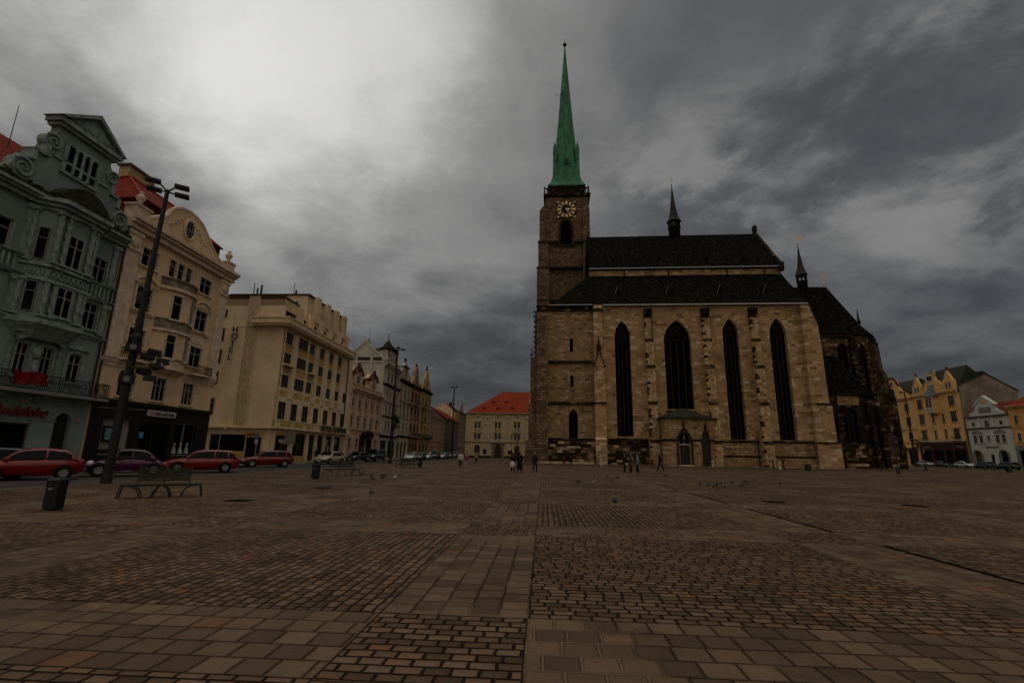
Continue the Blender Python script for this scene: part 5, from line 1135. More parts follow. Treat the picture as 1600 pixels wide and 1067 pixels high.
        for s_, c_ in ((1,outline[0][0]+.7),(-1,outline[1][0]-.7)): h.part('scroll', spiral_scroll(c_, H+1.25, .5, -s_, th=.11, y=-.25), trim)
        m = MB()
        for za, zb in zrows[:2]:
            for a, b in cols: m.tube(((a+b)/2-.5,-.1,za-.45),((a+b)/2+.5,-.1,za-.45),.1,.1,5).ball(((a+b)/2,-.12,zb+.5),.3,.12,.22,7,5)
        h.part('stucco_ornament', m, trim)
        h.roof(zr, roofm, 0,0,.1,H+.6,5)
        g = dormer_face(h, outline, gmat, -.05, .6, 'gable', cope or trim, .16)
        m = MB(); f = finial; m.lathe(f[0],.2,[(.35,f[1]),(.35,f[1]+.3),(.15,f[1]+.45),(.3,f[1]+.8),(.25,f[1]+1.05),(.05,f[1]+1.3)],8); m.xf(x_(h)).build('gable_finial', M['darkst'], g)
        for a, b, z in balc:
            bc = P('balcony', MB().box(a,b,-.9,0,z,z+.18), trim); railing(a,b,-.85,z+.18,.85,.2).xf(x_(h)).build('railing', M['iron'], bc)
        return h, g
    wm = plaster('pale_taupe_plaster', (.41,.345,.27), .5); M['taupetrim'] = plain('taupe_stucco', (.42,.36,.285), .85, var=.25)
    h, g = gabled('ornate_townhouse', 'narrow taupe townhouse with an onion-shaped green gable between the white and the red houses', 106.95, 116.75, wm, 'taupetrim', 16.5, [(107.9,109.1),(110.9,112.5),(114.2,115.3)], [(13.4,15.2),(9.8,11.5),(6.0,7.9)],
        [(107.4,17.1),(115.6,17.1),(115.2,18.3),(114.0,19.0),(113.4,19.8),(112.2,20.6),(111.4,21.3),(110.6,21.3),(109.8,20.6),(108.9,20.0),(108.3,19.2),(107.6,18.5)], wm, 'mossledge', 20, (111.0,21.2), balc=[(113.8,116.2,12.4)])
    window(g, 110.3-h.u0, -.05, 18.0, 1.6, 1.7, rise=.5, rec=-.03, trim='taupetrim'); MB().plan([(108.6,-.5),(113.2,-.5),(113.2,.6),(108.6,.6)],20.2,20.5,[(109.5,-.4),(112.3,-.4),(112.3,.5),(109.5,.5)]).xf(x_(h)).build('gable_hood', M['greenroof'], g)
    wm = plaster('salmon_red_plaster', (.33,.18,.115), .4); M['redtrim'] = plain('salmon_stucco', (.36,.22,.15), .85, var=.25); M['oxblood'] = plain('oxblood_panels', (.20,.03,.02), .7)
    h, g = gabled('red_townhouse', 'salmon-red townhouse with dark red window bays and iron balconies', 116.8, 126.95, wm, 'redtrim', 16.6, [(117.6,119.5),(121.0,123.0),(124.3,126.1)], [(13.6,15.6),(10.1,11.9),(6.1,8.0)],
        [(117.2,17.2),(126.2,17.2),(125.2,18.2),(123.9,18.6),(123.4,19.6),(123.2,21.0),(122.2,21.9),(120.8,21.9),(119.9,21.0),(119.7,19.6),(119.0,18.6),(117.9,18.2)], wm, 'browntile', 20.5, (121.5,21.8), 'brownj', 'arch', [(117.3,126.4,4.9),(120.4,123.6,12.6)])
    window(g, 120.7-h.u0, -.05, 18.2, 1.6, 2.2, rise=.7, rec=-.03, trim='redtrim')
    m = MB()
    for z0, z1 in ((13.4,15.9),(9.9,12.2),(5.9,8.3)): m.box(119.75,120.7,-.06,.0,z0,z1).box(123.3,124.0,-.06,.0,z0,z1)
    h.part('bay_panels', m, 'oxblood')
    wm = plaster('mustard_plaster', (.37,.275,.10), .4); M['mustrim'] = plain('mustard_stucco', (.36,.27,.12), .85, var=.25)
    h, g = gabled('mustard_townhouse', 'mustard yellow townhouse with a pointed gable and planted balcony, last of the tall row', 127.0, 139.6, wm, 'mustrim', 17.0, [(129.0,130.8),(132.9,134.8),(136.6,138.0)], [(13.8,15.7),(10.2,12.0),(6.3,8.2)],
        [(128.9,17.6),(137.8,17.6),(137.3,19.2),(136.9,20.3),(135.6,20.6),(134.6,21.6),(133.2,23.4),(131.9,21.6),(130.9,20.6),(129.8,20.3),(129.3,19.2)], wm, 'browntile', 20.5, (133.2,23.2), 'white', 'arch', [(127.6,139.8,4.9),(128.6,131.4,12.8),(128.6,131.4,9.2)])
    window(g, 132.3-h.u0, -.05, 18.3, 1.6, 1.7, rec=-.03, trim='mustrim')
    fl = MB()
    for k in range(40): fl.ball((128+k*.29,-.85+.1*sin(k*3),5.1+.12*sin(k*1.7)),.22,.2,.24,6,4)
    h.part('balcony_plants', fl, 'leaf')
    # long low houses, then the dark end of the row
    wm = plaster('dusty_pink_plaster', (.36,.235,.17), .5); M['pinktrim'] = plain('dusty_pink_stucco', (.34,.24,.18), .85)
    h = House('low_townhouse', 'long low dusty-pink townhouse with a brown tiled roof beyond the mustard gable', 'townhouse', LEFT, 139.7, 162.4, 10, 11.1, wm, 'pinktrim')
    for k in range(8): u = 140.9+2.75*k; h.win(u,u+1.3,8.85,10.5,sur=.14); h.win(u,u+1.3,5.4,7.3,sur=.14); h.hole(u,u+1.4,.2,3.4,.6); h.part('shop_window', MB().prism(hole_loop((u,u+1.4,.2,3.4,.6)),.25,.3),'shopglass')
    h.wall(); h.band(11.1,11.5,.5,name='main_cornice'); h.band(4.3,4.6,.25); h.band(8.0,8.2,.15); h.roof(16.0,'browntile',0,0,.3,11.5,5)
    wm = plaster('sooty_grey_plaster', (.10,.085,.07), .5); M['sootrim'] = plain('sooty_stucco', (.09,.075,.06), .85)
    h = House('dark_townhouse', 'low sooty grey townhouse with an orange-red roof beside the dusty-pink one', 'townhouse', LEFT, 162.5, 190.5, 10, 12.0, wm, 'sootrim')
    for k in range(8): u = 164+3.3*k; h.win(u,u+1.4,9.0,10.8,sur=.14); h.win(u,u+1.4,5.4,7.3,sur=.14); h.hole(u,u+1.8,.2,3.6,.5); h.part('shop_window', MB().prism(hole_loop((u,u+1.8,.2,3.6,.5)),.25,.3),'shopglass')
    h.wall(); h.band(12.0,12.5,.5,name='main_cornice'); h.band(4.2,4.5,.2); h.roof(16.2,'redtile',0,0,.3,12.5,5)
    wm = plaster('brown_ochre_plaster', (.22,.15,.085), .6); M['ochtrim'] = plain('brown_stucco', (.2,.15,.10), .85)
    h = House('end_townhouse', 'tall brown townhouse at the far end of the row with a cream side gable', 'townhouse', LEFT, 190.6, 211, 12, 16.5, wm, 'ochtrim')
    for k in range(6): u = 192+3.2*k; h.rows([(u,u+1.5)], [(13,15),(9.5,11.5),(5.8,7.8)], sur=.2, head='hood'); h.hole(u,u+2,.2,3.8,.6); h.part('shop_window', MB().prism(hole_loop((u,u+2,.2,3.8,.6)),.25,.3),'shopglass')
    h.wall(); h.band(16.5,17.1,.7,name='main_cornice')
    h.part('side_gable', MB().side([(1.5,12),(1.5,16.6),(5.6,20.2),(12,16.6),(12,12)],190.4,191.0), 'creamwall')
    h.roof(20.4,'browntile',0,0,.2,16.6,5.8,u0=191)
    dormer_face(h, [(194,17.1),(202,17.1),(201,19.2),(199.5,20),(198,22),(196.5,20),(195,19.2)], wm, -.05, .6, 'gable', 'ochtrim')
    m = MB()
    for u in (192.5,194,204): m.tube((u,3,19),(u,3,23),.05).tube((u-.8,3,22.4),(u+.8,3,22.4),.03)
    m.box(203,204.4,5,6.2,18,21.6); h.part('chimney', m, 'darkst')
def sum_boxes(bs):
    m = MB()
    for b in bs: m.box(*b)
    return m
def mid_house():
    wm = plaster('pale_yellow_plaster', (.52,.395,.235), .4); M['pytrim'] = plain('pale_yellow_stucco', (.46,.385,.23), .85, var=.18, scale=2)
    h = House('deanery_building', 'pale yellow palace with a red hipped roof closing the square beside the cathedral', 'palace', MID, .5, 38.5, 16, 12.9, wm, 'pytrim'); P = h.part; x = Matrix.Translation((-h.u0,0,0))
    for c in (4.05,10.2,15.95,22,28,34):
        for s in (-1, 1):
            a = c+s*.55-.37
            h.win(a,a+.74,8.85,10.45,nv=2,tr=(.6,),sur=.12); h.win(a,a+.74,5.5,7.1,nv=2,tr=(.6,),sur=.12)
        h.win(c-.35,c+.35,11.75,12.15,nv=1,tr=(),sur=.06,sill=False)
    h.hole(9.25,11.45,0,3.9,1.1); h.hole(3.3,4.9,0,3.8,.75); h.hole(15.2,16.8,0,3.7,.8); h.wall()
    for a, b, z, r in ((9.25,11.45,3.9,1.1),(3.3,4.9,3.8,.75),(15.2,16.8,3.7,.8)): P('door', MB().prism(hole_loop((a,b,0,z,r)),.26,.33), 'brownj')
    P('portal', MB().box(8.5,9.2,-.25,0,0,4.3).box(11.5,12.2,-.25,0,0,4.3).box(8.3,12.4,-.4,0,4.35,4.75).box(9.2,11.5,-.12,0,3.95,4.35), 'ochtrim')
    for c in (4.05,10.2,15.95):
        m = MB(); 
        a = arch(c-1.3,c+1.3,7.55,8.15,5); m.box(c-1.4,c+1.4,-.22,0,7.4,7.55)
        for p, q in zip(a, a[1:]): m.tube((p[0],-.12,p[1]),(q[0],-.12,q[1]),.1,.1,5)
        m.box(c-1.2,c+1.2,-.2,0,10.75,10.95).box(c-1.1,c+1.1,-.12,0,8.3,8.5); P('window_hood', m, 'pytrim')
    for u in (1.1,6.9,7.4,12.9,13.4,18.6,19.2): h.pil(u,.42,4.9,12.4,.14); P('capital', MB().ball((u,-.18,12.0),.34,.14,.3), 'pytrim')
    for u in (2.0,6.2,8.4,12.0,14.3,17.7,19.0): P('relief_panel', MB().box(u-.32,u+.32,-.07,0,5.9,7.5).box(u-.2,u+.2,-.12,-.07,6.1,7.3), 'pytrim')
    h.band(12.9,13.35,.6,name='main_cornice'); h.band(4.55,4.85,.25); P('base_course', MB().box(.45,38.5,-.1,.02,0,.7), 'trimst')
    h.roof(20.6,'redtile2',10.2,10,.5,13.3,8.0)
    for u, z in ((5.8,14.9),(10.2,14.8),(14.4,14.9),(8.4,16.9),(12.4,16.9)):
        y = (z-13.3)/7.3*8.5-.5
        a = MB().add([(u-.8,y-.29,z-.25),(u+.8,y-.29,z-.25),(u+.4,y-.29,z+.28),(u-.4,y-.29,z+.28),(u,y+.5,z+.38)],[(0,1,2,3),(3,2,4),(0,3,4),(1,2,4)])
        d = P('roof_dormer', a, 'redtile2'); MB().add([(u-.6,y-.31,z-.2),(u+.6,y-.31,z-.2),(u+.33,y-.31,z+.2),(u-.33,y-.31,z+.2)],[(0,1,2,3)]).xf(x).build('dormer_opening', M['black'], d)
    P('fire_wall', MB().side([(-.6,12.9),(-.6,13.6),(8,21.0),(16.5,13.6),(16.5,12.9)],19.6,20.0), 'palestone')
    P('notice_board', MB().box(5.9,7.0,-.12,-.02,1.3,2.6).box(13.4,14.6,-.12,-.02,1.2,2.4), 'black')

def right_houses():
    x_ = lambda h: Matrix.Translation((-h.u0,0,0))
    ym = plaster('golden_yellow_plaster', (.62,.36,.13), .4); M['ytrim'] = plain('golden_stucco', (.58,.36,.16), .85, var=.2, scale=2); M['wtrim'] = plain('white_stucco', (.50,.475,.40), .85, var=.15)
    h = House('mansard_townhouse', 'golden yellow townhouse with rounded attic gable and green mansard roof next to the cathedral apse', 'townhouse', RIGHT, -142.5, -129.75, 12, 17.1, ym, 'ytrim'); P = h.part
    for a, b in ((-141.5,-140),(-137.7,-136.1),(-133.0,-131.4)):
        h.win(a,b,14.1,16.1,sur=.15,nv=2); h.win(a,b,10.25,12.5,sur=.15,head='tri'); h.win(a,b,6.4,8.55,sur=.15)
    shop(h,-141.5,-138.5,.3,4.2); shop(h,-137.5,-135,.2,4.2); shop(h,-134,-130.8,.2,4.2,n=3); h.wall()
    h.band(17.1,17.8,.6,name='main_cornice'); P('awning', MB().side([(-.02,5.6),(-1.2,4.7),(-1.2,4.6),(-.02,5.4)],-139,-130), 'ochre'); h.band(9.3,9.5,.2); h.band(5.7,6.0,.25)
    a = arch(-138.7,-134.5,21.9,23.7,7)
    og = [(-139.2,17.8),(-130.2,17.8),(-130.2,18.6),(-131.3,18.7),(-131.9,19.4),(-133.2,19.6),(-133.8,20.6),(-134.4,20.9)]+a+[(-138.8,20.8),(-139.2,20.2)]
    g = dormer_face(h, og, ym, -.05, .6, 'attic_gable', None)
    m = MB()
    for p, q in zip(a, a[1:]): m.tube((p[0],0,p[1]),(q[0],0,q[1]),.3,.3,6)
    m.tube((-138.7,0,21.9),(-139,0,21.2),.28,.28,6).tube((-134.5,0,21.9),(-134.1,0,21.4),.28,.28,6); m.xf(x_(h)).build('gable_hood', M['darktile'], g)
    window(g, -137.1-h.u0, -.05, 21.4, .95, 1.3, nv=1, tr=(), rise=.47, rec=-.03, trim='ytrim'); 
    for k in range(3): window(g, -138.1+.9*k-h.u0, -.05, 18.5, .65, 2.0, nv=1, rise=.32, rec=-.03, trim='wtrim', sur=.1)
    h.roof(22.8,'greenroof',.2,.2,0,19.0,3.2,D=9,y0=.4); P('mansard', MB().box(-142.4,-129.8,.7,10,17.8,19.3), 'darkroof')
    # the big house with three stepped gables and a fire wall
    h = House('gabled_commercial_house', 'large golden yellow house with three shaped gables, an oriel and a dark red shopfront', 'townhouse', RIGHT, -129.7, -115.0, 13, 17.3, ym, 'ytrim'); P = h.part
    for a, b in ((-128.3,-126.5),(-118.2,-116.4)):
        h.win(a,b,14.2,16.7,nv=3,sur=.2); h.win(a,b,10.45,12.9,nv=3,sur=.2,head='hood'); h.win(a,b,6.4,8.9,nv=3,sur=.2,head='hood')
    for z in (10.5,6.6): h.win(-124.1,-123.3,z,z+2.25,nv=2,sur=.15); h.win(-120.9,-120.1,z,z+2.25,nv=2,sur=.15)
    for a, b in ((-129,-125.8),(-125.2,-122),(-121.4,-119.4),(-118.8,-115.6)): shop(h,a,b,.25,4.0,n=2)
    h.wall(); h.band(17.3,17.9,.55,name='main_cornice'); h.band(5.9,6.2,.35,'wtrim')
    bf = wall_grid(MB(), -129.65, -115.05, 0, 5.75, [(-128.95,-125.85,.27,3.98,0),(-125.15,-122.05,.27,3.98,0),(-121.35,-119.45,.27,3.98,0),(-118.75,-115.65,.27,3.98,0)], -.15, .36); P('shopfront', bf, 'oxfront')
    P('shop_lettering', sum_boxes([(-128.2+.42*k,-127.95+.42*k,-.19,-.152,4.5,4.95) for k in range(5)]+[(-117.8+.4*k,-117.55+.4*k,-.19,-.152,4.5,4.95) for k in range(5)]), 'greyt')
    for c, w, t in ((-127.5,1.9,22.9),(-117.3,2.1,22.9)):
        og = [(c-w,17.9),(c+w,17.9),(c+w,18.7),(c+w*.8,18.8),(c+w*.75,20.3),(c+w*.55,20.5),(c+w*.35,21.4),(c+.2,22.3),(c,22.9),(c-.2,22.3),(c-w*.35,21.4),(c-w*.55,20.5),(c-w*.75,20.3),(c-w*.8,18.8),(c-w,18.7)]
        g = dormer_face(h, og, ym, -.05, .7, 'gable', 'ytrim', .14)
        for s in (-.75, .2): window(g, c+s-h.u0, -.05, 18.5, .55, 1.5, nv=1, rise=.2, rec=-.03, trim='wtrim', sur=.09)
        m = MB(); m.lathe(c,.2,[(.3,22.7),(.3,23),(.12,23.1),(.26,23.4),(.04,23.8)],8); m.xf(x_(h)).build('gable_finial', M['darktile'], g)
    c = -122.3
    og = [(c-2.7,17.9),(c+2.7,17.9),(c+2.5,19.6),(c+2.2,20.5),(c+1.3,20.9),(c+.9,21.9),(c+.9,22.6),(c-1.6,22.6),(c-1.7,20.9),(c-2.4,20.3),(c-2.6,19.4)]
    g = dormer_face(h, og, ym, -.05, .7, 'gable', 'ytrim', .14)
    window(g, c-1.2-h.u0, -.05, 21.0, 1.6, 1.2, nv=2, tr=(), rec=-.03, trim='wtrim')
    for k in range(3): window(g, c-1.4+.75*k-h.u0, -.05, 18.9, .5, 1.1, nv=1, tr=(), rec=-.03, trim='wtrim', sur=.08)
    m = MB(); m.lathe(c+1.1,.2,[(.3,22.4),(.3,22.7),(.12,22.8),(.26,23.1),(.04,23.5)],8); m.xf(x_(h)).build('gable_finial', M['ytrim'], g)
    bp = [(-124.4,0),(-123.9,-1.1),(-121.8,-1.1),(-121.3,0)]
    o = P('oriel', MB().plan(bp,12.9,17.0), 'ytrim')
    MB().plan([(-124.8,0),(-124.2,-1.5),(-121.5,-1.5),(-120.9,0)],17.0,19.9,[(-123.1,-.02),(-123.0,-.15),(-122.7,-.15),(-122.6,-.02)]).xf(x_(h)).build('oriel_roof', M['bluelead'], o)
    for k in range(2): window(o, -123.75+1.0*k-h.u0, -1.1, 14.3, .85, 2.3, nv=2, rec=-.03, trim='wtrim', sur=.07)
    m = MB()
    for k in range(9): m.tube((-123.8+.25*k,-1.2,13.2),(-123.8+.25*k,-1.2,14.0),.07,.05,6)
    m.box(-124,-121.7,-1.28,-1.1,14.0,14.15).box(-124,-121.7,-1.28,-1.1,13.05,13.2); m.xf(x_(h)).build('oriel_balustrade', M['wtrim'], o)
    for a, b in ((-128.6,-126.2),(-118.5,-116.1)):
        bc = P('balcony', MB().box(a,b,-.7,0,6.2,6.35), 'wtrim'); railing(a,b,-.65,6.35,.8,.2).xf(x_(h)).build('railing', M['iron'], bc)
    h.roof(24.0,'darkroof',2,1,.0,17.9,4.0,D=9)
    P('fire_wall', MB().side([(.3,5),(.3,18.8),(6.6,21.5),(12.9,17.6),(13,5)],-115.0,-114.62), 'greyfire'); P('roof_edge', MB().side([(.2,18.8),(.2,19.0),(6.6,21.75),(13.1,17.8),(13.1,17.6),(6.6,21.5)],-115.1,-114.5), 'darkroof')
    P('rear_roof', MB().side([(4,17),(4,22.0),(6.6,22.4),(13,17.6),(13,17)],-129.6,-115.1), 'darkroof')
    # small white house
    wm = plaster('white_grey_plaster', (.47,.455,.385), .3)
    h = House('white_gabled_house', 'small white gabled house with a tiny gilded pediment and two arched doorways', 'townhouse', RIGHT, -114.4, -103.4, 12, 10.9, wm, 'wtrim'); P = h.part
    for a, b in ((-113.0,-112.05),(-111.5,-110.55),(-107.4,-106.45),(-105.95,-105.05)): h.win(a,b,5.45,7.1,nv=2,sur=.14)
    h.win(-109.5,-108.8,5.9,6.95,sur=.08); h.win(-109.45,-108.35,8.85,10.3,rise=.5,nv=2,sur=.12,sill=False)
    for a in (-112.75,-105.85): h.win(a,a+.75,9.15,10.05,nv=1,tr=(),rise=.37,sur=.12,sill=False)
    h.hole(-113.6,-111.6,0,3.7,.95); h.hole(-107.1,-105.2,.3,3.7,.9); h.hole(-109.5,-108.6,1.2,3,0); h.wall()
    P('door', MB().prism(hole_loop((-113.6,-111.6,0,3.7,.95)),.26,.33), 'brownj'); P('shop_window', MB().prism(hole_loop((-107.1,-105.2,.3,3.7,.9)),.26,.33), 'shopglass'); P('side_window', MB().box(-109.5,-108.6,.26,.33,1.2,3), 'shopglass')
    m = MB()
    for a, b in ((-113.6,-111.6),(-107.1,-105.2)):
        ar = arch(a-.15,b+.15,2.8,3.9,6)
        for p, q in zip(ar, ar[1:]): m.tube((p[0],-.06,p[1]),(q[0],-.06,q[1]),.16,.16,5)
        m.box(a-.32,a-.02,-.12,0,0,2.8).box(b+.02,b+.32,-.12,0,0,2.8)
    P('doorcase', m, 'ochtrim')
    m = MB()
    for c in (-111.8,-106.2):
        for s in (-1, 1): m.tube((c+s*1.3,-.1,7.6),(c,-.1,8.15),.1,.1,5)
        m.tube((c-1.3,-.1,7.55),(c+1.3,-.1,7.55),.07,.07,5)
    P('window_hood', m, 'greyt')
    h.band(8.45,8.8,.35,'greyt'); h.band(10.9,11.35,.45,'greyt','main_cornice')
    for u in (-113.9,-110.6,-107.3,-103.9): h.pil(u,.45,8.85,10.85,.1)
    g = dormer_face(h, [(-112.9,11.35),(-104.6,11.35),(-104.7,12.0),(-105.6,12.1),(-106.3,12.8),(-106.5,13.6),(-111.0,13.6),(-111.2,12.8),(-111.9,12.1),(-112.8,12.0)], wm, -.05, .6, 'gable', 'wtrim', .13)
    m = MB().prism([(-111.3,13.6),(-106.2,13.6),(-108.75,15.4)],-.05,.5); p = m.xf(x_(h)).build('pediment', M['wtrim'], g)
    MB().prism([(-109.7,14.0),(-107.8,14.0),(-108.75,14.7)],-.1,-.055).xf(x_(h)).build('gilded_relief', M['ochre'], p); MB().box(-110.3,-107.2,-.09,-.055,11.9,13.1).xf(x_(h)).build('gable_panel', M['greyt'], g)
    MB().prism([(-111.6,13.6),(-111.2,13.6),(-108.75,15.4),(-106.3,13.6),(-105.9,13.6),(-108.75,15.75)],-.2,.6).xf(x_(h)).build('pediment_cornice', M['wtrim'], p)
    h.roof(14.6,'darktile',0,0,.0,11.35,5.5); P('shop_lettering', sum_boxes([(-110.3+.36*k,-110.05+.36*k,-.05,-.005,4.35,4.65) for k in range(9)]), 'brownj')
    P('downpipe', MB().tube((-114.25,-.1,0),(-114.25,-.1,11),.07), 'iron')
    # orange house at the edge
    om = plaster('orange_plaster', (.58,.30,.085), .3)
    h = House('orange_townhouse', 'orange townhouse with a bright red tiled roof beside the small white house', 'townhouse', RIGHT, -103.3, -88, 12, 12.3, om, 'ytrim'); P = h.part
    for k in range(4):
        a = -102.3+3.6*k; h.win(a,a+.8,9.1,10.8,nv=2,sur=.14); h.win(a,a+.8,5.5,7.3,rise=.4,nv=2,sur=.3)
    for k in range(3): shop(h,-102.6+4.8*k,-98.8+4.8*k,.3,3.8,n=2)
    h.wall(); h.band(12.3,12.8,.6,name='main_cornice'); h.band(8.3,8.5,.15); P('shopfront', wall_grid(MB(), -103.2,-88.1,0,4.7,[(-102.55+4.8*k,-98.85+4.8*k,.32,3.78,0) for k in range(3)],-.1,.3), 'greyt')
    h.roof(17.0,'redtile2',3,3,.4,12.8,5.5)
    m = MB()
    for u, y, t in ((-101.5,5,20.5),(-96.5,5,20)):
        m.tube((u,y,16),(u,y,t),.09)
        for k in range(4): m.tube((u-.9+.1*k,y,t-.5-.5*k),(u+.9-.1*k,y,t-.5-.5*k),.05,.05,4)
    P('roof_aerial', m, 'iron'); P('chimney', MB().box(-103,-101,6.5,7.8,14,18.2), 'palestone')
def more_mats():
    g = M
    for n, c, kw in (('redpaint',(.35,.02,.015),{}),('neonred',(.16,.012,.010),{}),('redcloth',(.12,.005,.008),dict(rough=.9,var=.35,scale=3)),('blackstone',(.010,.0095,.009),dict(rough=.35,spec=.3,var=.3)),
        ('tealscreen',(.10,.20,.21),dict(rough=.3)),('bluepaper',(.06,.25,.42),{}),('signwhite',(.36,.33,.31),{}),('chimneybrick',(.36,.25,.12),dict(rough=.9,var=.35,bump=.4)),('ochre',(.40,.25,.06),{}),('chimneydark',(.10,.065,.035),dict(rough=.9)),
        ('leaf',(.03,.045,.015),dict(rough=.9,var=.6)),('creamwall',(.55,.40,.26),dict(rough=.9,scale=1)),('oxfront',(.04,.010,.007),dict(rough=.5,var=.3)),('greyt',(.16,.15,.135),dict(rough=.8)),('bluelead',(.10,.125,.12),dict(rough=.6,var=.3)),
        ('greyfire',(.20,.155,.125),dict(rough=.95,var=.3,scale=.35)),('clockface',(.012,.009,.007),dict(rough=.6)),('slatespire',(.026,.022,.018),dict(rough=.6,var=.4,scale=3)),
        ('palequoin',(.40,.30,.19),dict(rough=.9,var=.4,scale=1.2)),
        ('tyre',(.008,.008,.008),dict(rough=.9)),('rim',(.16,.16,.155),dict(rough=.5)),('stepst',(.10,.075,.052),dict(rough=.95,var=.35,scale=1.5)),('lightglass',(.45,.45,.43),dict(rough=.15,var=.1)),('taillight',(.25,.015,.01),dict(rough=.2)),('plateW',(.5,.5,.48),{}),('trimblack',(.012,.012,.012),dict(rough=.6)),
        ('skin',(.40,.24,.17),dict(rough=.6)),('hairdark',(.02,.014,.01),{}),('hairgrey',(.2,.19,.18),{}),('shoe',(.015,.013,.012),{}),('beak',(.09,.07,.06),{}),('bluesign',(.02,.06,.26),{}),('eyewhite',(.02,.02,.02),{})):
        kw = dict(kw); kw.setdefault('rough', .6); g[n] = plain(n, c, **kw)
    g['bankglass'] = glassy('bank_glass', (.16,.15,.13), .2, .35)
def paint(name, c):
    return cached(('paint',name), lambda: plain('paint_'+name, c, .3, var=.06, scale=2, spec=.3, coat=.5))
def cloth(name, c):
    return cached(('cloth',name), lambda: plain('cloth_'+name, c, .9, var=.3, scale=7))

# ---------------------------------------------------------------- cars
CARS = {   # stations along the car from nose to tail: x, bottom z, shoulder z, half width; cabin: base front, roof front, roof rear, base rear, roof z
 'hatch': dict(L=3.95, st=[(1.96,.36,.58,.52),(1.9,.27,.66,.68),(1.6,.2,.76,.8),(1.15,.18,.86,.84),(.7,.18,.93,.85),(-.3,.18,.95,.86),(-1.2,.2,.98,.85),(-1.7,.24,1.0,.8),(-1.93,.34,.9,.66),(-1.97,.4,.66,.6)], cab=(.95,.15,-1.0,-1.72,1.45), wh=(1.22,-1.22,.31)),
 'wagon': dict(L=4.45, st=[(2.2,.36,.6,.55),(2.12,.26,.68,.72),(1.8,.2,.79,.82),(1.2,.18,.88,.86),(.75,.18,.93,.87),(-.6,.18,.95,.87),(-1.6,.2,.97,.86),(-2.05,.26,.98,.8),(-2.2,.36,.88,.7),(-2.22,.42,.66,.62)], cab=(.95,.2,-1.55,-2.08,1.46), wh=(1.34,-1.36,.32)),
 'sedan': dict(L=4.55, st=[(2.25,.36,.6,.55),(2.17,.26,.68,.74),(1.85,.2,.78,.84),(1.25,.18,.87,.87),(.8,.18,.92,.88),(-.6,.18,.95,.88),(-1.35,.2,.98,.87),(-1.9,.24,.98,.82),(-2.2,.34,.92,.7),(-2.26,.42,.7,.6)], cab=(1.0,.25,-.85,-1.55,1.43), wh=(1.38,-1.36,.32)),
 'suv': dict(L=4.5, st=[(2.2,.42,.74,.6),(2.12,.32,.86,.76),(1.8,.26,.98,.86),(1.2,.24,1.05,.89),(.8,.24,1.1,.9),(-.6,.24,1.12,.9),(-1.6,.26,1.14,.89),(-2.05,.3,1.14,.84),(-2.2,.4,1.05,.76),(-2.22,.46,.8,.7)], cab=(1.0,.35,-1.75,-2.1,1.82), wh=(1.36,-1.36,.37)),
 'beetle': dict(L=4.0, st=[(1.98,.34,.46,.3),(1.9,.26,.56,.5),(1.6,.2,.72,.6),(1.15,.2,.86,.64),(.75,.2,.93,.68),(0,.2,.95,.72),(-.7,.2,.96,.70),(-1.3,.24,.88,.64),(-1.75,.3,.68,.54),(-1.98,.36,.5,.34)], cab=(.72,.35,-.55,-1.3,1.46), wh=(1.2,-1.2,.33)),
}
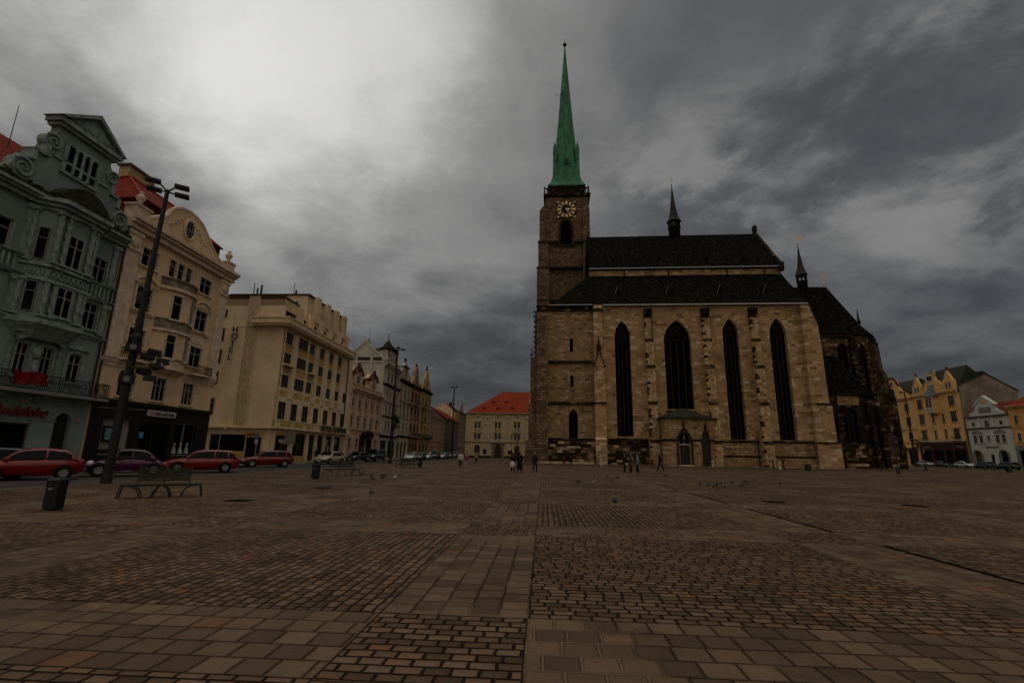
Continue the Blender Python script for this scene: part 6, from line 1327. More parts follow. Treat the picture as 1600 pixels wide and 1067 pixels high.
def car(kind, pname, pcol, label, x, y, heading, group, cat='car', name='parked_car', detail=True, z=.006):
    c = CARS[kind]; mt = paint(pname, pcol); root = thing(name, label, cat, (x, y, z), R(90-heading), group)
    k = (kind, pname)
    def body():
        rings = []
        for X, zb, zt, hw in c['st']:
            zm = zb+(zt-zb)*.6
            half = [(0,zb),(hw*.72,zb),(hw*.88,zb+.1),(hw*.985,zm-.06),(hw,zm+.04),(hw*.975,zm+(zt-zm)*.6),(hw*.89,zt-.02),(hw*.5,zt+.015),(0,zt+.025)]
            rings.append([(X,yy,zz) for yy,zz in half]+[(X,-yy,zz) for yy,zz in half[-2:0:-1]])
        mb = MB().loft(rings)
        if kind == 'beetle':
            for X in (1.2,-1.2):
                for s in (-1, 1): mb.ball((X,s*.62,.40),.5 if X > 0 else .44,.17,.38 if X > 0 else .34,12,8)
            for s in (-1, 1): mb.box(-.75,.75,s*.74-.09,s*.74+.09,.22,.3)
        return mb.mesh('body', mt, True)
    b = obj('body', cached(('cb',)+k, body), root)
    f0, f1, r1, r0, zr = c['cab']; sw = .86 if kind != 'beetle' else .7; hw = max(s[3] for s in c['st'])
    zs = [s for s in c['st']]; zbase = .9 if kind != 'suv' else 1.06
    A = hw*.93; B = hw*.72
    ys = lambda z: A-(A-B)*max(0, min(1, (z-zbase)/(zr-zbase)))**1.35
    def H(x):                                        # roof line
        ez = lambda q: sin(q*pi/2)**.82
        if x > f1: return zbase+(zr-.02-zbase)*ez(max(0, (f0-x)/(f0-f1)))
        if x < r1: return zbase+(zr-.03-zbase)*ez(max(0, (x-r0)/(r1-r0)))
        q = (x-r1)/(f1-r1); return zr-.03*(1-q)-.02*q+.035*sin(pi*q)
    xs = sorted(set([f0-(f0-f1)*(i/7)**1.0 for i in range(8)]+[f1+(r1-f1)*i/6 for i in range(7)]+[r1+(r0-r1)*i/7 for i in range(8)]))
    def roof():
        rings = []
        for x in xs:
            h = H(x)-zbase; pt = []
            for f in (0,.35,.7,.9): z_ = zbase-.06*(f==0)+f*h; pt.append((ys(z_), z_))
            yt = ys(zbase+h*.9); pt += [(yt*.93,zbase+h*.97),(yt*.72,zbase+h*.995),(yt*.3,zbase+h*1.0+.008)]
            rings.append([(x,y_,z_) for y_, z_ in pt]+[(x,-y_,z_) for y_, z_ in pt[::-1]])
        return MB().loft(rings).mesh('roof', mt, True)
    obj('roof', cached(('cr',)+k, roof), root)
    def glass():
        mb = MB()
        def panel(x0, x1, top):
            n = 8
            for s in (-1, 1):
                v = []
                for i in range(n+1):
                    x = x0+(x1-x0)*i/n; zt = max(zbase+.03, H(x)-top)
                    for f in (0,.5,1): z_ = zbase+.025+(zt-zbase-.025)*f; v.append((x, s*(ys(z_)+.012), z_))
                mb.add(v, [(3*i+j,3*i+j+1,3*i+j+4,3*i+j+3) for i in range(n) for j in (0,1)])
        xm = f1*.42+r1*.58 if kind in ('hatch','beetle') else (f1+r1)/2
        panel(f0-.22, xm+.04, .10); 
        if kind in ('wagon','suv'): panel(xm-.04, r1+.12, .10); panel(r1+.04, r0+.16, .12)
        else: panel(xm-.04, r0+.30, .11)
        def screen(x0, x1):
            v = []; n = 6
            for i in range(n+1):
                x = x0+(x1-x0)*i/n; h = H(x)-zbase; y_ = ys(zbase+h*.9)
                v += [(x,y_*q,zbase+h*g+.014) for q, g in ((-.86,.98),(-.5,.998),(0,1.006),(.5,.998),(.86,.98))]
            mb.add(v, [(5*i+j,5*i+j+1,5*i+j+6,5*i+j+5) for i in range(n) for j in range(4)])
        screen(f0-.06, f1+.03); screen(r1-.03, r0+.1)
        return mb.mesh('windows', M['carglass'], True)
    obj('windows', cached(('cg',kind), glass), root)
    rw = c['wh'][2]
    wheelm = cached(('wh',rw), lambda: MB().lathe(0,0,[(.02,-.1),(rw*.62,-.1),(rw*.64,.07),(rw*.5,.09),(rw*.2,.06),(.02,.075)],14).xf(Matrix.Rotation(R(-90),4,'X')).mesh('wheel', M['rim'], False))
    tyrem = cached(('ty',rw), lambda: MB().lathe(0,0,[(rw*.63,-.1),(rw*.95,-.1),(rw,-.06),(rw,.06),(rw*.95,.1),(rw*.63,.1)],18,0,False).xf(Matrix.Rotation(R(-90),4,'X')).mesh('tyre', M['tyre'], False))
    archm = cached(('ar',rw), lambda: MB().lathe(0,0,[(.02,-.16),(rw*1.16,-.16),(rw*1.16,-.01),(.02,-.01)],18).xf(Matrix.Rotation(R(-90),4,'X')).mesh('wheel_arch', M['tyre'], False))
    W = hw*1.0
    for X in c['wh'][:2]:
        for s in (-1, 1):
            wv = next(h for (a,b_,z_,h) in sorted(c['st'], key=lambda q: abs(q[0]-X)))+(.12 if kind=='beetle' else .0)
            w = obj('wheel', wheelm, root, (X, s*(wv-.025), rw), 0 if s > 0 else pi); obj('tyre', tyrem, w)
            obj('wheel_arch', archm, root, (X, s*(wv+.02), rw+.03), 0 if s > 0 else pi)
    nose = c['st'][1][0]; tail = c['st'][-2][0]; hwn = c['st'][1][3]; zl = c['st'][1][2]-.1
    hl = cached(('hl',kind), lambda: MB().ball((0,0,0),.16,.2,.085 if kind!='beetle' else .14,10,6).mesh('headlight', M['lightglass'], True))
    tl = cached(('tl',kind), lambda: MB().ball((0,0,0),.07,.12,.14,8,5).mesh('tail_light', M['taillight'], True))
    for s in (-1, 1):
        obj('headlight', hl, root, (nose-.08 if kind!='beetle' else 1.62, s*(hwn-.12) if kind!='beetle' else s*.66, zl if kind!='beetle' else .68), s*R(25)); obj('tail_light', tl, root, (tail+.05, s*(c['st'][-2][3]-.04), c['st'][-2][2]-.1))
    if detail:
        obj('bumper', cached(('bu',kind), lambda: MB().loft([[(c['st'][0][0]+.05,s_*w,z_) for s_,w,z_ in ((1,.62,.34),(1,.62,.46),(-1,.62,.46),(-1,.62,.34))],[(c['st'][2][0]+.1,s_*w,z_) for s_,w,z_ in ((1,.84,.3),(1,.84,.44),(-1,.84,.44),(-1,.84,.3))]]).mesh('bumper', M['trimblack' if kind!='beetle' else 'rim'])), root)
        obj('grille', cached(('gr',kind), lambda: MB().box(c['st'][0][0]-.02,c['st'][0][0]+.035,-.3,.3,.5,.6).mesh('grille', M['trimblack'])), root)
        obj('number_plate', cached(('np',kind), lambda: MB().box(c['st'][0][0]+.05,c['st'][0][0]+.075,-.26,.26,.35,.46).mesh('number_plate', M['plateW'])), root)
        for s in (-1, 1):
            obj('mirror', cached(('mi',)+k, lambda: MB().ball((0,0,0),.07,.1,.08,8,5).mesh('mirror', mt, True)), root, (f0-.12, s*(A+.12), zbase+.06))
        hd = MB()
        for s in (-1, 1): hd.box(-.25,-.1,s*(hw-.005)-.012,s*(hw-.005)+.012,.74,.765)
        obj('door_handles', cached(('dh',kind), lambda: hd.mesh('door_handles', M['trimblack'])), root)
    return root

def build_cars():
    G = 'cars parked along the west side of the square'
    car('hatch','red',(.17,.004,.005),'bright red hatchback in the street beside the sea-green townhouse, a dark estate behind it',-23.0,24.3,-134,G)
    car('wagon','ink',(.012,.013,.016),'black estate car showing only its roof behind the bright red hatchback',-25.0,23.6,-140,G)
    car('beetle','purple',(.055,.004,.034),'purple rounded vintage car parked behind the tall lamp post',-21.6,28.6,-128,G)
    car('wagon','crimson',(.17,.008,.006),'red estate car in front of the black bank front',-20.9,34.3,-124,G)
    car('wagon','scarlet',(.15,.005,.006),'red car parked before the ribbed side wall of the hotel, beyond the red estate',-22.4,46.5,-128,G)
    car('sedan','champagne',(.33,.28,.18),'champagne saloon car rolling along the road in front of the hotel entrance',-21.3,59.5,-170,None,name='moving_car')
    car('hatch','navy',(.02,.035,.08),'dark blue hatchback half hidden behind the champagne saloon',-24.6,70,-172,G)
    car('sedan','black',(.014,.014,.015),'black saloon with pale headlights next to the dark off-roader, before the baroque palace',-22.9,76.0,-165,G)
    car('suv','graphite',(.018,.019,.02),'tall dark off-roader beside the lamp post hung with boxes',-21.0,78.5,-168,G)
    specs = [('hatch','white',(.42,.42,.41),'white hatchback parked just past the tall dark off-roader',88),('wagon','coal',(.016,.017,.019),'dark estate car between two white cars, behind the far bench',94.5),('hatch','ivory',(.45,.45,.43),'white hatchback in the middle of the parked row, before the red townhouse',101),
             ('suv','slate',(.02,.022,.024),'dark off-roader parked before the mustard townhouse',108.5),('sedan','pearl',(.42,.43,.43),'white saloon parked past the mustard townhouse',116.5),('wagon','night',(.018,.02,.025),'dark estate at the pink low house, between white cars',124),('hatch','chalk',(.43,.43,.42),'small white hatchback near the far end of the parked row',131),('suv','grey',(.10,.10,.10),'grey off-roader, last car of the row by the farther lamp post',138)]
    for kd, pn, pc, lb, u in specs:
        p = LEFT.at(u, -8.2 if u < 120 else -7.6); car(kd, pn, pc, lb, p[0], p[1], -177, G, detail=False)
    G2 = 'cars parked along the east side of the square'
    for kd, pn, pc, lb, u, v, hd in (('sedan','silver',(.33,.33,.33),'silver saloon parked before the dark red shopfront',-121.5,-5,184),('hatch','dusk',(.02,.02,.022),'dark hatchback between the silver and the white saloon',-116.2,-5,184),('sedan','snow',(.46,.46,.45),'long white saloon parked at the small white house',-107.6,-7,184),('wagon','raven',(.014,.014,.016),'black estate car at the edge of the view before the orange house',-96.8,-8,4),('hatch','jet',(.016,.016,.018),'black hatchback behind the bench before the white gabled house',-101.6,-8,4)):
        p = RIGHT.at(u, v); car(kd, pn, pc, lb, p[0], p[1], hd, G2, detail=True)

# ---------------------------------------------------------------- street furniture
def lamp_post(x, y, h, label, rot, extras=0, r=.34):
    t = thing('lamp_post', label, 'lamp post', (x, y, .004), R(rot), 'tall square lamp posts')
    p = MB().lathe(0,0,[(r*1.3,0),(r*1.3,.3),(r*1.1,.36),(r*1.1,4.5),(r*1.04,4.55),(r*1.0,7.6),(r*.85,7.65),(r*.6,h-.5),(r*.5,h)],16); p.build('pole', M['lampmetal'], t)
    for i, (sx, sy) in enumerate(((-1,-1),(-1,1),(1,-1),(1,1))):
        am = MB().tube((0,0,h-.1),(sx*.34,sy*.44,h+.06),.045,.04,6).build('arm', M['lampmetal'], t)
        hd = MB().loft([[(sx*q,sy*.5+yy,h+z_) for q,yy,z_ in ((.3,-.14,.0),(.88,-.15,.0),(.88,.15,.0),(.3,.14,.0))],[(sx*q,sy*.5+yy,h+z_) for q,yy,z_ in ((.28,-.17,.05),(.93,-.18,.05),(.93,.18,.05),(.28,.17,.05))],[(sx*q,sy*.5+yy,h+z_) for q,yy,z_ in ((.28,-.15,.17),(.9,-.17,.18),(.9,.17,.18),(.28,.15,.17))]]).build('lamp_head', M['lampmetal'], t)
        MB().box(min(sx*.35,sx*.84),max(sx*.35,sx*.84),sy*.5-.11,sy*.5+.11,h-.012,h-.001).build('diffuser', M['greyt'], hd)
    if extras:
        s = extras
        for z in (4.6, 6.1):
            b = MB().box(-.3,.3,-r-.32,-r-.02,z-.2,z+.2).build('loudspeaker', M['trimblack'], t); MB().lathe(0,0,[(.09,.0),(.13,.0),(.135,.02),(.1,.03),(.09,.02)],16).xf(Matrix.Translation((0,-r-.33,z)) @ Matrix.Rotation(R(90),4,'X')).build('speaker_cone', M['greyt'], b)
        for i, (dx, z, a) in enumerate(((.55,5.75,.1),(.95,5.35,-.2),(.5,5.05,.2),(.8,4.75,0),(.75,6.0,.1),(1.15,5.6,0))):
            f = MB().box(-.22,.3,-.2,.2,-.1,.14).xf(Matrix.Rotation(a,4,'Y')).build('floodlight', M['lampmetal' if i % 2 else 'trimblack'], t, (dx,-.15+.1*(i%3),z), a*2); MB().box(.31,.33,-.18,.18,-.09,.12).xf(Matrix.Rotation(a,4,'Y')).build('lens', M['steel'], f)
        MB().tube((0,-.1,5.2),(1.1,-.1,5.2),.04).tube((0,-.1,5.9),(1.2,-.1,5.9),.04).build('bracket', M['iron'], t)
        MB().box(-.85,.95,-.06,.06,3.25,3.33).build('banner_bar', M['iron'], t)
        MB().lathe(0,0,[(r*1.2,6.6),(r*1.25,6.62),(r*1.25,6.75),(r*1.1,6.78)],14).lathe(0,0,[(r*1.1,4.15),(r*1.2,4.17),(r*1.2,4.3),(r*1.05,4.33)],14).build('clamp', M['iron'], t)
    return t
def bench(x, y, rot, label):
    t = thing('park_bench', label, 'bench', (x, y, .004), rot, 'slatted benches on the square')
    L = 1.08
    s = MB()
    for k in range(5): s.box(-L,L,-.36+k*.1,-.285+k*.1,.40,.428)
    s.build('seat', M['benchwood'], t)
    b = MB()
    for k in range(6):
        z = .5+k*.072; yy = .17+.045*k; b.box(-.74,.74,yy,yy+.028,z,z+.056)
    bk = b.build('backrest', M['benchwood'], t)
    m = MB()
    for u in (-.72, 0, .72): m.tube((u,.16,.42),(u,.47,.95),.022,.02,6)
    m.build('back_frame', M['iron'], t)
    for sx in (-1, 1):
        for yy in (-.34, .14):
            MB().path([(sx*(L+.06),yy,0),(sx*L,yy,.36),(sx*(L-.05),yy,.41),(sx*(L-.14),yy,.41)],.025,7).build('leg', M['iron'], t)
            pts = [(sx*(L-.1),yy,.395),(sx*(L-.28),yy,.36),(sx*(L-.42),yy,.27),(sx*(L-.50),yy,.14),(sx*(L-.53),yy,0)]
            MB().path(pts,.023,7).build('leg', M['iron'], t)
    for yy in (-.34, .14):
        MB().path([(-.26,yy,0),(-.2,yy,.2),(-.08,yy,.36),(0,yy,.4),(.08,yy,.36),(.2,yy,.2),(.26,yy,0)],.023,7).build('leg', M['iron'], t)
    MB().box(-L,L,-.37,-.345,.36,.40).box(-L,L,.14,.165,.36,.40).build('seat_rail', M['iron'], t)
    return t
def bin_(x, y, h, label, w=.185):
    t = thing('litter_bin', label, 'litter bin', (x, y, .004), R(-8), 'litter bins on the square')
    r = lambda k, z: [(w*k*cx,w*k*cy*.8,z) for cx,cy in ((-1,-.8),(-.8,-1),(.8,-1),(1,-.8),(1,.8),(.8,1),(-.8,1),(-1,.8))]
    MB().loft([r(.86,.03),r(.98,.05),r(1.0,h*.94),r(.96,h)]).build('body', M['binmat'], t)
    MB().loft([r(1.05,h*.9),r(1.05,h*.97),r(.8,h+.03)]).build('rim', M['binmat'], t)
    MB().box(-w*.35,w*.35,-w*.86,-w*.8,h*.66,h*.72).build('label_plate', M['greyt'], t); MB().loft([r(.7,0),r(.7,.04)]).build('foot', M['iron'], t)
def sign_post(x, y, h, label, rot, kind):
    t = thing('road_sign', label, 'road sign', (x, y, 0), rot); MB().tube((0,0,0),(0,0,h),.035,.035,8).lathe(0,0,[(.16,0),(.14,.06),(.05,.08)],10).build('post', M['steel'], t)
    if kind == 'parking':
        s = MB().box(-.26,.26,-.06,-.04,h-.62,h-.1).build('sign_plate', M['bluesign'], t); obj('lettering', text_mesh('P', .42, M['signwhite'], .004, 0, 1, .01), s, (-.12,-.066,h-.5))
        MB().box(-.24,.24,-.06,-.04,h-1.12,h-.66).build('extra_plate', M['signwhite'], t)
    elif kind == 'backs':
        for sx in (-1, 1):
            MB().box(sx*.34-.3,sx*.34+.3,-.05,-.03,h-1.25,h-.05).build('sign_plate', M['greyt'], t)
        MB().box(-.2,.2,-.06,-.04,h-1.9,h-1.35).build('extra_plate', M['signwhite'], t)
        m = MB()
        for k in range(5): m.lathe(0,0,[(.045,.3+k*.36),(.045,.48+k*.36)],8)
        m.build('post_bands', M['signwhite'], t)
    else:
        MB().tube((0,0,h-.05),(.5,0,h+.05),.025,.025,6).ball((.5,0,h),.12,.12,.09).build('lamp', M['steel'], t)
def lantern(x, y, h, label):
    t = thing('street_lantern', label, 'lantern', (x, y, 0), .3, 'old street lanterns')
    MB().lathe(0,0,[(.2,0),(.2,.35),(.13,.5),(.1,.9),(.06,1.0),(.05,h-.7),(.09,h-.65)],10).build('post', M['iron'], t)
    MB().lathe(0,0,[(.1,h-.62),(.2,h-.12)],6).build('lantern_glass', M['greyt'], t); MB().lathe(0,0,[(.24,h-.12),(.1,h+.08),(.04,h+.12),(.05,h+.2),(.01,h+.26)],6).build('lantern_cap', M['iron'], t)
def build_furniture():
    lamp_post(-17.87,22.6,14.4,'tall tapering lamp post hung with loudspeakers and floodlights behind the slatted bench',33,1,.165).rotation_euler = (R(-.3), R(.9), R(33))
    lamp_post(-15.71,66.1,15.2,'dark lamp post rising before the tall grey-white townhouse, boxes on its shaft',70,1,.2)
    lamp_post(-14.4,124,17.6,'slender lamp post seen against the sky between the dark townhouses and the yellow palace',0,0,.2)
    p = RIGHT.at(-113.5,-13); lamp_post(p[0],p[1],16.9,'lamp post in front of the golden yellow house with three gables',-40,1,.2)
    bench(-11.5,16.95,R(29),'slatted iron bench closest to the camera, beside the tall lamp post')
    bench(-10.85,32.8,R(20),'middle bench of the three, in front of the champagne car')
    bench(-10.05,49.7,R(27),'farthest of the three benches, below the dark lamp post')
    bench(81.5,85.9,R(-40),'small dark bench in front of the white gabled house across the square')
    bin_(-11.58,13.1,.76,'dark tapered litter bin nearest the camera, out in front of the red cars')
    bin_(-10.97,28.7,.8,'dark litter bin standing beside the middle bench')
    bin_(-9.3,52.4,.95,'dark litter bin standing beside the farthest bench')
    bin_(73.1,73.9,.95,'dark litter bin before the small white gabled house', .32); bin_(38.7,65.6,.75,'small dark litter bin at the foot of the cathedral corner', .3)
    sign_post(-20.93,47.6,3.3,'road sign with two grey plates seen from behind, post banded white, before the hotel corner',R(-20),'backs')
    sign_post(-25.6,50.6,3.2,'blue parking sign with a white plate below, behind the red car at the hotel',R(-25),'parking'); sign_post(-27.4,47.2,3.35,'thin grey lamp-topped post at the kerb beside the hotel side wall',R(-20),'plain')
    lantern(.32,117,5.6,'old street lantern by itself before the yellow palace portal'); lantern(1.3,112,5.9,'tallest of the close pair of lanterns between the palace and the cathedral'); lantern(1.75,114,5.2,'shorter lantern of the close pair beside the cathedral corner')
    lantern(45.2,58.8,5.4,'dark street lantern standing at the apse of the cathedral'); lantern(63.9,77.5,3.2,'short dark lantern out on the paving before the golden yellow houses')
    for px, py in ((13.2,76.3),(17.5,75.6)):
        pass
    for i, (x, y, lb) in enumerate(((13.0,72.1,'stone bollard near the buttress beside the tower stub'),(28.6,71.2,'stone bollard before the church wall past the portal'),(37.2,69.6,'stone bollard by the two children'))):
        t = thing('bollard', lb, 'bollard', (x, y, 0), 0, 'stone bollards along the church'); MB().lathe(0,0,[(.22,0),(.2,.1),(.17,.12),(.15,.75),(.17,.78)],10).build('shaft', M['palestone'], t); MB().ball((0,0,.85),.17).build('cap', M['palestone'], t)

# ---------------------------------------------------------------- people and pigeons
def skinned(name, pts, edges, mat, parent=None, sub=1, mod=None):
    """pts = [(x,y,z,r)]: a continuous surface grown along the joints"""
    me = bpy.data.meshes.new(name); me.from_pydata([p[:3] for p in pts], edges, []); o = bpy.data.objects.new(name, me); COL.objects.link(o)
    o.modifiers.new('s', 'SKIN'); sd = o.modifiers.new('d', 'SUBSURF'); sd.levels = sd.render_levels = sub
    for i, v in enumerate(me.skin_vertices[0].data):
        r = pts[i][3]; v.radius = r if isinstance(r, tuple) else (r, r); v.use_root = (i == 0)
    out = bpy.data.meshes.new_from_object(o.evaluated_get(bpy.context.evaluated_depsgraph_get())); out.name = name
    bpy.data.objects.remove(o); bpy.data.meshes.remove(me)
    out.materials.clear(); out.materials.append(mat)
    for p in out.polygons: p.use_smooth = True
    if mod == 'mesh': return out
    return obj(name, out, parent)
def person(label, x, y, heading, h=1.7, top=('black',(.012,.012,.013)), legs=('black',(.012,.012,.013)), stride=.0, arms=.06, hair='hairdark', coat=0, skirt=None, sit=False, bag=None, pack=None, group=None, cap=None):
    s = h/1.72; t = thing('person', label, 'person', (x, y, .004), R(90-heading)-pi/2, group); t.scale = (s,s,s)   # local +y is where the person faces
    if sit:
        zp = .5; L = lambda sx: [(sx*.1,0,.48),(sx*.12,.42,.5),(sx*.12,.46,.08),(sx*.12,.6,.04)]; base = .5
    else:
        zp = .95; st = stride
        L = lambda sx: [(sx*.1,0,.9),(sx*.105,sx*st*.5+.03,.49),(sx*.1,sx*st-.03*abs(st),.085+(.06 if sx*st<-.1 else 0)),(sx*.1,sx*st+.15,.035)]; base = .95
    Z = lambda z: z-.95+base
    def A(sx):
        sw = -sx*stride*.6
        return [(sx*.2,0,Z(1.41)),(sx*.255,sw*.45-.03,Z(1.13)),(sx*.25,sw*.9+arms,Z(.90)),(sx*.25,sw+arms+.02,Z(.82))]
    P = [(0,0,Z(.95),(.15,.11)),(0,0,Z(1.12),(.115,.09)),(0,0,Z(1.33),(.11,.08)),(0,.0,Z(1.46),.06),(0,.015,Z(1.53),.055),(0,.02,Z(1.6),(.075,.09)),(0,.02,Z(1.68),(.075,.085)),(0,.115,Z(1.6),.014)]
    E = [(0,1),(1,2),(2,3),(3,4),(4,5),(5,6),(5,7)]
    for sx in (-1, 1):
        b = len(P); l = L(sx); P += [(*l[0],.085),(*l[1],.06),(*l[2],.042),(*l[3],.035)]; E += [(0,b),(b,b+1),(b+1,b+2),(b+2,b+3)]
        b = len(P); a = A(sx); P += [(*a[0],.035),(*a[1],.036),(*a[2],.028),(*a[3],.034)]; E += [(2,b),(b,b+1),(b+1,b+2),(b+2,b+3)]
        hx, hy, hz = a[3]
        for k in range(4):
            c = len(P); o_ = (k-1.5)*.019; ln = (.068,.08,.075,.058)[k]
            P += [(hx-sx*.005,hy+o_,hz-.05,.009),(hx-sx*.022,hy+o_,hz-.05-ln*.8,.007)]; E += [(b+3,c),(c,c+1)]
        c = len(P); P += [(hx-sx*.02,hy+.045,hz-.02,.01),(hx-sx*.03,hy+.06,hz-.06,.008)]; E += [(b+3,c),(c,c+1)]
    skinned('body', P, E, M['skin'], t)
    fm = MB()
    for sx in (-1, 1): fm.ball((sx*.032,.098,Z(1.615)),.011,.008,.007,6,4)
    fm.box(-.022,.022,.096,.102,Z(1.552),Z(1.557)); fm.build('eyes_and_mouth', M['eyewhite'], t)
    tm = cloth(*top); lm = cloth(*legs)
    def limb(mb, pts, n=10):                         # rings along a bent line: pts = (x,y,z,rx[,ry])
        P_ = [Vector(p[:3]) for p in pts]; rings = []
        for i, p in enumerate(P_):
            d = (P_[min(i+1,len(P_)-1)]-P_[max(i-1,0)]).normalized(); a_ = Vector((1,0,0)); a_ = (a_-d*a_.dot(d)).normalized(); b_ = d.cross(a_)
            rx = pts[i][3]; ry = pts[i][4] if len(pts[i]) > 4 else rx
            rings.append([tuple(p+a_*(rx*cos(2*pi*k/n))+b_*(ry*sin(2*pi*k/n))) for k in range(n)])
        return mb.loft(rings)
    jm = limb(MB(), [(0,0,Z(.84),.19,.14),(0,0,Z(.95),.185,.14),(0,0,Z(1.10),.165,.128),(0,0,Z(1.27),.19,.138),(0,0,Z(1.37),.195,.13),(0,0,Z(1.44),.15,.1),(0,.005,Z(1.49),.078,.075),(0,.01,Z(1.52),.068,.068)], 14)
    for sx in (-1, 1):
        a = A(sx); limb(jm, [(sx*.13,0,Z(1.41),.05),(a[0][0]-sx*.015,a[0][1],a[0][2]-.015,.07),((a[0][0]+a[1][0])/2,(a[0][1]+a[1][1])/2,(a[0][2]+a[1][2])/2,.066),(*a[1],.058),((a[1][0]+a[2][0])/2,(a[1][1]+a[2][1])/2,(a[1][2]+a[2][2])/2,.053),(a[2][0],a[2][1],a[2][2]+.02,.046)])
    jm.build('jacket', tm, t, smooth=True)
    km = limb(MB(), [(0,0,Z(1.04),.155,.12),(0,0,Z(.96),.172,.128),(0,0,Z(.88),.18,.13),(0,0,Z(.82),.12,.09)], 14) if not sit else MB().ball((0,.03,.52),.19,.17,.13,12,7)
    for sx in (-1, 1):
        l = L(sx); limb(km, [(l[0][0],l[0][1],l[0][2]+.02,.095),((l[0][0]+l[1][0])/2,(l[0][1]+l[1][1])/2,(l[0][2]+l[1][2])/2,.09),(*l[1],.073),((l[1][0]+l[2][0])/2,(l[1][1]+l[2][1])/2,(l[1][2]+l[2][2])/2,.068),(l[2][0],l[2][1],l[2][2]+.0,.062)])
        skinned('shoe', [(l[2][0],l[2][1]-.04,max(.045,l[2][2]-.04),.045),(l[2][0],l[2][1]+.08,max(.04,l[3][2]),.042),(l[2][0],l[2][1]+.17,max(.035,l[3][2]),.03)], [(0,1),(1,2)], M['shoe'], t)
    km.build('trousers', lm, t, smooth=True)
    if coat: MB().lathe(0,0,[(.15,1.12),(.215,.95),(.24,.75),(.27,1.0-coat)],14).xf(Matrix.Scale(.75,4,(0,1,0))).build('coat_skirt', tm, t, smooth=True)
    if skirt: MB().lathe(0,0,[(.15,1.04),(.235,.84),(.26,.65),(.29,.42)],14).xf(Matrix.Scale(.8,4,(0,1,0))).build('skirt', cloth(*skirt), t, smooth=True)
    hm = MB().ball((0,-.005,Z(1.665)),.092,.108,.085,10,7)
    if hair != 'hairgrey': hm.ball((0,-.055,Z(1.6)),.08,.06,.1,8,6)
    hm.build('hair', M[hair], t, smooth=True)
    if cap: MB().ball((0,0,Z(1.69)),.1,.115,.075,10,6).build('cap', cloth(*cap), t, smooth=True)
    return t
def held(name, label, cat, mesh, mat, at, rot):
    return tag(mesh.build(name, mat, None, at, rot), label, cat)
def build_people():
    dk = ('dark',(.014,.013,.014)); 
    person('woman in a white jacket and black trousers walking beside the one in pink',-5.2,53.0,168,1.62,('whitej',(.42,.41,.40)),dk,.12)
    person('woman in a magenta jacket and pale trousers walking beside the one in white',-4.63,53.3,172,1.5,('magenta',(.22,.035,.09)),('pale',(.28,.26,.25)),.14)
    person('person in a white jacket and dark trousers walking towards the yellow palace',-5.37,79.6,-4,1.75,('whitej',(.42,.41,.40)),dk,.22)
    a = R(-4); tag(skinned('backpack', [(0,-.05,-.18,(.13,.08)),(0,-.06,.05,(.14,.09)),(0,-.03,.2,(.1,.06))], [(0,1),(1,2)], M['trimblack']), 'black backpack on the back of the person in the white jacket', 'backpack'); bp = COL.objects[-1]
    bp.location = (-5.37-.18*sin(a), 79.6-.18*cos(a), 1.28); bp.rotation_euler = (0,0,-a)
    person('woman in a dark jacket and white skirt beside the one in the long black coat',.24,43.4,40,1.58,dk,dk,.1,skirt=('whites',(.5,.5,.5)))
    person('person in a long black coat next to the woman in the white skirt',.83,43.0,20,1.72,dk,dk,.12,coat=.72)
    person('man in dark clothes walking alone towards the church corner',2.15,43.5,30,1.68,('brownd',(.02,.016,.013)),dk,.15,hair='hairgrey')
    G = None
    q1 = CH.at(1.5,-1.2); q2 = CH.at(2.5,-1.2)
    person('person in a dark red top sitting on the church step',q1[0],q1[1],185,1.7,('maroon',(.11,.015,.02)),dk,0,.12,sit=True); person('person in black sitting on the church step beside the dark red top',q2[0],q2[1],185,1.7,dk,dk,0,.12,sit=True)
    person('person in dark clothes facing the other two of the standing group',10.7,47.2,100,1.66,dk,dk,.04); person('person in a dark coat in the middle of the standing group of three',10.95,45.9,90,1.7,('brownc',(.03,.02,.016)),dk,.03,coat=.35); person('person in a grey jacket in the standing group of three',11.65,46.1,270,1.6,('greyj',(.16,.15,.14)),dk,.06,hair='hairgrey')
    person('person in black striding alone along the church past the portal',15.1,50.7,70,1.76,dk,dk,.3)
    person('child in dark clothes and pale shoes at the church corner',36.2,66.8,120,1.5,dk,dk,.16); person('smaller child in brown walking behind the dark child at the church corner',35.6,68.2,110,1.3,('brownk',(.07,.04,.025)),dk,.12)
    p = LEFT.at(63.8,-2.2); person('person in black standing on the pavement before the hotel shop window',p[0],p[1],150,1.75,dk,dk,.05)
    q = LEFT.at(64.5,-2.3); b = MB().loft([[(-.2,-.08,0),(.2,-.08,0),(.2,.08,0),(-.2,.08,0)],[(-.24,-.1,.25),(.24,-.1,.25),(.24,.1,.25),(-.24,.1,.25)],[(-.2,-.05,.5),(.2,-.05,.5),(.2,.05,.5),(-.2,.05,.5)]]).path([(-.1,0,.5),(-.06,0,.66),(.06,0,.66),(.1,0,.5)],.012)
    o = b.build('carrier_bag', M['signwhite'], None, (q[0],q[1],.115), .3); tag(o, 'white carrier bag standing on the pavement by the person in black at the hotel', 'bag')
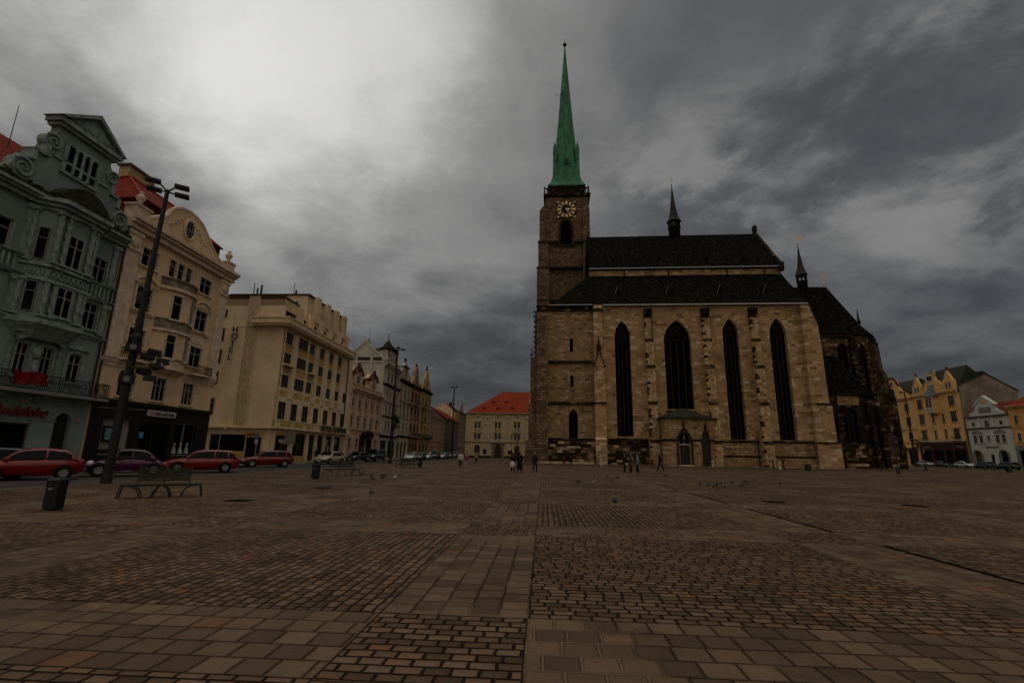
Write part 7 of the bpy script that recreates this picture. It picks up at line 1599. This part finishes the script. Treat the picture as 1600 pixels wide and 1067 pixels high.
def pigeon_mesh(mat, peck=False):
    if peck: P = [(0,-.02,.13,(.05,.05)),(0,-.1,.135,(.04,.03)),(0,-.2,.12,(.03,.01)),(0,.06,.125,(.052,.052)),(0,.12,.09,(.034,.034)),(0,.15,.045,(.024,.026)),(0,.155,.015,(.007,.007))]
    else: P = [(0,-.02,.13,(.05,.05)),(0,-.1,.115,(.04,.03)),(0,-.2,.09,(.03,.01)),(0,.06,.15,(.055,.055)),(0,.1,.2,(.034,.034)),(0,.115,.25,(.025,.028)),(0,.155,.245,(.007,.007))]
    return skinned('body', P, [(0,1),(1,2),(0,3),(3,4),(4,5),(5,6)], mat, None, 1, 'mesh')
def build_pigeons():
    mats = [plain('feather_dark', (.028,.026,.028), .7, var=.4, scale=12), plain('feather_grey', (.10,.105,.115), .7, var=.4, scale=12), plain('feather_white', (.28,.27,.255), .7, var=.2, scale=12)]
    protos = {}
    def proto(k, peck):
        if (k, peck) in protos: return protos[(k, peck)]
        me = pigeon_mesh(mats[k], peck); wm = MB().ball((0,0,0),.022,.1,.045,8,6).mesh('wing', mats[(0,0,2)[k]] if k != 1 else mats[0], True); lm = MB().tube((0,0,.09),(0,.005,.01),.006,.005,5).box(-.014,.014,-.015,.03,0,.01).mesh('leg', M['beak'])
        protos[(k, peck)] = (me, wm, lm); return protos[(k, peck)]
    def put(x, y, k, peck, rot, label, grp, first=[0]):
        me, wm, lm = proto(k, peck); t = thing('pigeon', label, 'pigeon', (x, y, .006), rot, grp); obj('body', me, t)
        for s in (-1, 1): w = obj('wing', wm, t, (s*.052,-.04,.135)); w.rotation_euler = (R(12),0,0); obj('leg', lm, t, (s*.022,.01,0))
        return t
    put(-4.99,18.5,0,False,R(40),'lone dark pigeon on the paving, between the manhole covers and the pale flag strip',None)
    put(3.36,16.3,1,False,R(170),'lone grey pigeon with a pale breast standing nearest the camera',None).scale = (1.15,1.15,1.15)
    L1 = [(-9.42,32.32,0,0),(-11.03,38.5,0,1),(-8.24,30.28,0,0),(-7.44,27.76,0,1),(-7.91,31.99,0,1),(-7.3,29.13,0,0),(-10.39,39.4,2,0),(-6.6,29.35,2,0),(-6.47,31.65,2,1)]
    g1 = 'pigeons feeding near the middle bench'; white = ['white pigeon farthest back in the flock by the middle bench','white pigeon at the near edge of the flock by the middle bench','white pecking pigeon on the church side of the flock by the middle bench']
    for i, (x, y, k, pk) in enumerate(L1):
        lb = white.pop(0) if k == 2 else ('dark pigeon pecking at the paving near the middle bench' if pk else 'dark pigeon standing upright near the middle bench'); put(x, y, k, bool(pk), rnd.uniform(0,6.28), lb, g1)
    g2 = 'pigeons scattered before the cathedral'; L2 = [(3.78,27.95,0,0),(4.57,27.6,2,0),(6.42,33.44,0,0),(7.24,34.1,0,1),(12.02,39.0,0,0),(10.27,27.46,0,0),(10.51,27.01,1,0),(10.66,26.56,0,1),(11.04,27.14,0,0),(12.33,29.64,0,1),(11.0,26.17,1,1),(12.75,29.17,0,0),(12.28,26.95,0,0),(14.31,30.78,0,1),(15.55,29.32,1,0)]
    gr = {(1,0):['grey pigeon at the near side of the cathedral flock','grey pigeon apart from the others, on the outer end of the cathedral flock'],(1,1):['grey pecking pigeon among the cathedral flock']}
    for i, (x, y, k, pk) in enumerate(L2):
        lb = 'white pigeon standing before the cathedral, beside a dark one' if k == 2 else gr[(1,pk)].pop(0) if k == 1 else ('dark pigeon pecking on the paving before the cathedral' if pk else 'dark pigeon standing on the paving before the cathedral')
        put(x, y, k, bool(pk), rnd.uniform(0,6.28), lb, g2)

# ---------------------------------------------------------------- assemble
setup_mats(); more_mats()
build_ground(); build_light(); build_camera(); settings()
build_church()
green_house(); yellow_house(); hotel(); row_houses(); mid_house(); right_houses()
build_cars(); build_furniture(); build_people(); build_pigeons()
